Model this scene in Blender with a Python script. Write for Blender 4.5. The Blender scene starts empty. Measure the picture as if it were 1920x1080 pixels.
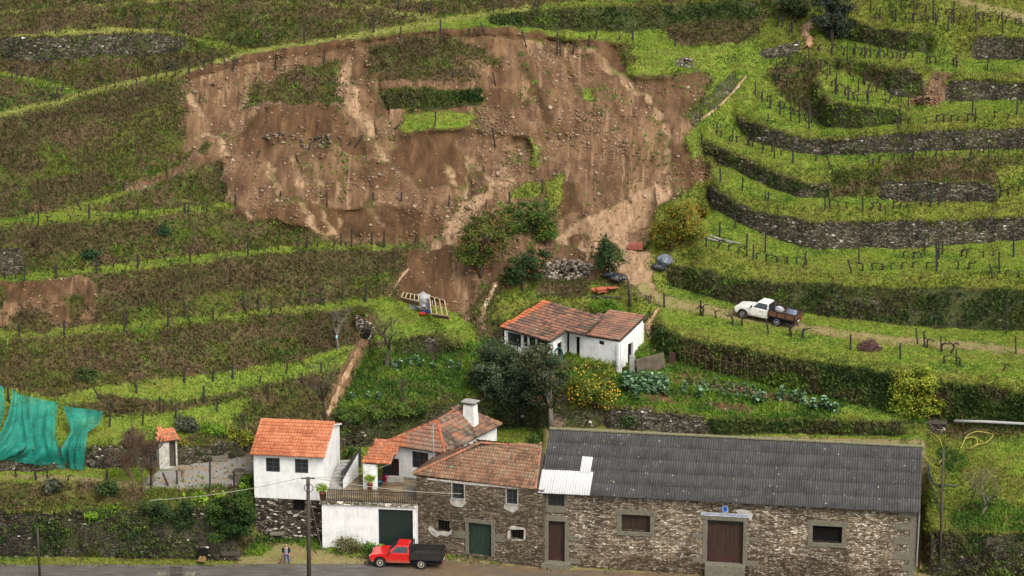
import bpy, bmesh, math, random
import numpy as np
from mathutils import Vector, Matrix
R = math.radians
random.seed(7); rng = np.random.default_rng(11)
scene = bpy.context.scene
COL = scene.collection
# ------------------------------------------------------------ camera, world, sun, exposure
FPX, PITCH = 4800.0, R(14.5)                      # focal length in pixels of a 1920 wide frame
CAM = np.array([0.0, -179.3, 68.55])
cam_d = bpy.data.cameras.new('camera'); cam = bpy.data.objects.new('camera', cam_d); COL.objects.link(cam)
cam_d.sensor_width = 36.0; cam_d.lens = 36.0 * FPX / 1920.0; cam_d.clip_start = 1.0; cam_d.clip_end = 6000.0
cam.location = CAM; cam.rotation_euler = (R(90) - PITCH, 0, 0)
scene.camera = cam
world = bpy.data.worlds.new('World'); scene.world = world; world.use_nodes = True
wt = world.node_tree; wt.nodes.clear()
sky = wt.nodes.new('ShaderNodeTexSky'); sky.sky_type = 'NISHITA'; sky.sun_disc = False
sky.sun_elevation = R(50); sky.sun_rotation = R(142); sky.air_density = 1.0; sky.dust_density = 4.0; sky.ozone_density = 1.0
hs = wt.nodes.new('ShaderNodeHueSaturation'); hs.inputs['Saturation'].default_value = 0.12
bgn = wt.nodes.new('ShaderNodeBackground'); bgn.inputs['Strength'].default_value = 0.125
wo = wt.nodes.new('ShaderNodeOutputWorld')
wt.links.new(sky.outputs[0], hs.inputs['Color']); wt.links.new(hs.outputs[0], bgn.inputs['Color']); wt.links.new(bgn.outputs[0], wo.inputs['Surface'])
sun_d = bpy.data.lights.new('sun', 'SUN'); sun_d.energy = 1.5; sun_d.angle = R(32); sun_d.color = (1.0, 0.91, 0.76)
sun = bpy.data.objects.new('sun', sun_d); COL.objects.link(sun)
_sd = Vector((math.sin(R(142)) * math.cos(R(50)), math.cos(R(142)) * math.cos(R(50)), math.sin(R(50))))
sun.rotation_euler = _sd.to_track_quat('Z', 'Y').to_euler(); sun.location = (0, 0, 200)
vs = scene.view_settings; vs.view_transform = 'Standard'; vs.look = 'None'; vs.exposure = 1.05; vs.gamma = 1.0
scene.cycles.max_bounces = 6; scene.cycles.diffuse_bounces = 3; scene.cycles.transparent_max_bounces = 8
scene.cycles.use_denoising = True

# ------------------------------------------------------------ small helpers
SP, CP = math.sin(PITCH), math.cos(PITCH)
def ray(u, v):
    u = np.asarray(u, float); v = np.asarray(v, float)
    a = (u - 960.0) / FPX; b = (540.0 - v) / FPX
    return np.stack([a, CP + b * SP, -SP + b * CP], -1)
def at_z(u, v, z):
    r = ray(u, v); t = (z - CAM[2]) / r[2]; return CAM + t * r
def at_plane(u, v, P, n):
    r = ray(u, v); t = np.dot(np.asarray(P) - CAM, n) / np.dot(r, n); return CAM + t * r
def project(P):
    d = np.asarray(P) - CAM; w = d[..., 1] * CP - d[..., 2] * SP
    return 960 + FPX * d[..., 0] / w, 540 - FPX * (d[..., 1] * SP + d[..., 2] * CP) / w
def _h(x, y, s):
    x = x.astype(np.int64).astype(np.uint32); y = y.astype(np.int64).astype(np.uint32)
    h = x * np.uint32(374761393) + y * np.uint32(668265263) + np.uint32(s * 974711 + 17)
    h = (h ^ (h >> np.uint32(13))) * np.uint32(1274126177); h = h ^ (h >> np.uint32(16))
    return (h & np.uint32(0xffffff)).astype(float) / 0xffffff
def vn(x, y, s=0):
    x = np.asarray(x, float); y = np.asarray(y, float)
    xi = np.floor(x); yi = np.floor(y); fx = x - xi; fy = y - yi
    fx = fx * fx * (3 - 2 * fx); fy = fy * fy * (3 - 2 * fy)
    a = _h(xi, yi, s); b = _h(xi + 1, yi, s); c = _h(xi, yi + 1, s); d = _h(xi + 1, yi + 1, s)
    return (a * (1 - fx) + b * fx) * (1 - fy) + (c * (1 - fx) + d * fx) * fy
def fbm(x, y, s=0, o=4):
    r = 0; a = 0.5; n = 0
    for k in range(o):
        r = r + a * vn(x * 2 ** k + 13.7 * k, y * 2 ** k - 7.1 * k, s + k); n += a; a *= 0.5
    return r / n
def blur(A, s, ax):
    if s <= 0: return A
    r = int(3 * s) + 1; k = np.exp(-0.5 * (np.arange(-r, r + 1) / s) ** 2); k /= k.sum()
    pad = [(0, 0)] * A.ndim; pad[ax] = (r, r); B = np.pad(A, pad, mode='edge'); out = np.zeros_like(A)
    for i, w in enumerate(k):
        sl = [slice(None)] * A.ndim; sl[ax] = slice(i, i + A.shape[ax]); out += w * B[tuple(sl)]
    return out
def npmesh(name, V, F, mat=None, col=None, smooth=False, parent=None, mats=None, fmat=None):
    """one mesh object from numpy vertices and equal-sized faces; col = per-vertex linear colour"""
    V = np.ascontiguousarray(V, np.float32); F = np.ascontiguousarray(F, np.int32); k = F.shape[1]
    me = bpy.data.meshes.new(name); me.vertices.add(len(V)); me.vertices.foreach_set('co', V.ravel())
    me.loops.add(F.size); me.loops.foreach_set('vertex_index', F.ravel())
    me.polygons.add(len(F)); me.polygons.foreach_set('loop_start', np.arange(0, F.size, k, dtype=np.int32))
    try: me.polygons.foreach_set('loop_total', np.full(len(F), k, np.int32))
    except Exception: pass
    if smooth: me.polygons.foreach_set('use_smooth', np.ones(len(F), bool))
    if col is not None:
        a = me.color_attributes.new('col', 'FLOAT_COLOR', 'POINT')
        c = np.ones((len(V), 4), np.float32); c[:, :3] = col; a.data.foreach_set('color', c.ravel())
    for m in (mats or ([mat] if mat else [])): me.materials.append(m)
    if fmat is not None: me.polygons.foreach_set('material_index', np.ascontiguousarray(fmat, np.int32))
    me.update(calc_edges=True); me.validate()
    o = bpy.data.objects.new(name, me); COL.objects.link(o)
    if parent is not None: o.parent = parent
    return o
class MB:
    """collects boxes, tubes, polygons; .build links them as ONE mesh object"""
    def __init__(s): s.v = []; s.f = []; s.c = []
    def add(s, vs, fs, c=(1, 1, 1)):
        b = len(s.v); s.v += [tuple(map(float, x)) for x in vs]; s.f += [[b + i for i in f] for f in fs]; s.c += [c] * len(vs); return s
    def box(s, x0, x1, y0, y1, z0, z1, M=None, c=(1, 1, 1), j=0):
        vs = [(x, y, z) for z in (z0, z1) for y in (y0, y1) for x in (x0, x1)]
        if j: vs = [tuple(q + random.uniform(-j, j) for q in p) for p in vs]
        if M is not None: vs = [tuple(M @ Vector(p)) for p in vs]
        return s.add(vs, [(0, 2, 3, 1), (4, 5, 7, 6), (0, 1, 5, 4), (2, 6, 7, 3), (0, 4, 6, 2), (1, 3, 7, 5)], c)
    def bar(s, p, q, w, h=None, c=(1, 1, 1)):
        p = Vector(p); q = Vector(q); d = (q - p); L = d.length
        M = Matrix.Translation(p) @ d.to_track_quat('Z', 'Y').to_matrix().to_4x4(); h = h or w
        return s.box(-w / 2, w / 2, -h / 2, h / 2, 0, L, M, c)
    def tube(s, pts, rad, n=6, c=(1, 1, 1), cap=True):
        pts = [Vector(p) for p in pts]; m = len(pts)
        if not hasattr(rad, '__len__'): rad = [rad] * m
        vs = []; up = None
        for i, p in enumerate(pts):
            d = (pts[min(i + 1, m - 1)] - pts[max(i - 1, 0)])
            if d.length < 1e-9: d = Vector((0, 0, 1))
            d.normalize()
            a = d.orthogonal().normalized() if up is None else (up - d * up.dot(d))
            if a.length < 1e-6: a = d.orthogonal()
            a.normalize(); up = a; b = d.cross(a)
            for k in range(n):
                t = 2 * math.pi * k / n; vs.append(p + (a * math.cos(t) + b * math.sin(t)) * rad[i])
        fs = [(i * n + k, i * n + (k + 1) % n, (i + 1) * n + (k + 1) % n, (i + 1) * n + k) for i in range(m - 1) for k in range(n)]
        if cap: fs += [tuple(reversed(range(n))), tuple((m - 1) * n + k for k in range(n))]
        return s.add(vs, fs, c)
    def lathe(s, prof, n=16, M=None, c=(1, 1, 1)):
        vs = []
        for (r, z) in prof:
            for k in range(n):
                t = 2 * math.pi * k / n; p = Vector((r * math.cos(t), r * math.sin(t), z)); vs.append(M @ p if M is not None else p)
        m = len(prof); fs = [(i * n + k, i * n + (k + 1) % n, (i + 1) * n + (k + 1) % n, (i + 1) * n + k) for i in range(m - 1) for k in range(n)]
        fs += [tuple(reversed(range(n))), tuple((m - 1) * n + k for k in range(n))]
        return s.add(vs, fs, c)
    def prism(s, poly, d, c=(1, 1, 1)):
        """polygon (list of points) swept by vector d"""
        n = len(poly); d = Vector(d); P = [Vector(p) for p in poly]
        return s.add(P + [p + d for p in P], [tuple(range(n)), tuple(reversed(range(n, 2 * n)))] + [(i, i + n, (i + 1) % n + n, (i + 1) % n) for i in range(n)], c)
    def blob(s, p, r, sub=1, c=(1, 1, 1), j=0.15, sq=(1, 1, 1)):
        bm = bmesh.new(); bmesh.ops.create_icosphere(bm, subdivisions=sub, radius=1.0)
        vs = [tuple(p[k] + v.co[k] * r * sq[k] * (1 + random.uniform(-j, j)) for k in range(3)) for v in bm.verts]
        fs = [[v.index for v in f.verts] for f in bm.faces]; bm.free(); return s.add(vs, fs, c)
    def build(s, name, mat, parent=None, bevel=0, smooth=False, M=None, usecol=False):
        me = bpy.data.meshes.new(name); me.from_pydata(s.v, [], s.f); 
        bm = bmesh.new(); bm.from_mesh(me); bmesh.ops.recalc_face_normals(bm, faces=bm.faces)
        bm.to_mesh(me); bm.free()
        if usecol:
            a = me.color_attributes.new('col', 'FLOAT_COLOR', 'POINT'); a.data.foreach_set('color', np.array([tuple(c) + (1,) for c in s.c], np.float32).ravel())
        if mat: me.materials.append(mat)
        if smooth: me.polygons.foreach_set('use_smooth', np.ones(len(me.polygons), bool))
        o = bpy.data.objects.new(name, me); COL.objects.link(o)
        if parent is not None: o.parent = parent
        if M is not None: o.matrix_basis = M
        if bevel:
            b = o.modifiers.new('bevel', 'BEVEL'); b.width = bevel; b.segments = 2; b.limit_method = 'ANGLE'; b.angle_limit = R(40)
        return o
def tag(o, label, cat, group=None, kind=None):
    if label: o['label'] = label
    if cat: o['category'] = cat
    if group: o['group'] = group
    if kind: o['kind'] = kind
    return o
def empty(name, loc, rz=0, label=None, cat=None, group=None, M=None):
    o = bpy.data.objects.new(name, None); COL.objects.link(o); o.empty_display_size = 0.2
    if M is not None: o.matrix_world = M
    else: o.location = tuple(loc); o.rotation_euler = (0, 0, rz)
    return tag(o, label, cat, group)
def dup(root, M, label=None, group=None):
    r = root.copy(); COL.objects.link(r); r.matrix_world = M
    if label: r['label'] = label
    if group: r['group'] = group
    for ch in list(root.children):
        c = ch.copy(); COL.objects.link(c); c.parent = r
        for g in ch.children:
            d = g.copy(); COL.objects.link(d); d.parent = c
    return r

# ------------------------------------------------------------ materials (all procedural)
class NT:
    def __init__(s, name, rough=0.85, spec=0.3):
        s.m = bpy.data.materials.new(name); s.m.use_nodes = True; s.t = s.m.node_tree; s.t.nodes.clear()
        s.out = s.n('ShaderNodeOutputMaterial'); s.b = s.n('ShaderNodeBsdfPrincipled')
        s.t.links.new(s.b.outputs[0], s.out.inputs['Surface']); s.b.inputs['Roughness'].default_value = rough
        s.b.inputs['Specular IOR Level'].default_value = spec; s._c = None
    def n(s, t, **k):
        nd = s.t.nodes.new(t)
        for a, b in k.items(): setattr(nd, a, b)
        return nd
    def set(s, inp, val):
        if hasattr(val, 'is_output') or isinstance(val, bpy.types.NodeSocket): s.t.links.new(val, inp)
        elif isinstance(val, (tuple, list)) and len(val) == 3 and inp.type == 'RGBA': inp.default_value = (*val, 1)
        else: inp.default_value = val
    def coord(s, sc=(1, 1, 1), src='Object', rot=(0, 0, 0)):
        c = s.n('ShaderNodeTexCoord'); m = s.n('ShaderNodeMapping'); m.inputs['Scale'].default_value = sc; m.inputs['Rotation'].default_value = rot
        s.t.links.new(c.outputs[src], m.inputs[0]); return m.outputs[0]
    def noise(s, scale, vec=None, detail=5, rough=0.6, dist=0.0):
        x = s.n('ShaderNodeTexNoise'); x.inputs['Scale'].default_value = scale; x.inputs['Detail'].default_value = detail
        x.inputs['Roughness'].default_value = rough; x.inputs['Distortion'].default_value = dist
        s.t.links.new(vec if vec is not None else s.coord(), x.inputs['Vector']); return x.outputs[0]
    def voro(s, scale, vec=None, feat='F1', out=0, rnd=1.0):
        x = s.n('ShaderNodeTexVoronoi'); x.feature = feat; x.inputs['Scale'].default_value = scale; x.inputs['Randomness'].default_value = rnd
        s.t.links.new(vec if vec is not None else s.coord(), x.inputs['Vector']); return x.outputs[out]
    def ramp(s, fac, stops, interp='LINEAR'):
        x = s.n('ShaderNodeValToRGB'); cr = x.color_ramp; cr.interpolation = interp
        while len(cr.elements) < len(stops): cr.elements.new(0.5)
        for e, (p, c) in zip(cr.elements, stops):
            e.position = p; e.color = (*c, 1) if hasattr(c, '__len__') else (c, c, c, 1)
        s.set(x.inputs[0], fac); return x.outputs[0]
    def mix(s, f, a, b, bt='MIX'):
        x = s.n('ShaderNodeMix'); x.data_type = 'RGBA'; x.blend_type = bt; x.clamp_factor = True
        s.set(x.inputs[0], f); s.set(x.inputs[6], a); s.set(x.inputs[7], b); return x.outputs[2]
    def math(s, op, a, b=0.5, clamp=False):
        x = s.n('ShaderNodeMath'); x.operation = op; x.use_clamp = clamp; s.set(x.inputs[0], a); s.set(x.inputs[1], b); return x.outputs[0]
    def attr(s, name):
        x = s.n('ShaderNodeAttribute'); x.attribute_name = name; return x
    def sep(s, c):
        x = s.n('ShaderNodeSeparateColor'); s.t.links.new(c, x.inputs[0]); return x.outputs
    def bump(s, h, strength=0.5, dist=0.05):
        x = s.n('ShaderNodeBump'); x.inputs['Strength'].default_value = strength; x.inputs['Distance'].default_value = dist
        s.t.links.new(h, x.inputs['Height']); s.t.links.new(x.outputs[0], s.b.inputs['Normal']); return s
    def color(s, c): s.set(s.b.inputs['Base Color'], c); return s
    def rough(s, r): s.set(s.b.inputs['Roughness'], r); return s
def plain(name, c1, c2=None, scale=3.0, rough=0.8, spec=0.3, bump=0.15, metal=0.0, sc=(1, 1, 1)):
    """two-tone weathered material"""
    n = NT(name, rough, spec); c2 = c2 or tuple(x * 0.75 for x in c1)
    v = n.coord(sc); f = n.noise(scale, v, 6, 0.65)
    n.color(n.ramp(f, [(0.3, c2), (0.68, c1)])); n.b.inputs['Metallic'].default_value = metal
    if bump: n.bump(n.noise(scale * 6, v, 4), bump, 0.02)
    return n.m
M = {}
def foliage_mat():
    n = NT('foliage', 0.75, 0.15); a = n.attr('col'); f = n.noise(9.0, n.coord(), 3)
    c = n.mix(1.0, a.outputs['Color'], n.ramp(f, [(0.3, (0.7, 0.7, 0.7)), (0.7, (1.2, 1.2, 1.2))]), 'MULTIPLY'); n.color(c)
    tr = n.n('ShaderNodeBsdfTranslucent'); n.set(tr.inputs['Color'], c); mx = n.n('ShaderNodeMixShader'); mx.inputs[0].default_value = 0.2
    n.t.links.new(n.b.outputs[0], mx.inputs[1]); n.t.links.new(tr.outputs[0], mx.inputs[2]); n.t.links.new(mx.outputs[0], n.out.inputs['Surface'])
    return n.m
M['leaf'] = foliage_mat()
def col_mat(name, rough=0.8, spec=0.3, var=(0.75, 1.2), scale=12, bump=0.2):
    n = NT(name, rough, spec); a = n.attr('col'); v = n.coord(); f = n.noise(scale, v, 5, 0.65)
    n.color(n.mix(1.0, a.outputs['Color'], n.ramp(f, [(0.3, (var[0],) * 3), (0.7, (var[1],) * 3)]), 'MULTIPLY')); n.bump(f, bump, 0.03); return n.m
M['tile'] = col_mat('clay_tile', 0.85, 0.2, (0.6, 1.3), 9)
M['rock'] = col_mat('loose_stone', 0.9, 0.2, (0.6, 1.3), 7, 0.4)
M['paint'] = col_mat('painted', 0.5, 0.4, (0.92, 1.05), 5, 0.02)
def stone_mat(name, scale, stops, mortar, white=0.0, moss=0.0, zs=2.3, mossc=(0.06, 0.075, 0.018), big=0.5, wedge=(0.02, 0.1)):
    """coursed rubble: flat irregular stones with joints, a share of pale ones, moss in patches"""
    n = NT(name, 0.9, 0.2); v0 = n.coord((1, 1, zs)); nz = n.n('ShaderNodeTexNoise'); nz.inputs['Scale'].default_value = 2.5; n.t.links.new(v0, nz.inputs['Vector'])
    vm = n.n('ShaderNodeVectorMath'); vm.operation = 'MULTIPLY_ADD'; n.t.links.new(nz.outputs['Color'], vm.inputs[0]); vm.inputs[1].default_value = (0.25, 0.25, 0.25); n.t.links.new(v0, vm.inputs[2]); v = vm.outputs[0]
    cell = n.voro(scale, v, 'F1', 1); edge = n.voro(scale, v, 'DISTANCE_TO_EDGE', 0); r = n.sep(cell)
    c = n.ramp(r[0], stops); c = n.mix(1.0, c, n.ramp(n.noise(14, None, 4), [(0.3, 0.65), (0.7, 1.3)]), 'MULTIPLY')
    if white: c = n.mix(n.ramp(r[1], [(1 - white - 0.02, 0.0), (1 - white + 0.02, 1.0)]), c, (0.55, 0.5, 0.42))
    c = n.mix(n.ramp(edge, [(wedge[0], 1.0), (wedge[1], 0.0)]), c, mortar)
    c = n.mix(1.0, c, n.ramp(n.noise(big, n.coord(), 4), [(0.35, 0.6), (0.65, 1.25)]), 'MULTIPLY')
    if moss:
        k = n.math('ADD', n.math('MULTIPLY', n.noise(0.7, None, 6, 0.7), 0.75), n.math('MULTIPLY', n.noise(6.0, None, 4, 0.7), 0.25))
        mc = n.ramp(n.noise(3.2, None, 6, 0.75), [(0.28, (0.018, 0.020, 0.010)), (0.42, (0.035, 0.045, 0.012)), (0.55, (0.065, 0.080, 0.018)), (0.66, (0.075, 0.060, 0.032)), (0.78, (0.11, 0.13, 0.03))])
        c = n.mix(n.ramp(k, [(0.62 - moss * 0.3, 0.0), (0.72 - moss * 0.3, 0.9)]), c, mc)
    n.color(c); h = n.math('ADD', n.ramp(edge, [(0.0, 0.0), (0.14, 1.0)]), n.math('MULTIPLY', n.noise(18), 0.35)); n.bump(h, 0.9, 0.08)
    return n.m
# ------------------------------------------------------------ hillside: traced terraces, banks, walls and the slide, integrated into one surface
U0, U1, V0, V1, DG = -240, 2160, -160, 1200, 4
gu = np.arange(U0, U1 + 1, DG, dtype=float); gv = np.arange(V0, V1 + 1, DG, dtype=float)
UU, VV = np.meshgrid(gu, gv); NV, NU = UU.shape
SL = np.full(UU.shape, 34.0); CL = np.zeros(UU.shape, int)
SCRUB, LAWN, SOIL, STREAK, STRAW, GRAV, DIRT, ROAD, WSTONE, VEG, DSOIL, OLIVE, BSCRUB = range(13)
def inside(poly, U, V):
    r = np.zeros(U.shape, bool); n = len(poly)
    for i in range(n):
        x1, y1 = poly[i]; x2, y2 = poly[(i + 1) % n]
        if y1 == y2: continue
        c = ((y1 > V) != (y2 > V)) & (U < (x2 - x1) * (V - y1) / (y2 - y1) + x1); r ^= c
    return r
def paint(poly, slope=None, cls=None):
    xs = [p[0] for p in poly]; ys = [p[1] for p in poly]
    i0, i1 = max(0, int((min(ys) - V0) / DG) - 1), min(NV, int((max(ys) - V0) / DG) + 2)
    j0, j1 = max(0, int((min(xs) - U0) / DG) - 1), min(NU, int((max(xs) - U0) / DG) + 2)
    if i0 >= i1 or j0 >= j1: return
    m = inside(poly, UU[i0:i1, j0:j1], VV[i0:i1, j0:j1])
    if slope is not None: SL[i0:i1, j0:j1][m] = slope
    if cls is not None: CL[i0:i1, j0:j1][m] = cls
def P2(s): a = [float(x) for x in s.replace(',', ' ').split()]; return list(zip(a[::2], a[1::2]))
def band(up, lo, slope, cls): paint(up + lo[::-1], slope, cls)
def stroke(pts, w, slope=None, cls=None):
    """a polyline of given half width(s)"""
    pts = P2(pts) if isinstance(pts, str) else pts; n = len(pts); ws = w if hasattr(w, '__len__') else [w] * n; L = []; Rr = []
    for i, (x, y) in enumerate(pts):
        a = pts[max(i - 1, 0)]; b = pts[min(i + 1, n - 1)]; dx, dy = b[0] - a[0], b[1] - a[1]; l = math.hypot(dx, dy) or 1
        L.append((x - dy / l * ws[i], y + dx / l * ws[i])); Rr.append((x + dy / l * ws[i], y - dx / l * ws[i]))
    paint(L + Rr[::-1], slope, cls)
# --- upper left
paint(P2('-240 -160 2160 -160 2160 60 1480 60 1180 80 900 30 640 60 -240 200'), 37, SCRUB)
band(P2('-240 34 0 22 100 14 210 6 330 -4 420 -12'), P2('-240 40 0 27 100 19 210 11 330 2 420 -6'), 6, STRAW)
band(P2('340 -2 500 2 640 8 707 13 760 22 820 33'), P2('340 1 500 6 640 13 707 18 760 28 820 42'), 8, STRAW)
band(P2('690 -3 900 -6 1100 -14'), P2('690 2 900 -1 1100 -8'), 8, STRAW)
band(P2('-240 70 0 66 100 58 200 51 240 50 300 56 345 63 400 76 450 88 500 92 550 86'), P2('-240 76 0 71 60 71 150 66 240 62 300 63 345 70 400 84 440 94 480 104 550 96'), 5, STRAW)
band(P2('380 74 400 76 450 88 500 92 550 86'), P2('380 82 400 85 440 95 470 104 550 96'), 5, LAWN)
band(P2('-240 100 0 131 60 147 130 163 170 166 200 160'), P2('-240 112 0 143 60 160 110 173 130 183 200 172'), 6, LAWN)
band(P2('-240 262 0 212 100 187 200 160 300 138 400 111 450 98 520 88 640 69 740 49 790 41 820 30 850 26 900 20 1000 9 1100 0 1200 -8'),
     P2('-240 274 0 222 100 197 200 170 300 148 345 138 400 121 470 105 540 94 640 77 750 60 820 53 880 42 920 31 1000 20 1100 14 1200 8'), 5, LAWN)
paint(P2('820 53 850 30 920 31 930 44 1000 48 1160 57 1210 50 1300 60 1420 70 1440 90 1300 110 1260 100 1180 80 1100 70 1000 58 900 52'), 16, LAWN)
paint(P2('1210 14 1300 8 1420 -4 1480 10 1500 45 1420 62 1300 60 1210 46'), 42, SCRUB)
paint(P2('1240 40 1330 28 1440 40 1450 70 1330 88 1270 84'), 30, SCRUB)
paint(P2('1430 40 1470 28 1505 60 1503 80 1420 98 1390 96 1420 66'), 18, LAWN)
stroke('-40 227 0 217 100 192 200 165 300 143 400 116 500 94 640 73 740 54 820 41', 8, 5, LAWN); stroke('-40 226 0 216 100 191 200 164 300 142 400 115 500 93 640 72 740 53 820 40 900 28 1000 14', 5, 5, STRAW)
stroke('-40 418 0 417 80 412 140 394 210 372 260 354 330 328 400 308', 6, 5, STRAW)
# --- left terraces
band(P2('-240 416 0 408 60 403 130 388 200 365 260 343 340 317 405 300'), P2('-240 440 0 426 90 420 140 399 200 379 250 361 320 336 405 310'), 6, LAWN)
paint(P2('230 352 300 325 345 300 395 300 400 312 320 336 250 361'), None, SOIL)
band(P2('-240 420 0 410 140 399 230 397 330 389 420 382 470 384'), P2('-240 440 0 426 100 419 200 411 300 403 420 393 480 391'), 5, LAWN)
band(P2('-240 545 0 518 60 512 130 505 200 498 300 483 400 473 500 465 600 459 680 457 765 454'), P2('-240 556 0 529 60 526 150 513 250 507 350 497 450 484 550 472 640 467 770 463'), 5, LAWN)
band(P2('-240 640 0 623 100 615 180 611 230 606 330 594 430 587 520 577 600 569 690 561 740 552'), P2('-240 654 0 637 100 632 200 624 300 613 400 603 500 590 590 582 690 578 740 570'), 5, LAWN)
paint(P2('-60 532 0 530 100 522 160 518 178 540 180 604 120 600 0 620 -60 628'), 50, SOIL)
paint(P2('-60 532 0 530 100 525 90 550 30 575 -60 585'), None, DSOIL)
for q in ('20 600 60 575 110 590 90 625 30 622', '120 560 150 550 165 585 140 600', '-40 600 0 585 20 560 10 540 -40 540'): paint(P2(q), None, SCRUB)
for q in ('40 535 90 530 120 545 80 560', '100 575 130 570 120 600 95 605'): paint(P2(q), None, DSOIL)
paint(P2('175 440 190 428 260 424 290 440 220 456 180 458'), None, SOIL)
paint(P2('-240 720 0 716 100 738 200 722 290 712 400 700 480 688 560 678 650 640 690 620 620 780 460 800 300 826 160 838 0 846 -240 850'), 24, LAWN)
paint(P2('115 765 220 745 330 752 480 728 590 700 600 712 480 742 330 770 200 782'), 42, SCRUB)
paint(P2('430 790 480 742 590 712 640 690 610 790 470 815'), 34, SCRUB)
paint(P2('-240 700 0 690 120 705 200 720 110 745 60 738 0 725 -240 730'), 40, SCRUB)
for q in ('-60 245 0 230 200 178 335 150 338 190 240 215 120 230 60 280 100 310 40 330 0 310 -60 300', '60 432 200 417 300 415 300 440 180 470 60 480', '400 486 560 474 760 468 760 500 600 540 420 545 200 590 190 560 380 505', '560 600 690 590 690 640 600 660 540 630',
          '400 96 440 102 400 112 330 130 250 122 300 104', '60 345 160 320 230 330 150 370 60 380', '0 440 60 440 120 470 60 500 0 500', '300 620 420 605 430 640 330 650', '190 740 330 760 420 745 330 770 190 775', '0 905 150 910 140 935 0 930', '1250 45 1400 40 1430 60 1330 80 1260 75'):
    paint(P2(q), None, BSCRUB)
# --- the slide
SLIDE = P2('340 142 400 122 470 106 540 95 640 78 750 61 820 54 900 53 1000 58 1100 70 1170 82 1168 100 1180 135 1240 141 1310 140 1335 155 1300 200 1310 215 1295 250 1290 262 1310 280 1310 310 1338 325 1325 345 1330 375 1230 395 1222 450 1205 465 1240 480 1215 510 1238 550 1215 562 1190 548 1170 520 1120 470 1050 440 1000 470 870 465 800 470 770 458 745 452 600 455 590 446 560 432 440 395 425 385 420 330 400 312 350 300 345 250 340 200')
paint(SLIDE, 36, SOIL)
stroke('340 147 400 128 470 112 540 101 640 85 750 69 820 62 900 61 1000 66 1100 78 1170 89', 8, 74, DSOIL)  # dark fresh earth, also painting in the shadow of the head scarp
paint(P2('690 90 760 72 830 66 900 90 945 120 940 140 880 150 760 152 700 158'), 34, SCRUB)
paint(P2('690 88 760 74 860 72 850 110 790 110 770 150 705 156'), None, BSCRUB)
paint(P2('470 165 560 128 640 112 625 150 640 195 580 205 500 195 455 200'), 34, SCRUB)
paint(P2('520 205 600 195 640 210 650 270 560 275 460 300 430 260 470 215'), 38, DSOIL)
paint(P2('755 218 840 206 885 214 880 236 760 240'), 25, LAWN)
stroke('742 246 800 239 850 237 905 241', 4, 8, LAWN)
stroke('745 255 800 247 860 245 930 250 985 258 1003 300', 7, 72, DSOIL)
paint(P2('745 258 850 255 870 290 860 360 780 345 735 300'), 46, DSOIL)
paint(P2('840 300 870 295 890 310 885 345 850 345'), 55, DSOIL)
paint(P2('1005 245 1012 290 1020 315 1005 312 990 260'), None, LAWN)
paint(P2('960 350 1000 335 1020 345 1000 372 965 378'), 34, OLIVE)
paint(P2('1030 335 1052 320 1062 335 1050 385 1020 395'), 38, OLIVE); paint(P2('1058 330 1088 350 1086 395 1050 405 1052 380'), 58, DSOIL)
paint(P2('1075 168 1100 160 1118 180 1112 194 1085 188'), None, LAWN)
paint(P2('1165 95 1230 85 1290 108 1312 128 1310 139 1250 138 1190 140 1175 130 1200 110'), 22, LAWN)
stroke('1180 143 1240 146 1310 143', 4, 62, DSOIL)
paint(P2('1240 262 1290 262 1310 280 1312 310 1338 325 1325 345 1300 360 1270 330 1250 290'), 44, DSOIL)
paint(P2('400 398 560 388 700 382 800 388 835 400 828 430 790 452 745 446 650 440 600 446 560 432 440 405'), 60, DSOIL)
band(P2('470 378 600 376 740 374 800 380'), P2('470 388 600 384 740 384 800 390'), 6, SOIL)
for s, w in (('350 165 370 205 385 240 410 265 425 290 424 340 428 385', 5), ('462 140 470 165 445 205 430 235 412 262', 4), ('655 100 648 150 665 200 690 250 722 300 750 340', [4, 7, 9, 7, 5, 3]), ('640 120 634 160 650 210', 3), ('365 180 380 215', 2), ('395 250 372 262 360 268', 3), ('895 330 935 345 960 335', 3), ('1180 330 1210 360 1190 395', 4), ('1130 120 1150 160', 3), ('950 70 965 100', 2), ('870 290 880 330 870 370', 4), ('610 395 618 440', 3), ('640 392 650 438', 3), ('540 395 548 425', 2), ('750 392 756 425', 2),
             ('632 150 640 190 668 235', 5), ('838 285 838 320 846 350', 5), ('880 285 905 320 925 335 905 375 872 400 845 435 812 462', [4, 7, 9, 12, 12, 10, 8]),
             ('1010 75 1016 102', 5), ('1222 165 1240 205 1256 245 1248 300 1220 350 1172 390 1125 425 1108 462', [5, 7, 5, 4, 6, 9, 8, 6]), ('500 310 512 345 525 372', 6), ('565 390 585 420 602 445', 7), ('600 390 625 440', 6), ('460 395 478 415', 4),
             ('690 385 720 430', 5), ('1100 90 1180 150 1230 180', 6), ('930 300 960 330 940 350', 7), ('580 330 610 360', 6), ('540 300 560 340 575 372', 5)):
    stroke(s, w, None, STREAK)
for s_, w_ in (('1060 95 1075 140 1095 190', 6), ('980 120 1010 170 1030 240', 7), ('560 290 575 320 580 350', 6), ('505 130 500 160 492 190', 5), ('1150 190 1170 240 1165 290', 8), ('700 170 708 215 700 240', 8), ('900 310 915 345 905 370', 6), ('760 130 690 150 665 140', 4)): stroke(s_, w_, 50, DSOIL)
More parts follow.
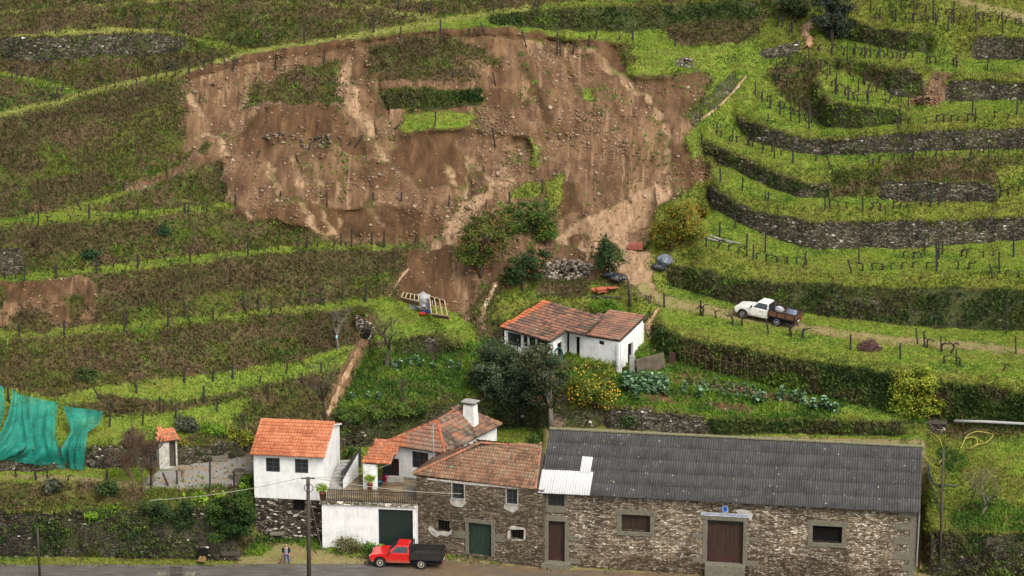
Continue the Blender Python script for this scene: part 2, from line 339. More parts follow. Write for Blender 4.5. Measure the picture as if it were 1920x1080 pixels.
# mud apron, and the strip between slide and farmhouse
paint(P2('940 470 1000 440 1060 420 1130 400 1230 395 1222 450 1205 465 1240 480 1215 510 1238 550 1215 562 1185 550 1165 515 1110 470 1040 466 980 480'), 16, SOIL)
for s, w in (('1115 430 1110 465 1100 480', 6), ('1170 400 1150 440 1165 480 1190 515 1210 545', [10, 14, 16, 18, 14]), ('975 465 1020 470 1050 478', 6), ('800 468 860 462', 5)): stroke(s, w, None, STREAK)
paint(P2('770 470 850 462 900 520 880 600 845 585 790 560 745 548 760 500'), 40, DSOIL)
paint(P2('845 470 905 510 905 600 880 610 850 560'), 42, SOIL)
paint(P2('900 520 940 545 940 610 905 640 885 600'), 40, SCRUB)
stroke('765 505 740 530 728 555', 3, None, STREAK)
stroke('925 540 905 580 908 620', 4, None, STREAK)
paint(P2('940 540 1040 520 1110 520 1180 545 1230 575 1210 595 1130 595 1015 565 960 600 920 600'), 26, OLIVE)
paint(P2('1000 540 1050 520 1110 520 1100 560 1020 560'), None, SCRUB)
paint(P2('1036 440 1085 415 1150 385 1215 340 1262 345 1232 395 1226 430 1216 455 1204 466 1232 482 1210 515 1240 555 1205 552 1165 520 1120 482 1050 472'), None, STREAK)
paint(P2('955 462 1010 452 1050 462 1045 480 985 480'), None, STREAK)
paint(P2('1180 420 1215 410 1212 440 1190 455'), None, SOIL)
paint(P2('1060 440 1090 430 1110 445 1080 455'), None, DSOIL)
paint(P2('860 100 950 130 1000 200 960 230 900 190 910 150'), None, SOIL)
paint(P2('900 165 960 160 985 190 960 205 915 195'), 52, DSOIL)
paint(P2('1140 85 1175 110 1180 140 1150 130 1120 100'), 48, DSOIL)
paint(P2('1090 210 1180 230 1240 300 1200 330 1120 290 1080 250'), None, SOIL)
paint(P2('640 250 690 270 700 300 660 300 620 280'), 55, DSOIL)
paint(P2('690 300 735 310 740 350 700 360 670 330'), 46, DSOIL)
# --- middle left below the slide: grassy apron, garden
paint(P2('700 575 760 560 840 580 890 610 900 640 860 650 820 628 740 640 700 640'), 22, LAWN)
paint(P2('640 690 720 650 820 655 900 640 940 640 1000 680 1100 700 1160 700 1170 760 1060 770 1000 740 880 740 800 752 640 770 610 770'), 17, VEG)
paint(P2('680 600 700 592 702 625 690 650 640 760 612 782 604 778 640 690 672 640'), 50, SOIL)
# --- right side
paint(P2('1480 30 1600 -40 2160 -60 2160 1300 1740 1000 1690 800 1060 770 1225 600 1220 395 1338 325 1290 262 1395 130'), 30, OLIVE)
paint(P2('1800 -4 1860 8 1920 24 2160 90 2160 110 1920 42 1850 22 1770 0 1700 -40 1760 -40'), 6, DIRT)
RW = [ # retaining walls: top line, foot line, label, moss
 (P2('1590 34 1640 56 1700 61 1750 62'), P2('1584 66 1640 81 1700 92 1742 95'), 'grassy dry stone wall under the topmost vine rows beside the dark trees', 0.9, 1),
 (P2('1830 68 1870 70 1920 74 2160 92'), P2('1818 107 1870 106 1920 107 2160 120'), 'bare grey dry stone wall at the upper right edge above the slumped wall', 0.3, 1),
 (P2('1660 132 1695 128 1730 142'), P2('1660 164 1688 178 1728 178'), 'mossy dry stone wall just left of the slumped red soil', 0.5, 1),
 (P2('1772 152 1850 153 1920 156 2160 165'), P2('1768 188 1850 183 1920 182 2160 190'), 'dry stone wall right of the slumped red soil', 0.4, 1),
 (P2('1533 143 1545 178 1562 196 1597 198 1647 204 1702 216'), P2('1527 158 1534 190 1538 222 1557 232 1613 235 1702 222'), 'curved grassy wall round the nose of the innermost terrace', 0.8, 1),
 (P2('1383 213 1397 227 1423 235 1467 249 1513 262 1557 264 1613 259 1707 251 1813 246 1920 243 2160 240'), P2('1378 222 1407 254 1433 264 1480 278 1520 285 1560 288 1613 285 1680 281 1780 278 1920 274 2160 270'), 'long curved dry stone wall below the bright bend of grass', 0.35, 1),
 (P2('1322 262 1350 278 1380 291 1397 299 1430 312 1480 335 1513 346 1557 347'), P2('1316 276 1350 296 1400 322 1450 347 1500 364 1557 368'), 'curved dry stone wall stepping down past the fallen grey pipe', 0.5, 1),
 (P2('1646 339 1700 340 1760 341 1862 344'), P2('1644 369 1700 372 1760 374 1868 373'), 'straight dark wall between two grassy slumps on the right', 0.25, 1),
 (P2('1327 345 1397 391 1463 405 1507 414 1530 419 1600 417 1680 417 1813 416 1920 404 2160 385'), P2('1325 374 1380 408 1423 428 1480 451 1533 464 1567 463 1613 459 1713 461 1813 452 1920 444 2160 430'), 'tallest dry stone wall with a flight of jutting steps near its bend', 0.25, 1),
 (P2('1254 498 1280 502 1347 515 1430 529 1497 533 1563 534 1613 543 1713 544 1847 541 1920 548 2160 560'), P2('1250 526 1280 536 1347 554 1400 566 1480 577 1613 593 1713 607 1813 612 1920 614 2160 622'), 'mossy stone wall behind the white pickup along the track', 0.75, 1),
 (P2('1226 605 1260 622 1295 640 1357 646 1397 656 1480 674 1580 688 1663 702 1760 716 1850 726 1920 738 2160 770'), P2('1222 640 1260 660 1295 680 1357 696 1400 706 1480 726 1580 746 1680 766 1760 786 1850 791 1920 796 2160 810'), 'overgrown green wall behind the vegetable garden under the track', 1.25, 1),
]
paint(P2('1290 110 1330 100 1440 92 1470 110 1440 130 1400 215 1330 262 1300 300 1290 262 1310 215 1335 155 1312 130'), 24, LAWN)
paint(P2('880 440 1000 430 1120 470 1165 520 1110 525 1040 520 950 545 890 520'), 26, SOIL)
# banks of grass above some walls, then the treads
paint(P2('1440 130 1500 118 1557 108 1530 143 1527 160 1536 222 1500 200 1460 165'), 42, SCRUB)
paint(P2('1557 108 1613 114 1663 126 1660 164 1613 143 1575 128'), 55, SCRUB)
paint(P2('1700 105 1740 60 1830 66 1820 106 1750 100'), 44, OLIVE)
paint(P2('1560 318 1640 318 1650 340 1645 368 1560 366 1545 345'), 44, SCRUB)
paint(P2('1640 318 1700 300 1900 292 2160 285 2160 340 1866 343 1646 339'), 40, SCRUB)
paint(P2('1866 310 2160 300 2160 380 1866 372'), 38, OLIVE)
band(P2('1584 66 1640 81 1700 92 1742 95 1818 107 1920 107 2160 120'), P2('1557 106 1613 113 1663 125 1700 120 1740 128 1800 140 1920 140 2160 150'), 12, LAWN)
band(P2('1730 178 1768 188 1850 183 1920 182 2160 190'), P2('1702 218 1720 232 1813 218 1920 212 2160 212'), 9, LAWN)
band(P2('1570 130 1613 144 1647 162 1683 178 1710 188'), P2('1535 143 1547 178 1563 194 1597 196 1647 202'), 12, LAWN)
band(P2('1427 150 1470 185 1520 218 1570 236 1630 238 1707 224 1813 212 1920 206'), P2('1400 215 1430 230 1467 244 1513 256 1557 258 1613 250 1707 236 1813 222 1920 215'), 12, LAWN)
paint(P2('1420 230 1467 243 1513 255 1557 256 1613 249 1707 237 1813 226 1920 222 2160 220 2160 240 1920 243 1813 246 1707 251 1613 259 1557 264 1513 262 1467 249 1423 235'), 36, OLIVE)
band(P2('1378 222 1407 254 1433 264 1480 278 1520 285 1560 288 1613 285 1680 281 1780 278 1920 274 2160 270'), P2('1330 262 1380 285 1430 304 1490 318 1557 318 1640 305 1720 294 1920 288 2160 280'), 9, LAWN)
paint(P2('1370 282 1430 304 1490 318 1557 318 1560 346 1513 345 1480 333 1430 311 1397 298'), 34, OLIVE)
band(P2('1340 300 1400 323 1450 348 1500 365 1560 369 1645 370 1760 375 1868 374 2160 370'), P2('1340 340 1400 368 1470 384 1560 392 1700 385 1920 372 2160 365'), 8, LAWN)
paint(P2('1327 345 1400 368 1470 386 1560 394 1700 388 1920 375 2160 365 2160 385 1920 404 1813 416 1680 417 1530 419 1507 414 1463 405 1397 391'), 34, OLIVE)
band(P2('1325 376 1380 409 1423 429 1480 452 1533 465 1613 460 1713 462 1813 453 1920 445 2160 430'), P2('1290 455 1347 470 1430 490 1500 500 1563 512 1613 515 1713 512 1847 510 1920 512 2160 520'), 10, LAWN)
paint(P2('1262 470 1300 455 1347 470 1430 490 1500 500 1563 512 1613 515 1713 512 1847 510 1920 512 2160 520 2160 560 1920 548 1847 541 1713 544 1613 543 1563 534 1497 533 1430 529 1347 515 1280 502 1254 498'), 36, OLIVE)
band(P2('1250 528 1280 538 1347 556 1400 570 1480 580 1613 595 1713 609 1813 613 1920 616 2160 624'), P2('1226 600 1295 625 1357 638 1480 655 1580 668 1700 690 1920 715 2160 745'), 9, LAWN)
stroke('1195 540 1240 562 1300 576 1380 590 1460 606 1550 622 1640 634 1780 646 1920 657 2160 675', [8, 10, 10, 9, 9, 8, 8, 8, 8, 8], 5, DIRT)
paint(P2('1226 600 1295 625 1357 638 1480 655 1580 668 1700 690 1920 712 2160 745 2160 770 1920 738 1850 726 1760 716 1663 702 1580 688 1480 674 1397 656 1357 646 1295 640'), 26, OLIVE)
for tp, ft, lb, ms, k in RW: band(tp, ft, 82, WSTONE)
paint(P2('1742 140 1755 130 1785 132 1784 150 1772 165 1770 192 1745 200 1700 200 1715 185 1735 165'), 42, SOIL)
paint(P2('1476 132 1500 125 1490 138 1470 155'), None, SOIL)
# garden by the farmhouse, strip behind the barn
paint(P2('1160 690 1222 642 1295 682 1400 708 1580 748 1680 768 1760 788 1740 800 1690 795 1600 790 1500 787 1400 787 1330 785 1280 775 1200 766 1130 766'), 13, VEG)
paint(P2('1560 764 1600 758 1690 780 1690 794 1570 790'), 13, LAWN)
LOW = [
 (P2('1130 764 1200 767 1280 777 1330 786'), P2('1130 797 1200 801 1280 806 1330 809'), 'tan dry stone wall below the vegetable plot behind the long barn', 0.2, 1),
 (P2('1330 786 1400 789 1500 790 1600 792 1692 795'), P2('1330 809 1500 806 1600 810 1700 813'), 'ivy covered low wall at the foot of the vegetable garden', 1.3, 1),
 (P2('640 790 700 784 760 780 800 760 860 752 900 750'), P2('640 836 700 828 760 826 800 815 860 808 940 798'), 'mossy stone wall topped with grass behind the chimney house', 0.6, 1),
 (P2('900 756 960 762 1050 766 1128 766'), P2('900 800 960 796 1050 796 1128 797'), 'dark stone wall in the shade of the big evergreen', 0.7, 1),
 (P2('737 640 780 634 820 628'), P2('737 658 780 660 820 656'), 'small dark wall in the grass below the wooden frames', 0.5, 1),
 (P2('160 839 230 838 300 838 380 836 465 822'), P2('160 874 230 872 300 870 380 862 465 848'), 'low dark stone wall between the green net and the white house', 0.3, 1),
 (P2('-240 850 0 846 160 839'), P2('-240 884 0 880 160 874'), 'low stone wall behind the draped green net', 0.3, 1),
 (P2('0 463 30 464 42 467'), P2('0 512 30 510 43 504'), 'short grey stone wall at the left edge above the soil slip', 0.1, 1),
 (P2('718 176 773 171 840 169 905 168'), P2('720 211 773 206 840 194 908 186'), 'green wall remnant stranded in the middle of the slide', 1.2, 1),
 (P2('917 31 1000 23 1100 17 1207 13 1300 9 1420 0'), P2('917 41 1000 47 1100 53 1165 56 1212 48 1300 36 1420 30'), 'long mossy wall above the crown of the slide', 0.9, 1),
 (P2('0 71 60 71 150 67 240 63 300 64 350 72'), P2('0 101 70 111 120 105 200 99 270 101 350 88'), 'speckled grey wall below the straw path at upper left', 0.3, 1),
]
for tp, ft, lb, ms, k in LOW: band(tp, ft, 82, WSTONE)
paint(P2('1130 798 1330 810 1700 814 1745 812 1745 828 1330 814 1020 806 1000 800 1060 796'), 8, LAWN)
stroke('950 800 1010 799 1060 800 1130 806 1200 812 1330 820', [3, 4, 5, 5, 4, 3], 4, DIRT)
paint(P2('905 830 920 806 940 800 1018 806 1010 840 940 838'), 4, LAWN)
paint(P2('645 835 692 835 690 862 650 868'), 5, DIRT)
paint(P2('1060 640 1170 690 1175 705 1110 705 1030 690'), 12, VEG)
# stone steps strip between the trees
for q in ('1262 700 1440 738 1560 758 1555 766 1430 750 1258 713', '1180 735 1240 738 1300 752 1290 760 1200 750', '1330 752 1400 762 1440 770 1400 774 1335 764'): paint(P2(q), None, DSOIL)
# --- hidden shelf under the buildings
paint(P2('470 1003 600 1003 604 1045 780 1035 1018 1059 1697 1073 1745 1075 1740 820 1330 815 1018 806 1010 838 940 838 900 830 720 830 650 840 648 870 610 905 470 850'), 20, LAWN)
paint(P2('1018 960 1740 960 1740 1060 1697 1070 1018 1058'), 2, DIRT); paint(P2('1018 806 1330 815 1740 826 1740 960 1018 960'), 80, DIRT)
# right yard
paint(P2('1745 800 1920 798 2160 812 2160 1010 1740 1000'), 17, OLIVE)
paint(P2('1850 830 1930 820 2160 830 2160 900 1900 890 1860 860'), None, LAWN); paint(P2('1760 830 1820 860 1800 900 1770 890'), None, VEG); paint(P2('1780 960 1860 930 1930 960 1930 995 1790 995'), None, VEG)
paint(P2('1745 800 1770 800 1920 800 2160 812 2160 826 1920 815 1780 822'), 20, SCRUB)
BOT = [
 (P2('1738 1000 1830 1000 1920 1003 2160 1010'), P2('1738 1076 1830 1080 1920 1084 2160 1094'), 'dark mossy roadside wall right of the barn', 0.5, 1),
]
for tp, ft, lb, ms, k in BOT: band(tp, ft, 82, WSTONE)
# --- lower left: gravel yard, vine strip, ivy bank, wall, driveway, road
paint(P2('-240 884 0 880 160 874 300 870 380 862 465 848 480 860 470 905 440 912 280 915 150 905 0 905 -240 908'), 6, LAWN)
paint(P2('255 918 290 884 345 870 465 850 482 870 470 900 445 915 400 922 330 918'), 5, GRAV)
stroke('0 893 100 896 200 902 262 908', 5, None, DIRT)
paint(P2('-240 908 0 905 150 905 280 915 440 914 470 890 486 960 470 960 300 960 0 962 -240 964'), 38, SCRUB)
WL = [
 (P2('-240 962 0 960 150 960 300 958 445 950'), P2('-240 1036 0 1036 150 1038 300 1042 445 1046'), 'long dark roadside wall hung with ivy at lower left', 0.42, 1),
]
for tp, ft, lb, ms, k in WL: band(tp, ft, 80, WSTONE)
paint(P2('-240 1036 0 1036 300 1042 445 1046 445 1058 0 1056 -240 1056'), 10, OLIVE)
paint(P2('445 1060 452 1040 480 1008 604 1003 612 1035 700 1050 700 1060'), 7, DIRT)
paint(P2('452 1045 480 1008 604 1003 612 1030 590 1030 560 1020 520 1018 490 1040'), 7, VEG)
paint(P2('-240 1057 450 1058 690 1056 780 1046 830 1050 1018 1066 1300 1075 1700 1082 2160 1102 2160 1300 -240 1300'), 0, ROAD)
paint(P2('690 1052 780 1040 1018 1060 1300 1070 1697 1075 1697 1083 1300 1076 1018 1067 830 1050'), 3, DIRT)
paint(P2('1697 1074 1740 1076 2160 1092 2160 1103 1697 1083'), 4, DIRT)

# --- integrate the slopes up every column, starting from the road at z = 0
SLs = blur(blur(SL, 1.0, 1), 0.6, 0)
H = np.zeros(NU); 
def tand_of(v):
    b = (540.0 - v) / FPX; return (SP - b * CP) / (CP + b * SP)
Y = np.zeros(NU); Z = np.zeros(NU); TT = np.zeros((NV, NU))
Y[:] = CAM[2] / tand_of(gv[-1]) + CAM[1]
for i in range(NV - 1, -1, -1):
    td = tand_of(gv[i])
    if i < NV - 1:
        s = np.radians(SLs[i]); hz = CAM[2] - Z; hy = Y - CAM[1]
        l = (hz - td * hy) / (np.sin(s) + td * np.cos(s)); Y = Y + l * np.cos(s); Z = Z + l * np.sin(s)
    b = (540.0 - gv[i]) / FPX; TT[i] = (Y - CAM[1]) / (CP + b * SP)
E = np.log(TT); mean = E.mean(1, keepdims=True); E = E - mean
LPu = blur(E, 45, 1); Rr = E - LPu; HP = Rr - blur(Rr, 26, 0)
E2 = mean + LPu + HP
w = np.clip((VV - 930) / 90.0, 0, 1); w = w * w * (3 - 2 * w)
TT = np.exp(E2 * (1 - w) + np.log(TT) * w)
PG = CAM + ray(UU, VV) * TT[..., None]
def normals(Pg):
    a = np.gradient(Pg, axis=1); b = np.gradient(Pg, axis=0); n = np.cross(b, a); n /= np.linalg.norm(n, axis=-1, keepdims=True) + 1e-9
    n[n[..., 1] > 0.6] *= -1; return n
NG = normals(PG)
# class weights with ragged edges
wu = (fbm(UU / 22, VV / 12, 3) - 0.5) * 26 + (fbm(UU / 7, VV / 5, 4, 2) - 0.5) * 12; wv = (fbm(UU / 22, VV / 12, 9) - 0.5) * 9 + (fbm(UU / 8, VV / 6, 12, 2) - 0.5) * 6
sl_ = blur(blur(inside(SLIDE, UU, VV).astype(float), 4, 0), 5, 1); k_ = np.where(UU < 860, 0.42, 0.8); k_ = k_ + (1.25 - k_) * np.clip(sl_ * 2, 0, 1) * np.clip((VV - 120) / 60, 0, 1); wu = wu * k_; wv = wv * k_
ii = np.clip(np.rint((VV + wv - V0) / DG), 0, NV - 1).astype(int); jj = np.clip(np.rint((UU + wu - U0) / DG), 0, NU - 1).astype(int)
rg = (VV > 950) | (CL == WSTONE) | (CL == ROAD)
CW = np.where(rg, CL, CL[ii, jj]); CW[(CW == WSTONE) & ~rg] = SCRUB
W = np.stack([(CW == k).astype(float) for k in range(13)], -1)
W = blur(blur(W, 0.9, 0), 1.1, 1)
# displacement: clods and gullies in bare earth, hummocks in the banks, ripples in grass
X, Yw, Zw = PG[..., 0], PG[..., 1], PG[..., 2]
gul = np.abs(fbm(X / 1.7 + Zw * 0.05, Zw / 7.0, 21, 4) - 0.5) * 2
soilw = W[..., SOIL] + W[..., STREAK] + W[..., DSOIL]
disp = soilw * ((fbm(X / 6.5, Zw / 4.5, 29, 3) - 0.5) * 3.4 + (fbm(X / 2.0, Zw / 1.7, 31, 5) - 0.5) * 1.25 + (gul - 0.25) * 0.42 + (fbm(X / 0.55, Zw / 0.6, 35, 3) - 0.5) * 0.35)
disp += (W[..., SCRUB] + W[..., BSCRUB]) * ((fbm(X / 1.6, (Zw + Yw) / 1.2, 41, 5) - 0.5) * 0.9)
disp += (W[..., LAWN] + W[..., VEG] + W[..., STRAW] + 1.4 * W[..., OLIVE]) * ((fbm(X / 1.3, Yw / 0.9, 51, 4) - 0.5) * 0.32)
disp -= W[..., STREAK] * 0.18
disp *= np.clip((1052 - VV) / 40, 0, 1)
PG = PG + NG * disp[..., None]
NG = normals(PG)
def G(u, v):
    """point of the hillside under pixel-traced position (u, v)"""
    x = np.clip((np.asarray(u, float) - U0) / DG, 0, NU - 1.001); y = np.clip((np.asarray(v, float) - V0) / DG, 0, NV - 1.001)
    j = np.floor(x).astype(int); i = np.floor(y).astype(int); fx = (x - j)[..., None]; fy = (y - i)[..., None]
    return (PG[i, j] * (1 - fx) + PG[i, j + 1] * fx) * (1 - fy) + (PG[i + 1, j] * (1 - fx) + PG[i + 1, j + 1] * fx) * fy
# ------------------------------------------------------------ the hillside sheet and its material
def hill_mat():
    n = NT('hillside_ground', 0.9, 0.15); v = n.coord(); s1 = n.noise(0.28, v, 6, 0.6); s2 = n.noise(1.3, v, 6, 0.7); s3 = n.noise(6.0, v, 4, 0.7); s4 = n.noise(0.55, n.coord((1, 1, 1.7)), 5, 0.65)
    W_ = [n.sep(n.attr(a).outputs['Color']) for a in ('wa', 'wb', 'wc', 'wd')]
    scr = n.ramp(s2, [(0.30, (0.046, 0.036, 0.014)), (0.45, (0.066, 0.058, 0.016)), (0.58, (0.080, 0.082, 0.016)), (0.75, (0.110, 0.082, 0.032))])
    scr = n.mix(n.ramp(s1, [(0.46, 0.0), (0.55, 1.0)]), scr, n.ramp(s3, [(0.3, (0.052, 0.034, 0.020)), (0.7, (0.115, 0.075, 0.042))]))
    scr = n.mix(n.ramp(s4, [(0.54, 0.0), (0.68, 0.85)]), scr, n.ramp(s3, [(0.3, (0.035, 0.075, 0.010)), (0.7, (0.10, 0.17, 0.018))]))
    law = n.ramp(s2, [(0.28, (0.062, 0.098, 0.015)), (0.5, (0.122, 0.168, 0.022)), (0.75, (0.185, 0.21, 0.034))])
    law = n.mix(n.ramp(s4, [(0.5, 0.0), (0.72, 0.8)]), law, n.ramp(s3, [(0.3, (0.11, 0.085, 0.022)), (0.7, (0.16, 0.15, 0.03))]))
    bsc = n.mix(n.ramp(s4, [(0.52, 0.0), (0.66, 0.8)]), n.ramp(s2, [(0.3, (0.036, 0.026, 0.012)), (0.5, (0.066, 0.049, 0.022)), (0.72, (0.10, 0.074, 0.036))]), n.ramp(s3, [(0.3, (0.035, 0.055, 0.012)), (0.7, (0.075, 0.10, 0.02))]))
    olv = n.ramp(s2, [(0.28, (0.062, 0.076, 0.014)), (0.45, (0.112, 0.135, 0.02)), (0.62, (0.15, 0.172, 0.025)), (0.78, (0.16, 0.128, 0.045))])
    olv = n.mix(n.ramp(s4, [(0.5, 0.0), (0.68, 0.8)]), olv, n.ramp(s3, [(0.3, (0.06, 0.085, 0.014)), (0.7, (0.12, 0.16, 0.02))]))
    sg = n.noise(1.0, n.coord((1.1, 0.35, 0.35)), 7, 0.7, 0.6)
    soil = n.ramp(sg, [(0.28, (0.048, 0.026, 0.014)), (0.46, (0.104, 0.060, 0.033)), (0.60, (0.158, 0.096, 0.056)), (0.76, (0.24, 0.158, 0.10))])
    soil = n.mix(1.0, soil, n.ramp(s1, [(0.38, (0.60, 0.57, 0.54)), (0.62, (1.2, 1.2, 1.15))]), 'MULTIPLY')
    fl = n.noise(1.0, n.coord((1.5, 0.13, 0.13)), 6, 0.68, 0.35); big = n.noise(0.16, v, 3)
    soil = n.mix(n.math('MULTIPLY', n.ramp(fl, [(0.54, 0.0), (0.66, 0.8)]), n.ramp(big, [(0.40, 0.15), (0.60, 1.0)])), soil, n.ramp(s3, [(0.3, (0.23, 0.14, 0.075)), (0.7, (0.42, 0.29, 0.175))]))
    soil = n.mix(n.ramp(fl, [(0.30, 0.55), (0.44, 0.0)]), soil, (0.085, 0.048, 0.024))
    soil = n.mix(n.ramp(s3, [(0.35, 0.35), (0.6, 0.0)]), soil, (0.11, 0.062, 0.034))
    stre = n.ramp(n.noise(1.6, n.coord((2.2, 0.5, 0.5)), 7, 0.75, 0.4), [(0.32, (0.13, 0.076, 0.042)), (0.5, (0.235, 0.15, 0.088)), (0.68, (0.35, 0.24, 0.155))])
    straw = n.ramp(s2, [(0.3, (0.14, 0.155, 0.035)), (0.6, (0.20, 0.205, 0.05)), (0.75, (0.25, 0.22, 0.085))])
    grav = n.ramp(n.noise(14, v, 4, 0.8), [(0.35, (0.10, 0.095, 0.085)), (0.65, (0.27, 0.26, 0.245))])
    grav = n.mix(n.ramp(s2, [(0.48, 0.0), (0.62, 0.75)]), grav, (0.20, 0.12, 0.05))
    dirt = n.ramp(s2, [(0.3, (0.15, 0.115, 0.055)), (0.55, (0.24, 0.175, 0.095)), (0.75, (0.33, 0.26, 0.16))])
    dirt = n.mix(n.ramp(s2, [(0.44, 0.0), (0.6, 0.8)]), dirt, (0.12, 0.13, 0.03))
    rd = n.ramp(n.noise(2.2, n.coord((0.25, 1.6, 1)), 5, 0.6), [(0.35, (0.060, 0.056, 0.050)), (0.65, (0.125, 0.118, 0.108))])
    mudm = n.math('MULTIPLY', n.ramp(n.noise(0.22, n.coord((0.6, 2.2, 1)), 5, 0.6), [(0.34, 0.0), (0.5, 1.0)]), n.ramp(n.math('ADD', n.math('MULTIPLY', n.sep(n.coord())[0], 0.04), 0.5), [(0.08, 0.0), (0.3, 1.0)]))
    rd = n.mix(n.math('MULTIPLY', mudm, 0.85), rd, n.ramp(s2, [(0.3, (0.10, 0.068, 0.040)), (0.7, (0.18, 0.125, 0.075))]))
    wst = n.ramp(s3, [(0.3, (0.02, 0.018, 0.014)), (0.7, (0.08, 0.07, 0.05))])
    veg = n.mix(n.ramp(s4, [(0.40, 0.0), (0.52, 1.0)]), n.ramp(s2, [(0.3, (0.045, 0.085, 0.010)), (0.7, (0.12, 0.20, 0.018))]), n.ramp(s2, [(0.3, (0.075, 0.042, 0.022)), (0.7, (0.16, 0.10, 0.055))]))
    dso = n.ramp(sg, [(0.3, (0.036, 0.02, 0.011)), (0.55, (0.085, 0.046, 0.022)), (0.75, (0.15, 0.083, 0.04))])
    c = scr
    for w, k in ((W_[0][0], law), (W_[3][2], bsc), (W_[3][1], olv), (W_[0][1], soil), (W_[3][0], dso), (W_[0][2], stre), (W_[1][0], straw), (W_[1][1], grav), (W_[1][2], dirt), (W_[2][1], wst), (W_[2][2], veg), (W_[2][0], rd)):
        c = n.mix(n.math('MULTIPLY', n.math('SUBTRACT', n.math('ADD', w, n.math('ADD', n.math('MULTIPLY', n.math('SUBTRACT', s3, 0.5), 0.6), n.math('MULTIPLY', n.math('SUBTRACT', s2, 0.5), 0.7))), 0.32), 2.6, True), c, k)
    n.color(c); n.bump(n.math('ADD', s3, n.math('MULTIPLY', n.noise(22, v, 3, 0.7), 0.5)), 0.55, 0.10)
    n.rough(n.math('SUBTRACT', 0.92, n.math('MULTIPLY', W_[2][0], 0.6)))
    return n.m
M['hill'] = hill_mat()
idx = np.arange(NV * NU).reshape(NV, NU)
F = np.stack([idx[1:, :-1], idx[1:, 1:], idx[:-1, 1:], idx[:-1, :-1]], -1).reshape(-1, 4)
hill = npmesh('hillside', PG.reshape(-1, 3), F, M['hill'], smooth=True); hill['kind'] = 'structure'
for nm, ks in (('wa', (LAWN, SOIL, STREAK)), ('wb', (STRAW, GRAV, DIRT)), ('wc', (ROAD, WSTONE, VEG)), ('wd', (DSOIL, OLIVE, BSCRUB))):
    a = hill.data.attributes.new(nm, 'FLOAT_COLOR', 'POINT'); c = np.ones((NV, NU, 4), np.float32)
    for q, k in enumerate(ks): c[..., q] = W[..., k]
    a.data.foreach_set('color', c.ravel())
# the rest of the valley, out of frame
b = MB(); S = 2500
b.add([(-S, -S, -3), (S, -S, -3), (S, -8, -3), (-S, -8, -3)], [(0, 1, 2, 3)]); o = b.build('valley_floor', plain('valley_ground', (0.10, 0.12, 0.03), (0.07, 0.07, 0.03), 0.2)); o['kind'] = 'structure'
tl, tr = PG[0, 0], PG[0, -1]; up = Vector((0, 600, 260))
b = MB(); L = [Vector(PG[0, j]) for j in range(0, NU, 40)]; n_ = len(L)
b.add([p - Vector((0, 0, 0.3)) for p in L] + [p + up for p in L], [(i, i + 1, n_ + i + 1, n_ + i) for i in range(n_ - 1)]); o = b.build('upper_hill', plain('upper_hill_ground', (0.10, 0.12, 0.03), (0.09, 0.07, 0.035), 0.2)); o['kind'] = 'structure'

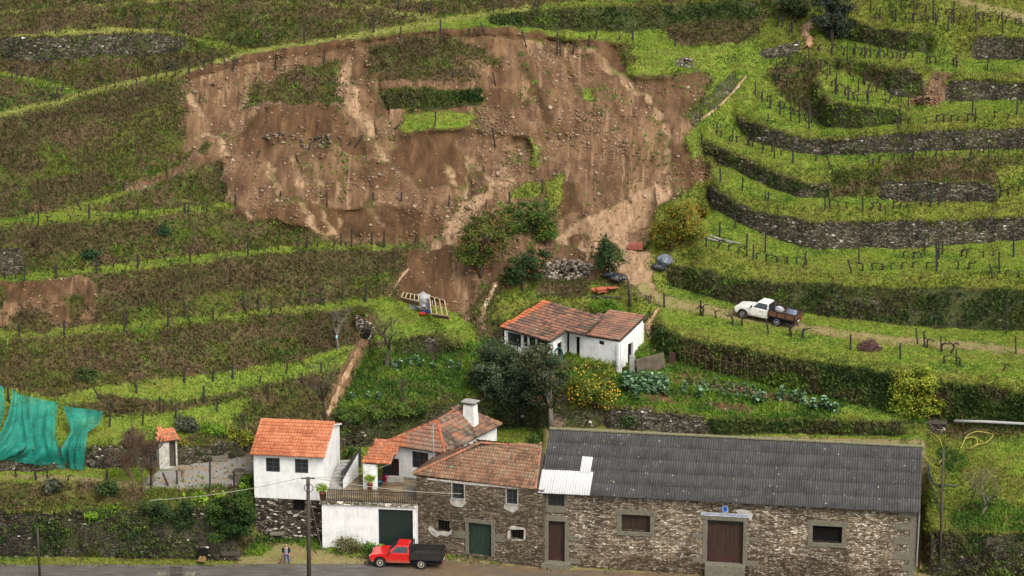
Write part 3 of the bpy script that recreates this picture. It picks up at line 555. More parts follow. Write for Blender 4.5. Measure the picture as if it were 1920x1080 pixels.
# ------------------------------------------------------------ dry stone walls (each its own object)
GREY = [(0.0, (0.030, 0.025, 0.018)), (0.4, (0.062, 0.053, 0.036)), (0.75, (0.105, 0.092, 0.066)), (1.0, (0.17, 0.155, 0.12))]
WM = {}
def wall_mat(ms):
    if ms not in WM: WM[ms] = stone_mat('dry_stone_moss_%d' % int(ms * 100), 3.2, GREY, (0.014, 0.011, 0.008), 0.015, ms, 2.2)
    return WM[ms]
def resample(pts, xs):
    p = np.array(pts); o = np.argsort(p[:, 0], kind='stable'); return np.interp(xs, p[o, 0], p[o, 1])
WALLP = []; WALLT = []
def dry_wall(tp, ft, label, ms, name='dry_stone_wall', out=0.22, ends=True):
    u = np.array([p[0] for p in tp]); vv = np.array([p[1] for p in tp]); uf = np.array([p[0] for p in ft]); vf = np.array([p[1] for p in ft])
    def arc(a, c): d = np.r_[0, np.cumsum(np.hypot(np.diff(a), np.diff(c)))]; return d / d[-1], d[-1]
    s1, L1 = arc(u, vv); s2, L2 = arc(uf, vf); n = int(max(L1, L2) / 3.2) + 2; t = np.linspace(0, 1, n)
    if len(tp) == len(ft): s2 = s1                               # matching vertices: keep the pairing
    T = G(np.interp(t, s1, u), np.interp(t, s1, vv)); B = G(np.interp(t, s2, uf), np.interp(t, s2, vf))
    T = np.stack([blur(T[:, k], 2.0, 0) for k in range(3)], -1); B = np.stack([blur(B[:, k], 2.0, 0) for k in range(3)], -1)
    d = np.gradient((T + B) / 2, axis=0)[:, :2]; nr = np.stack([d[:, 1], -d[:, 0], np.zeros(n)], -1); nr /= np.linalg.norm(nr, axis=1, keepdims=True) + 1e-9
    flip = nr[:, 1] > 0.35; nr[flip] *= -1
    nr = np.stack([blur(nr[:, k], 4.0, 0) for k in range(3)], -1)
    hgt = np.linalg.norm(T - B, axis=1).mean(); m = max(4, int(hgt / 0.16)); rows = []
    env = np.clip(np.minimum(t, 1 - t) * n / 5.0, 0.15, 1)[:, None]
    for k in range(m + 1):
        f = k / m; p = B * (1 - f) + T * f; p = p + nr * (out + 0.10 * (1 - f)) * env
        p = p + nr * ((vn(t * L1 / 3.7 + k * 31.7, np.full(n, k * 0.9), 5) - 0.5) * 0.16)[:, None]
        if k == 0: p = p - np.array([0, 0, 0.35])
        if k == m: p = p + np.array([0, 0, 0.10]) + np.array([0, 0, 1]) * ((vn(t * L1 / 9.0, t * 0, 8) - 0.5) * 0.28)[:, None]
        rows.append(p)
    top = rows[-1]; rows.append(top - nr * 0.25 + np.array([0, 0, 0.04])); rows.append(top - nr * 0.65 - np.array([0, 0, 0.3]))
    V = np.stack(rows, 0); q = np.arange(V.shape[0] * n).reshape(V.shape[0], n)
    F = np.stack([q[:-1, :-1], q[:-1, 1:], q[1:, 1:], q[1:, :-1]], -1).reshape(-1, 4)
    o = npmesh(name, V.reshape(-1, 3), F, wall_mat(ms)); tag(o, label, 'stone wall')
    q = int(ms * ms * n * m * (5.5 if ms in (.42, .5) else 2.2)); a = rng.integers(0, n - 1, q); c = rng.integers(1, m + 1, q); Q = V[c, a] + rng.normal(0, .07, (q, 3)); keep = fbm(Q[:, 0] / 1.6, Q[:, 2] / 1.2, 77, 4) > .54 - .22 * ms; WALLP.append(Q[keep])
    q = n * 3; a = rng.integers(0, n, q); WALLT.append(V[m, a] + np.c_[rng.normal(0, .1, q), rng.normal(.1, .12, q), rng.normal(0, .03, q)]); return o
for tp, ft, lb, ms, k in RW + LOW: dry_wall(tp, ft, lb, ms)
WM[0.42] = WM[0.5] = stone_mat('dark_wet_wall', 3.4, [(q, tuple(x * .5 for x in c)) for q, c in GREY], (0.010, 0.008, 0.006), 0.01, 0.45, 2.8)
for tp, ft, lb, ms, k in BOT + WL: dry_wall(tp, ft, lb, ms)

# ------------------------------------------------------------ grass, scrub and stones that nobody could count
area = np.linalg.norm(np.cross(np.gradient(PG, axis=1), np.gradient(PG, axis=0)), axis=-1)
vis = (UU > -170) & (UU < 2090) & (VV > -110) & (VV < 1120)
def pick(dens, n):
    p = (dens * area * vis).ravel(); p = p / p.sum(); k = rng.choice(p.size, n, p=p); i, j = np.divmod(k, NU)
    u = gu[j] + rng.uniform(-DG / 2, DG / 2, n); v = gv[i] + rng.uniform(-DG / 2, DG / 2, n); return u, v, G(u, v), i, j
def blades(P, h, w, col, lean=0.5, k=2, tip=(1.12, 1.12, 1.05)):
    """k bent triangular blades per point"""
    n = len(P); V = []; C = []
    for q in range(k):
        a = rng.uniform(0, 2 * np.pi, n); dx = np.stack([np.cos(a), np.sin(a), np.zeros(n)], -1)
        b = rng.uniform(0, 2 * np.pi, n); ln = np.stack([np.cos(b), np.sin(b), np.zeros(n)], -1) * (rng.uniform(0, lean, n) * h)[:, None]
        off = rng.normal(0, 1, (n, 3)) * (w * 0.8)[:, None]; off[:, 2] = 0
        o = P + off; hh = (h * rng.uniform(0.6, 1.2, n))[:, None]
        V.append(np.stack([o - dx * w[:, None] / 2 - [0, 0, 0.04], o + dx * w[:, None] / 2 - [0, 0, 0.04], o + ln + np.array([0, 0, 1.0]) * hh], 1))
        cc = col * rng.uniform(0.86, 1.14, (n, 1)); C.append(np.stack([cc * 0.95, cc * 0.95, cc * np.array(tip)], 1))
    V = np.concatenate(V).reshape(-1, 3); C = np.concatenate(C).reshape(-1, 3); return V, np.arange(len(V)).reshape(-1, 3), C
def tint(P, pal, s, sc=1.0):
    """colour from a palette by patches plus a personal draw"""
    f = np.clip((fbm(P[:, 0] / 2.6 * sc, (P[:, 1] + P[:, 2]) / 2.2 * sc, s, 4) - 0.28) / 0.44 + rng.normal(0, 0.06, len(P)), 0, 0.999); pal = np.array(pal); x = f * (len(pal) - 1); i = x.astype(int); g = (x - i)[:, None]
    return pal[i] * (1 - g) + pal[np.minimum(i + 1, len(pal) - 1)] * g
def stuff(name, V, F, C, label, cat):
    o = npmesh(name, V, F, M['leaf'], C); return tag(o, label, cat, kind='stuff')
dl = W[..., LAWN] + 0.35 * W[..., STRAW] + 0.45 * W[..., VEG] + 0.12 * W[..., DIRT]
u, v, P, i, j = pick(dl, 185000)
C = tint(P, [(0.05, 0.10, 0.014), (0.092, 0.165, 0.018), (0.138, 0.205, 0.022), (0.19, 0.235, 0.03), (0.16, 0.14, 0.045), (0.15, 0.225, 0.022)], 61)
sw = (W[..., STRAW][i, j] > 0.5); C[sw] = C[sw] * 0.4 + np.array([0.215, 0.21, 0.06]) * 0.6
stuff('grass', *blades(P, rng.uniform(0.05, 0.14, len(P)), rng.uniform(0.07, 0.15, len(P)), C, 1.5), 'short bright green grass growing on the terraces and paths', 'grass')
u, v, P, i, j = pick(W[..., OLIVE], 60000)
C = tint(P, [(0.05, 0.09, 0.014), (0.092, 0.12, 0.018), (0.13, 0.152, 0.023), (0.16, 0.158, 0.035), (0.13, 0.098, 0.04), (0.145, 0.185, 0.024)], 67)
stuff('olive_grass', *blades(P, rng.uniform(0.08, 0.20, len(P)), rng.uniform(0.07, 0.16, len(P)), C, 1.5), 'rough olive grass on the short slopes above the stone walls', 'grass')
ds = (W[..., SCRUB] + 0.9 * W[..., BSCRUB]) * (0.35 + fbm(X / 2.2, (Yw + Zw) / 2.0, 71, 4)) + 0.10 * W[..., WSTONE]
u, v, P, i, j = pick(ds, 150000)
C = tint(P, [(0.045, 0.070, 0.013), (0.055, 0.088, 0.014), (0.085, 0.068, 0.032), (0.108, 0.082, 0.04), (0.072, 0.053, 0.03), (0.085, 0.076, 0.024), (0.075, 0.105, 0.017), (0.068, 0.05, 0.028), (0.095, 0.14, 0.018)], 73, 0.42)
bs = W[..., BSCRUB][i, j] > rng.uniform(.2, .8, len(P)); C[bs] = tint(P[bs], [(0.045, 0.034, 0.016), (0.072, 0.054, 0.026), (0.055, 0.068, 0.016), (0.092, 0.068, 0.034), (0.062, 0.056, 0.02)], 74, 1.0)
stuff('scrub', *blades(P, rng.uniform(0.10, 0.28, len(P)), rng.uniform(0.08, 0.22, len(P)), C, 1.5), 'dark mixed brush and dead weeds covering the terrace banks', 'brush')
u, v, P, i, j = pick((W[..., SCRUB] + 2 * W[..., BSCRUB]) * np.clip(fbm(X / 5, Zw / 4, 81, 3) * 3 - 1.0, 0.05, 1), 15000)
C = tint(P, [(0.06, 0.042, 0.026), (0.10, 0.07, 0.042), (0.16, 0.125, 0.075)], 83)
stuff('dry_stalks', *blades(P, rng.uniform(0.3, 0.8, len(P)), rng.uniform(0.025, 0.05, len(P)), C, 0.5), 'thin dry brown stalks standing on the scrubby banks', 'dry weeds')
u, v, P, i, j = pick(W[..., VEG] + 0.12 * W[..., SOIL] * (fbm(X / 1.5, Zw / 1.5, 91, 3) > 0.62) + 0.25 * W[..., SCRUB] * (fbm(X / 2, Zw / 2, 92, 3) > 0.58) + 0.03 * W[..., GRAV], 26000)
C = tint(P, [(0.03, 0.075, 0.012), (0.06, 0.13, 0.016), (0.12, 0.20, 0.02)], 93)
stuff('weeds', *blades(P, rng.uniform(0.12, 0.38, len(P)), rng.uniform(0.10, 0.22, len(P)), C, 1.3), 'leafy green weeds scattered over the garden and the bare earth', 'weeds')
P = np.concatenate(WALLP); C = tint(P, [(0.02, 0.042, 0.010), (0.035, 0.065, 0.014), (0.06, 0.09, 0.018), (0.085, 0.085, 0.03), (0.05, 0.04, 0.025), (0.09, 0.14, 0.02)], 87, .8)
stuff('wall_creepers', *blades(P - np.array([0, 0.05, .05]), rng.uniform(0.10, 0.28, len(P)), rng.uniform(0.10, 0.24, len(P)), C, 1.6), 'ivy and moss tufts growing in the joints of the stone walls', 'creeper')
P = np.concatenate(WALLT); C = tint(P, [(0.06, 0.085, 0.014), (0.11, 0.13, 0.02), (0.16, 0.18, 0.028), (0.15, 0.12, 0.04)], 88)
stuff('wall_top_grass', *blades(P, rng.uniform(0.12, 0.32, len(P)), rng.uniform(0.06, 0.14, len(P)), C, 1.3), 'grass hanging over the tops of the stone walls', 'grass')
# stones and clods of the slide
def stones(P, r, cols, seed):
    n = len(P); base = np.array([(1, 0, 0), (-1, 0, 0), (0, 1, 0), (0, -1, 0), (0, 0, 1), (0, 0, -1)], float)
    V = base[None] * rng.uniform(0.5, 1.2, (n, 6, 1)) * r[:, None, None] * np.array([1.2, 1, 0.75]) + rng.normal(0, 0.12, (n, 6, 3)) * r[:, None, None]
    a = rng.uniform(0, 6.28, n); ca, sa = np.cos(a)[:, None], np.sin(a)[:, None]; x = V[..., 0] * ca - V[..., 1] * sa; y = V[..., 0] * sa + V[..., 1] * ca; V = np.stack([x, y, V[..., 2]], -1) + P[:, None]
    f = np.array([(0, 2, 4), (2, 1, 4), (1, 3, 4), (3, 0, 4), (2, 0, 5), (1, 2, 5), (3, 1, 5), (0, 3, 5)]); F = (f[None] + 6 * np.arange(n)[:, None, None]).reshape(-1, 3)
    return V.reshape(-1, 3), F, np.repeat(cols, 6, 0)
rk = (W[..., SOIL] + 0.5 * W[..., STREAK] + 0.5 * W[..., DSOIL]) * (0.15 + 3 * np.clip(fbm(X / 3, Zw / 3, 95, 4) - 0.5, 0, 1))
u, v, P, i, j = pick(rk, 11000); r = rng.gamma(1.6, 0.038, len(P)) + 0.025
C = np.where(rng.random((len(P), 1)) < 0.3, np.array([[0.26, 0.20, 0.14]]), np.array([[0.17, 0.105, 0.06]])) * rng.uniform(0.6, 1.3, (len(P), 1))
o = npmesh('rubble_stones', *stones(P, r, C, 1)[:2], M['rock'], np.repeat(C, 6, 0)); tag(o, 'loose stones and clods strewn over the bare slide', 'stones', kind='stuff')
# ------------------------------------------------------------ buildings: frames, walls with openings, tiled roofs
class Frame:
    def __init__(s, O, ex, ey=None):
        s.O = np.array(O, float); ex = np.array([ex[0], ex[1], 0.0]); s.ex = ex / np.linalg.norm(ex); s.ez = np.array([0, 0, 1.0])
        s.ey = np.array([-s.ex[1], s.ex[0], 0]) if ey is None else np.array([ey[0], ey[1], 0]) / np.linalg.norm(ey[:2])
        s.n = np.array([-s.ex[1], s.ex[0], 0])
        s.M = Matrix(((s.ex[0], s.ey[0], 0, s.O[0]), (s.ex[1], s.ey[1], 0, s.O[1]), (0, 0, 1, s.O[2]), (0, 0, 0, 1)))
        s.Ai = np.linalg.inv(np.stack([s.ex, s.ey, s.ez], 1))
    def loc(s, P): return s.Ai @ (np.asarray(P) - s.O)
    def fp(s, u, v, y=0.0):
        p = at_plane(u, v, s.O + s.n * y, s.n); q = s.loc(p); return float(q[0]), float(q[2])
    def rect(s, u0, v0, u1, v1, y=0.0):
        a = s.fp(u0, v1, y); b = s.fp(u1, v0, y); return min(a[0], b[0]), max(a[0], b[0]), min(a[1], b[1]), max(a[1], b[1])
def facade(base, z0, la, lb):
    """frame on the facade through ground pixel base, yawed so that the traced line la-lb is level"""
    O = at_z(*base, z0); lo, hi = R(-40), R(25)
    def f(t):
        n = np.array([-math.sin(t), math.cos(t), 0]); return at_plane(*la, O, n)[2] - at_plane(*lb, O, n)[2]
    ts = np.linspace(lo, hi, 400); vals = [f(t) for t in ts]; k = min(range(399), key=lambda i: abs(vals[i])); t = ts[k]
    return Frame(O, (math.cos(t), math.sin(t)))
def panel(mb, x0, x1, z0, z1, ops, d=0.3, y=0.0, top=None, c=(1, 1, 1)):
    """front face of a wall with reveals round its openings (x0,x1,z0,z1); top = (zl, zr) slanted"""
    xs = sorted({x0, x1, *[max(x0, min(x1, q)) for o in ops for q in o[:2]]}); zs = sorted({z0, z1, *[max(z0, min(z1, q)) for o in ops for q in o[2:4]]})
    for a, b in zip(xs, xs[1:]):
        for e, f in zip(zs, zs[1:]):
            xm, zm = (a + b) / 2, (e + f) / 2
            if any(o[0] < xm < o[1] and o[2] < zm < o[3] for o in ops): continue
            mb.add([(a, y, e), (b, y, e), (b, y, f), (a, y, f)], [(0, 1, 2, 3)], c)
    for o in ops:
        a, b, e, f = o[:4]; q = y + d
        mb.add([(a, y, e), (b, y, e), (b, y, f), (a, y, f), (a, q, e), (b, q, e), (b, q, f), (a, q, f)], [(0, 4, 5, 1), (1, 5, 6, 2), (2, 6, 7, 3), (3, 7, 4, 0)], c)
    if top: mb.add([(x0, y, z1), (x1, y, z1), (x1, y, top[1]), (x0, y, top[0])], [(0, 1, 2, 3)], c)
def tiles(name, poly, mat, parent, course=0.36, width=0.22, amp=0.03, pal=None, seed=0, mossy=0.0, patch=None, lift=0.02, lip=.065, jit=1.0):
    """tiled roof plane: poly[0]-poly[1] is the eave; overlapping courses of curved tiles cut to the polygon"""
    Pn = [np.array(p, float) for p in poly]; A, Bq = Pn[0], Pn[1]; e = (Bq - A) / np.linalg.norm(Bq - A)
    cen = sum(Pn) / len(Pn); s = cen - A; s = s - e * s.dot(e); s /= np.linalg.norm(s); n = np.cross(e, s)
    if n[2] < 0: n = -n
    q = np.array([[(p - A).dot(e), (p - A).dot(s)] for p in Pn]); r = np.random.default_rng(seed + 5)
    nx = int(math.ceil((q[:, 0].max() - q[:, 0].min()) / width)); ny = int(math.ceil(q[:, 1].max() / course)); V = []; F = []; C = []
    pal = np.array(pal); prof = np.array([(-0.5, 0.25), (-0.28, 0.95), (0.0, 1.0), (0.25, 0.3), (0.5, 0.0)])
    for j in range(ny):
        for i in range(nx):
            x = q[:, 0].min() + (i + 0.5) * width; yy = (j + 0.42) * course
            if not inside([tuple(t) for t in q], np.array([x]), np.array([min(yy, q[:, 1].max() - 0.02)]))[0]: continue
            jx, jy, jh = r.normal(0, 0.006), r.normal(0, 0.012), r.normal(0, 0.005)
            b = len(V); y0 = j * course + jy - (0.03 if j else 0.06); y1 = (j + 1) * course + 0.05 + jy
            for (yv, hv, fl) in ((y0, lip, 1), (y1, 0.008, 1), (y0, 0.0, 0)):
                for (px, ph) in prof: V.append(A + e * (x + px * width * 1.04 + jx) + s * yv + n * (hv + ph * amp * fl + lift + jh))
            F += [(b + k, b + k + 1, b + 6 + k, b + 5 + k) for k in range(4)] + [(b + 10 + k, b + 11 + k, b + k + 1, b + k) for k in range(4)]
            w = A + e * x + s * yy; f = float(fbm(np.array([w[0] * 0.9 + seed]), np.array([(w[1] + w[2]) * 0.9]), 7 + seed, 3)[0]); f = min(0.999, max(0, (f - 0.25) * 2 + r.normal(0, 0.17 * jit))) * (len(pal) - 1)
            c = pal[int(f)] * (1 - f % 1) + pal[min(int(f) + 1, len(pal) - 1)] * (f % 1)
            if patch is not None and patch(x, yy, q): c = np.array([0.42, 0.13, 0.055]) * r.uniform(0.8, 1.2)
            if r.random() < mossy: c = np.array([0.15, 0.14, 0.09]) * r.uniform(0.6, 1.4)
            C += [c] * 10 + [c * 0.55] * 5  # foot of each lip darkened: course shadow lines put into the tile colour
    V = np.array(V); o = npmesh(name, V, np.array(F), mat, np.array(C), parent=parent); return o
def slab(mb, poly, th): mb.prism(poly, (0, 0, -th))
def caps(mb, p, q, r=0.1, step=0.4, pal=((0.30, 0.13, 0.07), (0.22, 0.12, 0.08))):
    p, q = Vector(p), Vector(q); L = (q - p).length; n = max(1, int(L / step))
    for k in range(n):
        a = p.lerp(q, k / n); b = p.lerp(q, (k + 1.08) / n); c = random.choice(pal); mb.tube([a + Vector((0, 0, 0.05)), b + Vector((0, 0, 0.03))], [r, r * 0.85], 8, tuple(x * random.uniform(0.8, 1.2) for x in c))
PAL_NEW = [(0.28, 0.09, 0.042), (0.36, 0.125, 0.06), (0.42, 0.165, 0.085), (0.33, 0.11, 0.055)]
PAL_OLD = [(0.075, 0.055, 0.045), (0.13, 0.085, 0.065), (0.20, 0.11, 0.078), (0.29, 0.13, 0.08), (0.18, 0.15, 0.11)]
PAL_MID = [(0.12, 0.072, 0.048), (0.18, 0.095, 0.06), (0.23, 0.118, 0.07), (0.19, 0.13, 0.085), (0.26, 0.16, 0.10)]
def plaster_mat(name, foot):
    n = NT(name, 0.85, 0.2); v = n.coord(); c = n.ramp(n.noise(1.1, v, 6, 0.65), [(0.3, (0.47, 0.47, 0.46)), (0.5, (0.62, 0.62, 0.61)), (0.7, (0.70, 0.70, 0.69))])
    st = n.ramp(n.noise(2.0, n.coord((3.0, 3.0, 0.35)), 6, 0.7), [(0.52, 0.0), (0.75, 0.55)]); c = n.mix(st, c, (0.30, 0.30, 0.27))
    c = n.mix(n.ramp(n.noise(3.5, v, 6, 0.75), [(0.60, 0.0), (0.72, 0.6)]), c, (0.36, 0.34, 0.27))
    if foot: c = n.mix(n.ramp(n.math('ADD', n.math('MULTIPLY', n.sep(v)[2], 0.22), n.math('MULTIPLY', n.noise(1.6, v, 6, 0.7), 0.6)), [(0.18, 0.75), (0.42, 0.0)]), c, (0.24, 0.225, 0.16))
    n.color(c); n.bump(n.noise(9, v, 4), 0.25, 0.02); return n.m
M['plaster'] = plaster_mat('white_plaster', False); M['plaster_foot'] = plaster_mat('damp_footed_plaster', True)
M['barnstone'] = stone_mat('barn_rubble', 3.3, [(0.0, (0.085, 0.062, 0.042)), (0.3, (0.16, 0.12, 0.08)), (0.65, (0.26, 0.205, 0.145)), (1.0, (0.42, 0.36, 0.27))], (0.085, 0.062, 0.040), 0.15, 0, 2.6, big=0.35)
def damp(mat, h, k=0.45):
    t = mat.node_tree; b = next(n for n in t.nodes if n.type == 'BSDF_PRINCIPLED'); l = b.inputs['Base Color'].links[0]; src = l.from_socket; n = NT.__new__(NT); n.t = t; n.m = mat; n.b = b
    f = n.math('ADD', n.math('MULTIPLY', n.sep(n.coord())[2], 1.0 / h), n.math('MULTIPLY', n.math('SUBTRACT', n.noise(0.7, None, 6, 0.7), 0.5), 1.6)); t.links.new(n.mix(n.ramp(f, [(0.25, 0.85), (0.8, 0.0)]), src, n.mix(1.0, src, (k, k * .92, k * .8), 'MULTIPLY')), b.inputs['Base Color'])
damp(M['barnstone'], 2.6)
M['housestone'] = stone_mat('house_slate', 3.6, [(0.0, (0.055, 0.040, 0.028)), (0.4, (0.115, 0.086, 0.060)), (0.75, (0.18, 0.14, 0.095)), (1.0, (0.29, 0.235, 0.165))], (0.045, 0.033, 0.022), 0.02, 0, 3.6, big=0.5)
M['basestone'] = stone_mat('base_slate', 2.6, [(0.0, (0.024, 0.018, 0.014)), (0.5, (0.07, 0.053, 0.04)), (1.0, (0.16, 0.13, 0.10))], (0.016, 0.012, 0.009), 0.16, 0, 2.4, big=0.6)
M['oldplaster'] = plain('worn_lime_plaster', (0.50, 0.48, 0.44), (0.20, 0.18, 0.15), 2.6, 0.9, 0.2, 0.3)
M['granite'] = plain('granite', (0.165, 0.15, 0.115), (0.085, 0.078, 0.058), 5.0, 0.9, 0.2, 0.3)
M['glass'] = plain('dark_glass', (0.025, 0.028, 0.03), (0.012, 0.014, 0.016), 2.0, 0.15, 0.5, 0)
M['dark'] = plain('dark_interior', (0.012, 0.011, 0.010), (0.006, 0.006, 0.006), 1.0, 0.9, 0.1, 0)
M['greendoor'] = plain('green_door_paint', (0.022, 0.046, 0.030), (0.008, 0.018, 0.014), 1.6, 0.6, 0.3, 0.2, sc=(6, 6, 0.7))
M['garagedoor'] = plain('garage_door_paint', (0.009, 0.021, 0.017), (0.005, 0.013, 0.012), 0.9, 0.45, 0.4, 0.05)
M['browndoor'] = plain('brown_door_paint', (0.050, 0.025, 0.016), (0.013, 0.009, 0.007), 1.3, 0.65, 0.3, 0.2, sc=(7, 7, 0.5))
M['reddoor'] = plain('dull_red_paint', (0.050, 0.020, 0.015), (0.026, 0.011, 0.009), 2, 0.6, 0.3, 0.1)
M['winframe'] = plain('dark_window_frame', (0.045, 0.05, 0.055), (0.03, 0.033, 0.036), 4, 0.6, 0.3, 0.05)
M['winframe_pale'] = plain('pale_window_frame', (0.34, 0.34, 0.31), (0.2, 0.2, 0.18), 6, 0.7, 0.3, 0.1)
M['concrete'] = plain('concrete', (0.30, 0.295, 0.28), (0.17, 0.165, 0.15), 2.0, 0.9, 0.2, 0.3)
M['iron'] = plain('dark_iron', (0.022, 0.020, 0.019), (0.035, 0.024, 0.018), 6, 0.6, 0.4, 0.05)
M['wood'] = plain('weathered_wood', (0.075, 0.062, 0.048), (0.035, 0.028, 0.022), 3, 0.85, 0.2, 0.3, sc=(5, 5, 0.6))
M['zinc'] = plain('zinc', (0.36, 0.37, 0.38), (0.24, 0.245, 0.25), 3, 0.5, 0.4, 0.05)
def corr_mat():
    n = NT('fibre_cement_sheet', 0.85, 0.2); v = n.coord(); c = n.ramp(n.noise(0.8, v, 6, 0.65), [(0.3, (0.030, 0.030, 0.031)), (0.7, (0.060, 0.059, 0.059))])
    c = n.mix(1.0, c, n.ramp(n.noise(2.0, n.coord((6, 0.5, 0.5)), 5, 0.7), [(0.3, 0.7), (0.7, 1.3)]), 'MULTIPLY')
    for sc, th, col in ((2.3, 0.10, (0.36, 0.35, 0.30)), (1.2, 0.10, (0.46, 0.44, 0.38)), (3.1, 0.11, (0.24, 0.235, 0.21)), (2.1, 0.11, (0.02, 0.022, 0.012)), (0.8, 0.07, (0.22, 0.20, 0.05))):
        vv = n.coord((1, 1, 1), 'Object', (sc, 0.3, sc)); d = n.math('ADD', n.voro(sc, vv), n.math('MULTIPLY', n.noise(9, v, 3), 0.12))
        c = n.mix(n.math('MULTIPLY', n.ramp(d, [(th - 0.01, 0.9), (th + 0.06, 0.0)]), n.ramp(n.noise(0.55, n.coord((1, 1, 1)), 5, .7), [(0.38, 0.15), (0.52, 1.0)])), c, col)
    n.color(c); n.bump(n.noise(14, v, 4), 0.3, 0.02); return n.m
M['corr'] = corr_mat(); M['newsheet'] = plain('new_pale_sheet', (0.46, 0.46, 0.46), (0.38, 0.38, 0.39), 1.0, 0.7, 0.3, 0.05)

def window(F, parent, px, y=0.2, nx=2, nz=2, fr=0.06, mat='winframe', pane='glass', name='window', sill=False):
    a, b, e, f = px if len(px) == 4 and isinstance(px, tuple) and px[0] == 'r' else F.rect(*px)
    mb = MB(); mb.box(a, a + fr, y - .04, y + .04, e, f); mb.box(b - fr, b, y - .04, y + .04, e, f); mb.box(a + fr, b - fr, y - .04, y + .04, f - fr, f); mb.box(a + fr, b - fr, y - .04, y + .04, e, e + fr)
    for k in range(1, nx): x = a + (b - a) * k / nx; mb.box(x - fr * .45, x + fr * .45, y - .03, y + .035, e + fr, f - fr)
    for k in range(1, nz): z = e + (f - e) * k / nz; mb.box(a + fr, b - fr, y - .025, y + .03, z - fr * .35, z + fr * .35)
    w = mb.build(name, M[mat], parent); MB().box(a + .01, b - .01, y + .0, y + .02, e + .01, f - .01).build('pane', M[pane], w)
    return w, (a, b, e, f)
def door(F, parent, px, y=0.22, mat='browndoor', planks=5, name='door'):
    a, b, e, f = F.rect(*px); mb = MB(); w = (b - a) / planks
    for k in range(planks): mb.box(a + k * w + .008, a + (k + 1) * w - .008, y - random.uniform(0, .012), y + .05, e, f)
    mb.box(a, b, y + .02, y + .06, e, f); d = mb.build(name, M[mat], parent)
    MB().box(b - .16, b - .12, y - .06, y - .01, (e + f) / 2 - .07, (e + f) / 2 + .07).build('handle', M['iron'], d); return d, (a, b, e, f)
def surround(parent, o, w=0.28, lint=0.3, sill=0.2, y=-0.04, name='door_surround', blocks=()):
    a, b, e, f = o; mb = MB()
    mb.box(a - w, a, y, .25, e, f); mb.box(b, b + w, y, .25, e, f); mb.box(a - w - .06, b + w + .06, y - .01, .25, f, f + lint)
    if sill: mb.box(a - w, b + w, y - .02, .25, e - sill, e)
    for (x0, x1, z0, z1) in blocks: mb.box(x0, x1, y + .01, .2, z0, z1)
    return mb.build(name, M['granite'], parent, bevel=0.02)

# ---------------- the long barn
FB = facade((1018, 1059), 0.1, (1003, 918), (1720, 955))
barn = empty('stone_barn', (0, 0, 0), M=FB.M); tag(barn, 'long rubble stone barn under a dark corrugated roof with one bright new sheet', 'barn')
xl = FB.fp(1017, 990)[0]; xr = FB.fp(1717, 1010)[0]; ze = FB.fp(1360, 936)[1]; hd = 5.6; zr = FB.fp(1372, 821, hd)[1]
d1 = FB.rect(1028, 978, 1059, 1054); d2 = FB.rect(1325, 978, 1394, 1057); wA = FB.rect(1028, 923, 1058, 947); w1 = FB.rect(1165, 967, 1219, 995); w2 = FB.rect(1523, 988, 1579, 1016)
mb = MB(); panel(mb, xl, xr, -1.5, ze + .05, [d1, d2, wA, w1, w2], 0.45)
mb.add([(xr, 0, -1.5), (xr, 2 * hd, -1.5), (xr, 2 * hd, ze), (xr, hd, zr - .1), (xr, 0, ze)], [(0, 1, 2, 3, 4)]); mb.add([(xl, 0, -1.5), (xl, 2 * hd, -1.5), (xl, 2 * hd, ze), (xl, hd, zr - .1), (xl, 0, ze)], [(4, 3, 2, 1, 0)])
mb.add([(xl, 2 * hd, -1.5), (xr, 2 * hd, -1.5), (xr, 2 * hd, ze), (xl, 2 * hd, ze)], [(3, 2, 1, 0)])
mb.build('wall', M['barnstone'], barn)
MB().box(xl + .3, xr - .3, .47, .52, -1, ze - .1).build('interior', M['dark'], barn)
for nm, o, lt in (('door', d1, .08), ('door', d2, .1)):
    a, b, e, f = o; top = f - (f - e) * lt; mb = MB(); n = 4 if b - a < 2 else 8; w = (b - a) / n
    for k in range(n): mb.box(a + k * w + .006, a + (k + 1) * w - .006, .26 - random.uniform(0, .01), .32, e, top - .1)
    mb.box(a, b, .24, .34, top - .1, top); mb.box(a, b, .29, .34, e, top - .1)
    d = mb.build('door', M['browndoor'], barn); MB().box(a, b, .32, .36, top, f).build('transom', M['glass'], d); MB().box(a, b, .235, .255, e, e + (f - e) * .2).build('kickboard', M['reddoor'], d)
h = lambda u, v: FB.fp(u, v)
def blk(u0, v0, u1, v1): return FB.rect(u0, v0, u1, v1)
surround(barn, d1, .32, .4, .0, blocks=[blk(1002, 1000, 1020, 1009), blk(1067, 1006, 1087, 1014), blk(1066, 1049, 1088, 1057)])
surround(barn, d2, .33, .42, .0, blocks=[blk(1298, 1001, 1318, 1008), blk(1401, 1008, 1423, 1015), blk(1298, 1046, 1318, 1054), blk(1400, 1052, 1421, 1060)])
surround(barn, wA, .2, .1, .55, name='window_surround'); window(FB, barn, (1028, 923, 1058, 947), .2, 2, 3, .07)
for o, px in ((w1, (1165, 967, 1219, 995)), (w2, (1523, 988, 1579, 1016))):
    surround(barn, o, .35, .42, .35, name='window_surround')
    a, b, e, f = o; mb = MB(); n = 9
    for k in range(n): mb.box(a + (b - a) * k / n + .01, a + (b - a) * (k + 1) / n - .01, .30, .33, e, f - (.25 if o is w2 else .08))
    mb.build('shutter', M['browndoor'] if o is w1 else M['dark'], barn)
mb = MB()
for (u0, v0, u1, v1) in ((1684, 958, 1716, 970), (1677, 983, 1714, 993), (1675, 1008, 1712, 1020), (1676, 1036, 1711, 1049), (1690, 1060, 1712, 1070)): a, b, e, f = blk(u0, v0, u1, v1); mb.box(a, xr + .03, -.03, .3, e, f)
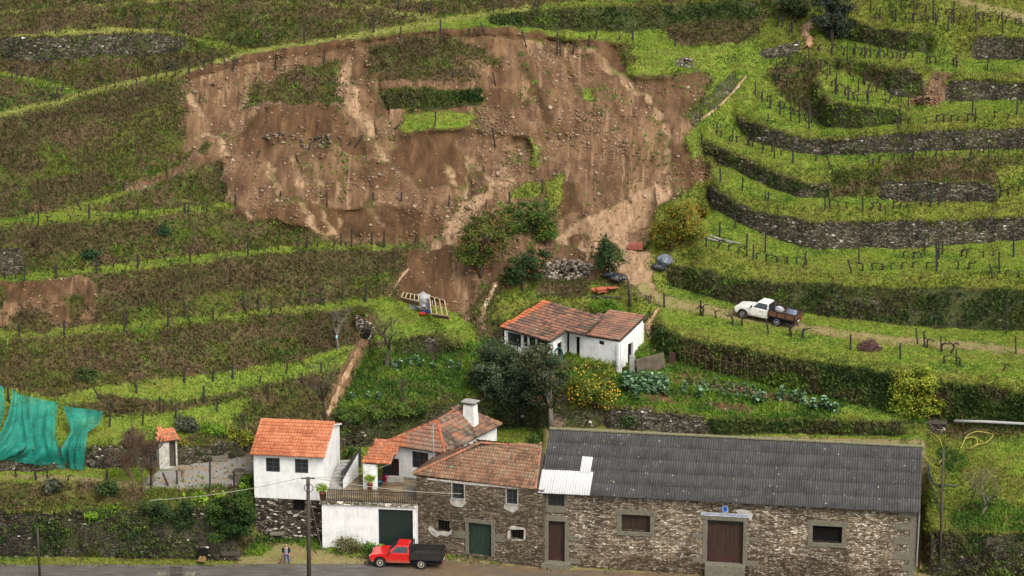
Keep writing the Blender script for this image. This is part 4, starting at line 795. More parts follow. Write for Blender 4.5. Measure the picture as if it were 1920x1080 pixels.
mb.box(xr - .45, xr + .02, -.025, .2, -.5, ze - .3); mb.build('quoin', M['granite'], barn, bevel=.02)
mb = MB()
for (u0, v0, u1, v1) in ((1322, 1058, 1397, 1070), (1016, 1054, 1070, 1062)): a, b, e, f = blk(u0, v0, u1, v1); MB().box(a, b, -.55, .3, e - .5, f - .02).build('doorstep', M['granite'], barn, bevel=.03)
# the tiled name over the big door and the blue crest
a, b, e, f = blk(1314, 959, 1405, 968); z0, z1 = e + .1, e + .36
sg = MB().box(a, b, -.075, -.045, z0, z1).build('sign_panel', plain('white_glazed_tile', (0.50, 0.52, 0.54), (0.40, 0.42, 0.46), 4, 0.3, 0.5, 0), barn)
blue = plain('blue_glaze', (0.02, 0.05, 0.30), (0.015, 0.035, 0.2), 5, 0.3, 0.5, 0)
tc = bpy.data.curves.new('lettering', 'FONT'); tc.body = 'QUINTA DAS FRAGUINHAS'; tc.size = .27; tc.align_x = 'CENTER'; tc.align_y = 'CENTER'; tc.extrude = .004
to = bpy.data.objects.new('lettering_curve', tc); COL.objects.link(to); bpy.context.view_layer.update()
tm = bpy.data.meshes.new_from_object(to.evaluated_get(bpy.context.evaluated_depsgraph_get())); bpy.data.objects.remove(to)
tw = max(v.co.x for v in tm.vertices) - min(v.co.x for v in tm.vertices)
lt = bpy.data.objects.new('lettering', tm); COL.objects.link(lt); tm.materials.clear(); tm.materials.append(blue); lt.parent = sg
lt.matrix_basis = Matrix.Translation(((a + b) / 2, -.082, (z0 + z1) / 2 + .0)) @ Matrix.Rotation(R(90), 4, 'X') @ Matrix.Scale((b - a - .08) / tw, 4, (1, 0, 0))
a, b, e, f = blk(1354, 947, 1366, 961); cx, cz = (a + b) / 2, (e + f) / 2; rx, rz = (b - a) / 2, (f - e) / 2
cr = MB().box(a, b, -.07, -.04, e, f).build('crest_tile', plain('ochre_tile', (0.35, 0.24, 0.09), (0.25, 0.2, 0.09), 6, 0.4, 0.4, 0), barn)
ov = lambda k, y: [(cx + rx * k * math.cos(t), y, cz + rz * k * math.sin(t)) for t in np.linspace(0, 2 * np.pi, 24, endpoint=False)]
MB().prism(ov(.95, -.07), (0, -.012, 0)).build('crest_rim', plain('pale_blue_glaze', (0.25, 0.42, 0.75), (0.18, 0.33, 0.65), 6, 0.3, 0.5, 0), cr)
MB().prism(ov(.72, -.082), (0, -.01, 0)).build('crest_field', plain('mid_blue_glaze', (0.03, 0.13, 0.62), (0.025, 0.1, 0.5), 6, 0.3, 0.5, 0), cr)
mb = MB(); mb.prism([(cx + rx * .42 * x, -.092, cz + rz * .42 * y) for x, y in ((-.6, .8), (-.25, .35), (0, 1), (.25, .35), (.6, .8), (.7, -.2), (.35, -.9), (-.35, -.9), (-.7, -.2))], (0, -.008, 0)); mb.build('crest_emblem', blue, cr)
mb = MB(); a, b, e, f = blk(1378, 958, 1412, 968)
mb.prism([(a, -.012, f - .02), (a + .4, -.012, f + .1), (b - .25, -.012, f), (b, -.012, f - .25), (b - .1, -.012, e - .25), (b - .5, -.012, e - .15), (a + .4, -.012, e + .1)], (0, .02, 0)); mb.build('plaster_patch', M['oldplaster'], barn)
# corrugated roof sheets in overlapping courses
def corrugated(name, x0, x1, A, B, mat, parent, wl=.19, amp=.026, nc=5, seamx=1.02, lift=0.0, n0=0, th=True):
    """A, B = (y, z) of eave and ridge"""
    nx = int((x1 - x0) / wl * 6); xs = np.linspace(x0, x1, nx); V = []; F = []; sl = np.array([B[0] - A[0], B[1] - A[1]]); nrm = np.array([-sl[1], sl[0]]) / np.linalg.norm(sl)
    sm = ((xs - x0) / seamx); sb = np.where((sm % 1) < .10, .02, 0) + 0.006 * np.sin(sm * 7.3)
    sag = (fbm(xs / 3.0, xs * 0, 3, 3) - .5) * .06
    for k in range(nc):
        for t, hh in ((k / nc - .006, .03 + .016), ((k + 1) / nc, .0 + .016), (k / nc - .006, .0)):
            y, z = A[0] + sl[0] * t, A[1] + sl[1] * t; o = np.cos(xs / wl * 2 * np.pi) * amp + hh + sb + lift + sag * (1 if t > 0 else .5)
            V.append(np.stack([xs, y + nrm[0] * o, z + nrm[1] * o], -1))
    V = np.array(V); q = np.arange(V.shape[0] * nx).reshape(V.shape[0], nx)
    for k in range(nc):
        a, b, c = q[3 * k], q[3 * k + 1], q[3 * k + 2]; F.append(np.stack([a[:-1], a[1:], b[1:], b[:-1]], -1)); F.append(np.stack([c[:-1], c[1:], a[1:], a[:-1]], -1))
    return npmesh(name, V.reshape(-1, 3), np.concatenate(F), mat, smooth=False, parent=parent)
ez = (-.38, ze - .12); rg_ = (hd, zr)
roof = corrugated('roof', xl - .25, xr + .25, ez, rg_, M['corr'], barn)
bk = corrugated('rear_roof', xl - .25, xr + .25, (2 * hd + .3, ze - .1), (hd, zr), M['corr'], barn)
mb = MB(); mb.bar((xl - .3, hd, zr + .07), (xr + .3, hd, zr + .07), .34, .10); mb.build('ridge_cap', plain('mossy_ridge', (0.20, 0.19, 0.12), (0.09, 0.09, 0.04), 4), roof)
def on_roof(u, v):
    n = np.cross(FB.ex, (FB.ey * (rg_[0] - ez[0]) + FB.ez * (rg_[1] - ez[1]))); P0 = FB.O + FB.ey * ez[0] + FB.ez * ez[1]; q = FB.loc(at_plane(u, v, P0, n)); return q[0], (q[1] - ez[0]) / (rg_[0] - ez[0])
def lerp2(t): return (ez[0] + (rg_[0] - ez[0]) * t, ez[1] + (rg_[1] - ez[1]) * t)
x0, _ = on_roof(1006, 900); x1, _ = on_roof(1110, 905); _, t1 = on_roof(1060, 884)
corrugated('roof_patch', xl - .27, x1, lerp2(-.012), lerp2(t1), M['newsheet'], roof, nc=1, lift=.075)
x0, _ = on_roof(1090, 870); x1, _ = on_roof(1110, 870); _, t2 = on_roof(1100, 858)
corrugated('roof_patch', x0, x1, lerp2(t1 - .02), lerp2(t2), M['newsheet'], roof, nc=1, lift=.08)
mb = MB(); mb.tube([(xr + .18, -.2, ze - .2), (xr + .18, -.12, ze - .5), (xr + .14, -.12, 1.6)], .06, 8); mb.build('downpipe', plain('grey_pipe', (0.2, 0.2, 0.2)), barn)

# ---------------- the brown tiled stone house
FS = facade((783, 1036), 0.1, (779, 893), (1003, 917))
sh = empty('stone_house', (0, 0, 0), M=FS.M); tag(sh, 'dark slate stone house under a brown hipped tile roof beside the barn', 'house')
xl2 = FS.fp(781, 960)[0]; xr2 = FS.fp(1018, 980)[0]; ze2 = FS.fp(890, 905)[1]; D = 6.4
gd = FS.rect(879, 984, 921, 1039); u1 = FS.rect(848, 908, 870, 933); u2 = FS.rect(950, 919, 970, 943); l1 = FS.rect(820, 977, 843, 995); l2 = FS.rect(958, 993, 981, 1010)
mb = MB(); panel(mb, xl2, xr2, -1.2, ze2, [gd, u1, u2, l1, l2], .4)
mb.add([(xl2, 0, -1.2), (xl2, D, -1.2), (xl2, D, ze2), (xl2, 0, ze2)], [(3, 2, 1, 0)]); mb.add([(xr2, 0, -1.2), (xr2, D, -1.2), (xr2, D, ze2), (xr2, 0, ze2)], [(0, 1, 2, 3)]); mb.add([(xl2, D, -1.2), (xr2, D, -1.2), (xr2, D, ze2), (xl2, D, ze2)], [(3, 2, 1, 0)])
mb.build('wall', M['housestone'], sh); MB().box(xl2 + .2, xr2 - .2, .42, .47, -1, ze2 - .1).build('interior', M['dark'], sh)
door(FS, sh, (879, 984, 921, 1039), .2, 'greendoor', 8)
surround(sh, gd, .28, .32, .0, blocks=[FS.rect(852, 998, 872, 1008), FS.rect(925, 1004, 946, 1015)])
for px, nz in (((848, 908, 870, 933), 3), ((950, 919, 970, 943), 3)):
    w, o = window(FS, sh, px, .16, 2, nz, .06); a, b, e, f = o; mb = MB(); mb.box(a - .08, a, -.03, .1, e, f); mb.box(b, b + .08, -.03, .1, e, f); mb.box(a - .1, b + .1, -.06, .14, e - .1, e); mb.build('window_surround', M['winframe_pale'], sh)
for o, px in ((l1, (820, 977, 843, 995)), (l2, (958, 993, 981, 1010))):
    a, b, e, f = o; mb = MB(); [mb.box(a + (b - a) * k / 4 - .015, a + (b - a) * k / 4 + .015, .2, .23, e, f) for k in (1, 2, 3)]; g = mb.build('window_grille', M['iron'], sh)
def patchp(px, nm='plaster_patch', y=-.015, F=FS, parent=sh, mat='oldplaster'):
    pts = [F.fp(u, v) for u, v in P2(px)]; MB().prism([(x, y, z) for x, z in pts], (0, .03, 0)).build(nm, M[mat], parent)
patchp('843 936 872 935 874 944 866 951 852 949 845 944'); patchp('946 944 970 945 972 955 962 961 952 957 944 952'); patchp('802 990 808 987 820 996 842 997 847 993 846 1001 838 1006 826 1003 818 1007 808 1001')
patchp('953 990 960 985 983 990 985 993 957 993'); patchp('952 996 957 994 957 1011 951 1008'); patchp('958 1011 982 1012 978 1014 960 1013'); patchp('800 896 880 905 1000 917 1000 920 940 914 880 909 800 899'); patchp('983 992 986 993 985 1012 982 1011')
mb = MB(); a, b, e, f = FS.rect(868, 1040, 924, 1056); mb.box(a, b, -.9, .1, e - .4, e + .12); mb.box(a + .25, b - .05, -.4, .1, e, e + .3); mb.build('doorstep', M['granite'], sh, bevel=.04)
rise = 2.25; z_r = ze2 + rise
def onz(F, u, v, z): return F.loc(at_z(u, v, F.O[2] + z))
EL = onz(FS, 774, 889, ze2); ER = onz(FS, 1004, 918, ze2); RL = onz(FS, 900, 831, z_r); RRr = onz(FS, 1014, 838, z_r)
BL = np.array([EL[0] + .2, 2 * RL[1] - EL[1], ze2]); BR = np.array([ER[0], BL[1], ze2])
tiles('roof', [EL, ER, RRr, RL], M['tile'], sh, .30, .21, .045, PAL_MID, 3, .05)
tiles('roof', [BL, EL, RL], M['tile'], sh, .30, .21, .045, PAL_MID, 4, .03); tiles('roof', [BR, BL, RL, RRr], M['tile'], sh, .4, .3, .045, PAL_MID, 5)
dk = np.array([0, 0, .1]); mb = MB(); mb.add([EL - dk, ER - dk, RRr - dk, RL - dk * 1.5, BL - dk, BR - dk], [(0, 1, 2, 3), (4, 0, 3), (5, 4, 3, 2), (1, 5, 2)]); mb.build('roof_deck', M['wood'], sh)
mb = MB(); caps(mb, EL, RL, .11); caps(mb, RL, RRr, .11); caps(mb, ER, RRr, .1); caps(mb, BL, RL); mb.build('ridge_tiles', M['tile'], sh, usecol=True)

# ---------------- white house on a stone base
FW = facade((487, 1003), float(G(540, 1003)[2]), (467, 848), (609, 850.5)); ze3 = FW.fp(540, 849)[1]
ey = at_z(650, 806, FW.O[2] + ze3) - at_z(609, 850, FW.O[2] + ze3); FW = Frame(FW.O, FW.ex, ey); DW = float(np.linalg.norm(ey[:2]))
wh = empty('white_house', (0, 0, 0), M=FW.M); tag(wh, 'two storey white house with bright orange tiles on a dark stone base', 'house')
xl3 = FW.fp(476, 890)[0]; xr3 = FW.fp(609, 870)[0]; zb = FW.fp(540, 934)[1]; hr = 3.3; zr3 = FW.fp(555, 792, hr)[1]; rx3 = onz(FW, 632, 793, zr3)[1]
wa = FW.rect(499, 858, 525, 884); wb_ = FW.rect(554, 859, 579, 885); wc_ = FW.rect(550, 934, 572, 957)
hr = max(2.6, min(DW - 1.2, hr)); bz = ze3 + (zr3 - ze3) * .45
mb = MB(); panel(mb, xl3, xr3, zb, ze3, [wa, wb_], .2)
for x, fl in ((xr3, 0), (xl3, 1)):
    pts = [(x, 0, zb), (x, DW, zb - 0.5), (x, DW, bz), (x, hr, zr3 - .08), (x, 0, ze3)]; mb.add(pts, [tuple(range(5))[::-1] if fl else tuple(range(5))])
mb.add([(xl3, DW, zb), (xr3, DW, zb), (xr3, DW, bz), (xl3, DW, bz)], [(3, 2, 1, 0)]); mb.build('wall', M['plaster'], wh)
mb = MB(); panel(mb, xl3 + .04, xr3 - .02, -1.0, zb, [wc_], .35, .03)
for x in (xr3 - .02, xl3 + .04): mb.add([(x, .03, -1), (x, DW, -1), (x, DW, zb), (x, .03, zb)], [(0, 1, 2, 3)])
mb.build('stone_base', M['basestone'], wh); MB().box(wc_[0] - .05, wc_[1] + .05, .36, .4, wc_[2] - .1, wc_[3] + .05).build('interior', M['dark'], wh)
window(FW, wh, (499, 858, 525, 884), .1, 2, 3, .085, 'winframe'); window(FW, wh, (554, 859, 579, 885), .1, 2, 3, .085, 'winframe')
A_, B_, C_, D_ = (xl3 - .2, -.3, ze3 - .12), (xr3 + .12, -.3, ze3 - .12), (xr3 + .12, hr, zr3), (xl3 - .2, hr, zr3)
rf = tiles('roof', [A_, B_, C_, D_], M['tile'], wh, .385, .225, .04, PAL_NEW, 1, lip=.10, jit=.6)
tiles('roof', [(xr3 + .12, DW + .2, bz - .1), (xl3 - .2, DW + .2, bz - .1), D_, C_], M['tile'], wh, .385, .3, .035, PAL_NEW, 2)
mb = MB(); mb.bar((xr3 + .06, -.28, ze3 - .1), (xr3 + .06, hr, zr3), .16, .12); mb.bar((xr3 + .06, hr, zr3), (xr3 + .06, DW + .2, bz - .08), .18, .13); mb.box(xl3 - .15, xr3 + .02, -.2, 0, ze3 - .16, ze3 - .08); mb.build('verge', plain('white_verge', (0.62, 0.62, 0.6)), wh)
mb = MB(); caps(mb, D_, C_, .1, .4, ((0.42, 0.15, 0.07), (0.36, 0.12, 0.05))); mb.build('ridge_tiles', M['tile'], wh, usecol=True)

# ---------------- white garage with the terrace on top
FG = facade((614, 1034), 0.15, (602, 944), (778, 951)); garage = empty('garage', (0, 0, 0), M=FG.M); tag(garage, 'white walled garage with a wide dark green door and a railed terrace on top', 'garage')
xl4 = FG.fp(604, 985)[0]; xr4 = FG.fp(781, 990)[0]; zs_ = FG.fp(690, 943)[1]; gdo = FG.rect(710, 957, 774, 1031)
mb = MB(); panel(mb, xl4, xr4, -1, zs_ - .22, [gdo], .3); mb.add([(xl4, 0, -1), (xl4, 8, -1), (xl4, 8, zs_ - .22), (xl4, 0, zs_ - .22)], [(3, 2, 1, 0)]); mb.add([(xr4, 0, -1), (xr4, 8, -1), (xr4, 8, zs_ - .22), (xr4, 0, zs_ - .22)], [(0, 1, 2, 3)]); mb.build('wall', M['plaster_foot'], garage)
door(FG, garage, (710, 957, 774, 1031), .18, 'garagedoor', 2)
def terr_mat():
    n = NT('wet_terrace', 0.25, 0.5); v = n.coord(); c = n.ramp(n.noise(0.7, n.coord((1, 2.5, 1)), 6, 0.7), [(0.34, (0.05, 0.04, 0.026)), (0.5, (0.115, 0.083, 0.045)), (0.62, (0.21, 0.15, 0.075)), (0.75, (0.3, 0.26, 0.2))]); n.color(c); return n.m
mb = MB(); mb.box(xl4 - .05, xr4, 0.1, 6.4, zs_ - .22, zs_); mb.build('terrace_floor', terr_mat(), garage)
mb = MB(); mb.box(xl4 - .15, xr4 + .02, -.12, .1, zs_ - .2, zs_ + .03)
mb.build('terrace_edge', stone_mat('flaking_edge', 2.0, [(0, (0.12, 0.10, 0.07)), (1, (0.35, 0.32, 0.26))], (0.1, 0.08, 0.05), 0.35, 0, 1.0), garage)
mb = MB(); hz = FG.fp(690, 921)[1]; n = 44
for k in range(n + 1): x = xl4 + (xr4 - .05 - xl4) * k / n; mb.box(x - .026, x + .026, -.026, .026, zs_ + .03, hz)
mb.box(xl4, xr4 - .05, -.03, .03, hz - .03, hz + .03); mb.box(xl4, xr4 - .05, -.02, .02, zs_ + .12, zs_ + .15)
for k in range(5): x = xl4 + (xr4 - .05 - xl4) * k / 4; mb.box(x - .03, x + .03, -.03, .03, zs_, hz + .02)
rl = mb.build('railing', M['iron'], garage)
ZT = FG.O[2] + zs_                                            # world height of the terrace
# ---------------- chimney house with hipped roof and porch
ze5 = ZT + 2.55; zr5 = ze5 + 1.75
e1, e2, e3 = at_z(717, 832, ze5), at_z(834, 850, ze5), at_z(941, 795, ze5); ap, rp = at_z(820, 789, zr5), at_z(861, 764, zr5); e4 = e1 + (e3 - e2)
FC = Frame(e1, e2 - e1); ch = empty('tiled_house', (0, 0, 0), M=FC.M); tag(ch, 'low white house with a weathered hipped tile roof, white chimney and small porch', 'house')
L_ = FC.loc; E1, E2, E3, E4, AP, RP = map(L_, (e1, e2, e3, e4, ap, rp))
def newer(x, y, q): return (y > 2.0 and x > .55 * q[:, 0].max() and x < .62 * q[:, 0].max())
tiles('roof', [E1, E2, AP], M['tile'], ch, .38, .24, .035, PAL_OLD[2:] + PAL_NEW[:2], 11, lip=.10); tiles('roof', [E2, E3, RP, AP], M['tile'], ch, .38, .24, .035, PAL_OLD, 12, .06, lip=.10); tiles('roof', [E4, E1, AP, RP], M['tile'], ch, .38, .24, .035, PAL_OLD, 13)
mb = MB(); mb.add([q_ - np.array([0, 0, .08]) for q_ in (E1, E2, AP, E3, RP, E4)], [(0, 1, 2), (1, 3, 4, 2), (5, 0, 2, 4), (3, 5, 4)]); mb.build('roof_deck', M['wood'], ch)
mb = MB(); caps(mb, E1, AP, .11, .4, PAL_NEW[:2]); caps(mb, E2, AP, .11, .4, PAL_NEW[:2]); caps(mb, AP, RP); caps(mb, E3, RP); mb.build('ridge_tiles', M['tile'], ch, usecol=True)
ins = .3; wl_ = E2[0]; wx = FC.rect(773, 850, 803, 876, ins); dr = FC.rect(732.5, 861, 748, 893, ins)
mb = MB(); panel(mb, .2, wl_ - .25, -3.2, -.03, [wx, dr], .25, ins)
ddir = (E3 - E2); ddir[2] = 0; ddir /= np.linalg.norm(ddir); LD = np.linalg.norm(E3 - E2) - .6
p0 = np.array([wl_ - .25, ins, 0]); q0 = p0 + ddir * LD; r0 = np.array([.2, ins, 0]); t0 = r0 + ddir * LD
for a, b in ((p0, q0), (q0, t0), (t0, r0)): mb.add([(a[0], a[1], -3.2), (b[0], b[1], -3.2), (b[0], b[1], -.03), (a[0], a[1], -.03)], [(0, 1, 2, 3)])
mb.build('wall', M['plaster'], ch)
class _O: pass
def win_at(parent, o, y, nx, nz, fr, mat):
    F_ = _O(); F_.rect = lambda *a: o; return window(F_, parent, (0, 0, 0, 0), y, nx, nz, fr, mat)
win_at(ch, wx, ins + .08, 2, 2, .09, 'winframe'); mb = MB(); mb.box((wx[0] + wx[1]) / 2 - .1, (wx[0] + wx[1]) / 2 + .1, ins + .0, ins + .06, wx[2], wx[3]); mb.build('window_mullion', M['browndoor'], ch)
a, b, e, f = dr; MB().box(a, b, ins + .15, ins + .2, e, f).build('door', M['reddoor'], ch)
# chimney
cb = L_(at_z(882, 777, zr5 - .3)); cz = cb[2]; w_ = .54
hgt = 1.08; mb = MB(); mb.add([(cb[0] + sx * (w_ - .10 * t), cb[1] + sy * (w_ - .10 * t) * .8, cz - 1.0 + t * (hgt + 1.0 - .25)) for t in (0, 1) for sx, sy in ((-1, -1), (1, -1), (1, 1), (-1, 1))], [(0, 1, 5, 4), (1, 2, 6, 5), (2, 3, 7, 6), (3, 0, 4, 7), (4, 5, 6, 7)])
chim = mb.build('chimney', M['plaster'], ch)
mb = MB(); zt = cz + hgt - .25
for sx in (-1, -.33, .33, 1):
    for sy in (-1, 1): MB().box(cb[0] + sx * .36 - .06, cb[0] + sx * .36 + .06, cb[1] + sy * .27 - .06, cb[1] + sy * .27 + .06, zt, zt + .2).build('vent_pier', M['concrete'], chim)
MB().box(cb[0] - .62, cb[0] + .62, cb[1] - .5, cb[1] + .5, zt + .2, zt + .3).build('chimney_cap', M['concrete'], chim, bevel=.02)
# porch
zp = ZT + 2.12; pe = [L_(at_z(679, 867, zp)), L_(at_z(731, 870, zp)), L_(at_z(754, 832, zp + 1.0)), L_(at_z(706, 826, zp + 1.0))]
pr = tiles('porch_roof', pe, M['tile'], ch, .34, .23, .035, PAL_NEW[:1] + PAL_OLD[3:4] + PAL_NEW, 21, lip=.09)
mb = MB(); mb.prism(pe, (0, 0, -.1)); mb.build('porch_deck', M['wood'], ch)
pa, pb = L_(at_z(681, 916, ZT)), L_(at_z(704.5, 917, ZT)); dd = np.array([ddir[0], ddir[1], 0]) * 1.6; mb = MB()
mb.prism([pa - [0, 0, .3], pb - [0, 0, .3], pb + dd * .18 - [0, 0, .3], pa + dd * .18 - [0, 0, .3]], (0, 0, 2.35)); mb.prism([pa - [0, 0, .3], pa + np.array([.15, 0, -.3]), pa + np.array([.15, 0, -.3]) + dd, pa - [0, 0, .3] + dd], (0, 0, 2.5)); mb.build('porch_wall', M['plaster'], ch)
b0 = L_(at_z(724, 904, ZT)); b1 = L_(at_z(751, 905, ZT)); mb = MB(); mb.prism([b0, b1, b1 + dd * .3, b0 + dd * .3], (0, 0, .42)); mb.build('doorstep', M['concrete'], ch, bevel=.02)
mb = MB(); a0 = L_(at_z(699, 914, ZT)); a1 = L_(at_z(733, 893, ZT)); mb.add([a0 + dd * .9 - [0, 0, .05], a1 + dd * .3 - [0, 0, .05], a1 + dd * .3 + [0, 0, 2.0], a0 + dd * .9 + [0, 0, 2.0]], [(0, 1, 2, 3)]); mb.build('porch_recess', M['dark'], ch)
ph = L_(at_z(815, 858, ZT + 2.3)); t = [L_(at_z(814, 800, ZT + 5.1)), L_(at_z(816, 858, ZT + 2.3))]; MB().tube([t[1] - np.array([0, .2, 0]), t[1] + np.array([-.05, -.2, 2.75])], .03, 6).build('aerial_pole', M['zinc'], ch)
# loose things on the roofs and the terrace
# ---------------- farmhouse up the slope
zf = 12.35; r1, r2, r3 = at_z(937, 612, 12.15), at_z(1032, 641, 12.0), at_z(1017, 565, 13.6)
nA = np.cross(r2 - r1, r3 - r1); rA = lambda u, v: at_plane(u, v, r1, nA)
FF = Frame(r1, r2 - r1); fh = empty('farmhouse', (0, 0, 0), M=FF.M); tag(fh, 'small white farmhouse with a low patched tile roof standing below the slide', 'house'); LF = FF.loc
pA = [LF(rA(*q)) for q in ((938, 613), (1032, 641), (1062, 620), (1095, 628), (1129, 594), (1017, 565))]
qb = [LF(at_z(1095, 628, 12.3)), LF(at_z(1163, 639, 12.3)), LF(at_z(1210, 594, 13.35)), LF(at_z(1142, 584, 13.35))]
def patchA(x, y, q): return x < .3 + .0 * y or (x < .75 and y > 1.5 and y < 5)
tiles('roof', pA, M['tile'], fh, .37, .24, .035, PAL_OLD[1:4] + PAL_OLD[:2], 31, .02, lip=.10, patch=lambda x, y, q: (x - .20 * y) < .45)
tiles('roof', qb, M['tile'], fh, .37, .24, .035, PAL_OLD[1:5], 32, .02, lift=.05, lip=.10)
mb = MB(); mb.prism(pA, (0, 0, -.12)); mb.prism(qb, (0, 0, -.12)); mb.build('roof_deck', M['wood'], fh)
mb = MB(); caps(mb, qb[3], qb[0], .1, .4, PAL_NEW[:1] + PAL_OLD[1:3]); caps(mb, qb[3], qb[2], .08, .4, PAL_OLD[:3]); mb.build('ridge_tiles', M['tile'], fh, usecol=True)
class Wall:
    """vertical wall between two top points given in pixels and height, down to zb; holes cut by pixel rectangles"""
    def __init__(s, name, pa, pb, zb, parent, mat, ops=(), inset=.12, th=.2, base_frame=FF):
        A, B = np.array(pa, float), np.array(pb, float); s.F = Frame(A, B - A); F = s.F; F.O = F.O + F.n * inset; L = float(np.linalg.norm((B - A)[:2])); dz = B[2] - A[2]
        s.rects = [F.rect(*o) for o in ops]; mb = MB(); zl = min(0, dz); panel(mb, 0, L, zb - A[2], zl - .14, s.rects, th, 0, (-.14, dz - .14)); mb.add([(0, .0, zb - A[2]), (0, th, zb - A[2]), (0, th, -.14), (0, 0, -.14)], [(0, 1, 2, 3)]); mb.add([(L, .0, zb - A[2]), (L, th, zb - A[2]), (L, th, dz - .14), (L, 0, dz - .14)], [(3, 2, 1, 0)])
        for r in s.rects: mb.add([(r[0], th, r[2]), (r[1], th, r[2]), (r[1], th, r[3]), (r[0], th, r[3])], [(0, 1, 2, 3)])
        F2 = Matrix(((F.ex[0], F.ey[0], 0, F.O[0]), (F.ex[1], F.ey[1], 0, F.O[1]), (0, 0, 1, F.O[2]), (0, 0, 0, 1)))
        s.o = mb.build(name, M[mat], parent); s.o.matrix_basis = base_frame.M.inverted() @ F2; s.th = th
        k = len(mb.f) - len(s.rects)
    def fill(s, i, name, mat, y=None, shrink=0):
        a, b, e, f = s.rects[i]; o = MB().box(a + shrink, b - shrink, (y if y is not None else s.th - .03), s.th + .02, e + shrink, f - shrink).build(name, M[mat], s.o); return o
zb_ = 9.3
w1_ = Wall('wall', at_z(1066, 622, 12.33), at_z(1163, 640, 12.3), zb_, fh, 'plaster', [(1079, 632, 1087, 677), (1122, 640, 1133, 646)])
w1_.fill(0, 'door', 'dark'); w1_.fill(1, 'window', 'glass'); a, b, e, f = w1_.rects[0]; MB().box(a, b, .1, .15, e, e + .55).build('lower_door', M['reddoor'], w1_.o)
w2_ = Wall('wall', at_z(1163, 640, 12.3), at_z(1208, 597, 13.3), zb_, fh, 'plaster', [(1177, 641, 1187, 684)]); w2_.fill(0, 'door', 'dark')
w3_ = Wall('wall', at_z(1033, 641, 12.0), at_z(1066, 620, 12.35), zb_, fh, 'plaster', [(1045, 640, 1055, 677)]); w3_.fill(0, 'door', 'dark')
w4_ = Wall('wall', at_z(946, 617, 12.1), at_z(1033, 641, 12.0), zb_, fh, 'plaster', [(952, 624, 977, 646), (981, 631, 989, 649), (992, 634, 1004, 656), (1007, 638, 1031, 662)], .25)
for k in range(4):
    w = w4_.fill(k, 'window', 'glass', .12); a, b, e, f = w4_.rects[k]; mb = MB()
    for t in np.linspace(0, 1, 4 if b - a > .8 else 2): x = a + (b - a) * t; MB().box(x - .03, x + .03, .06, .12, e, f).build('window_bar', M['winframe'], w4_.o)
MB().tube([LF(at_z(940, 617, 12.0)), LF(at_z(940, 617, 12.0)) - np.array([0, 0, 2.4])], .1, 8).build('corner_post', M['wood'], fh)
rb = LF(at_z(1208, 597, 13.3)); lb_ = LF(rA(1019, 567)); mb = MB()
mb.add([lb_ - [0, 0, .4], rb - [0, 0, .4], rb - [0, 0, 4.2], lb_ - [0, 0, 4.2]], [(0, 1, 2, 3)]); rb = rb - np.array([0, 0, .35]); l0 = LF(at_z(946, 617, 12.1)); mb.add([lb_ - [0, 0, .2], l0 - [0, 0, .15], l0 - [0, 0, 2.8], lb_ - [0, 0, 4.2]], [(0, 1, 2, 3)]); mb.build('rear_wall', M['plaster'], fh)

# ---------------- little tiled shed by the gravel yard
gz = float(G(310, 868)[2]) + .3; zs5 = gz + (868 - 829) / (24.0 * .94)
c_ = [at_z(296, 829.5, zs5), at_z(335, 824, zs5), at_z(325.5, 802.5, zs5 + .55), at_z(293, 804.5, zs5 + .55)]; FH = Frame(c_[0], c_[1] - c_[0]); sd = empty('garden_shed', (0, 0, 0), M=FH.M); tag(sd, 'tiny whitewashed shed with an orange tile roof at the gravel yard', 'shed')
pc = [FH.loc(q) for q in c_]; tiles('roof', pc, M['tile'], sd, .30, .22, .035, PAL_NEW, 41, .06); mb = MB(); mb.prism(pc, (0, 0, -.07)); mb.build('roof_deck', M['wood'], sd)
W_ = pc[1][0]; hz = -(zs5 - gz) - .8; mb = MB(); panel(mb, .12, W_ - .1, hz, -.06, [(W_ * .56, W_ - .22, hz + .3, -.12)], .25, .15); mb.add([(.12, .15, hz), (.12, 1.1, hz), (.12, 1.1, .25), (.12, .15, -.06)], [(3, 2, 1, 0)]); mb.add([(W_ - .1, .15, hz), (W_ - .1, 1.1, hz), (W_ - .1, 1.1, .25), (W_ - .1, .15, -.06)], [(0, 1, 2, 3)])
mb.build('wall', M['oldplaster'], sd); MB().box(W_ * .56, W_ - .22, .38, .42, hz + .3, -.12).build('door', M['wood'], sd)
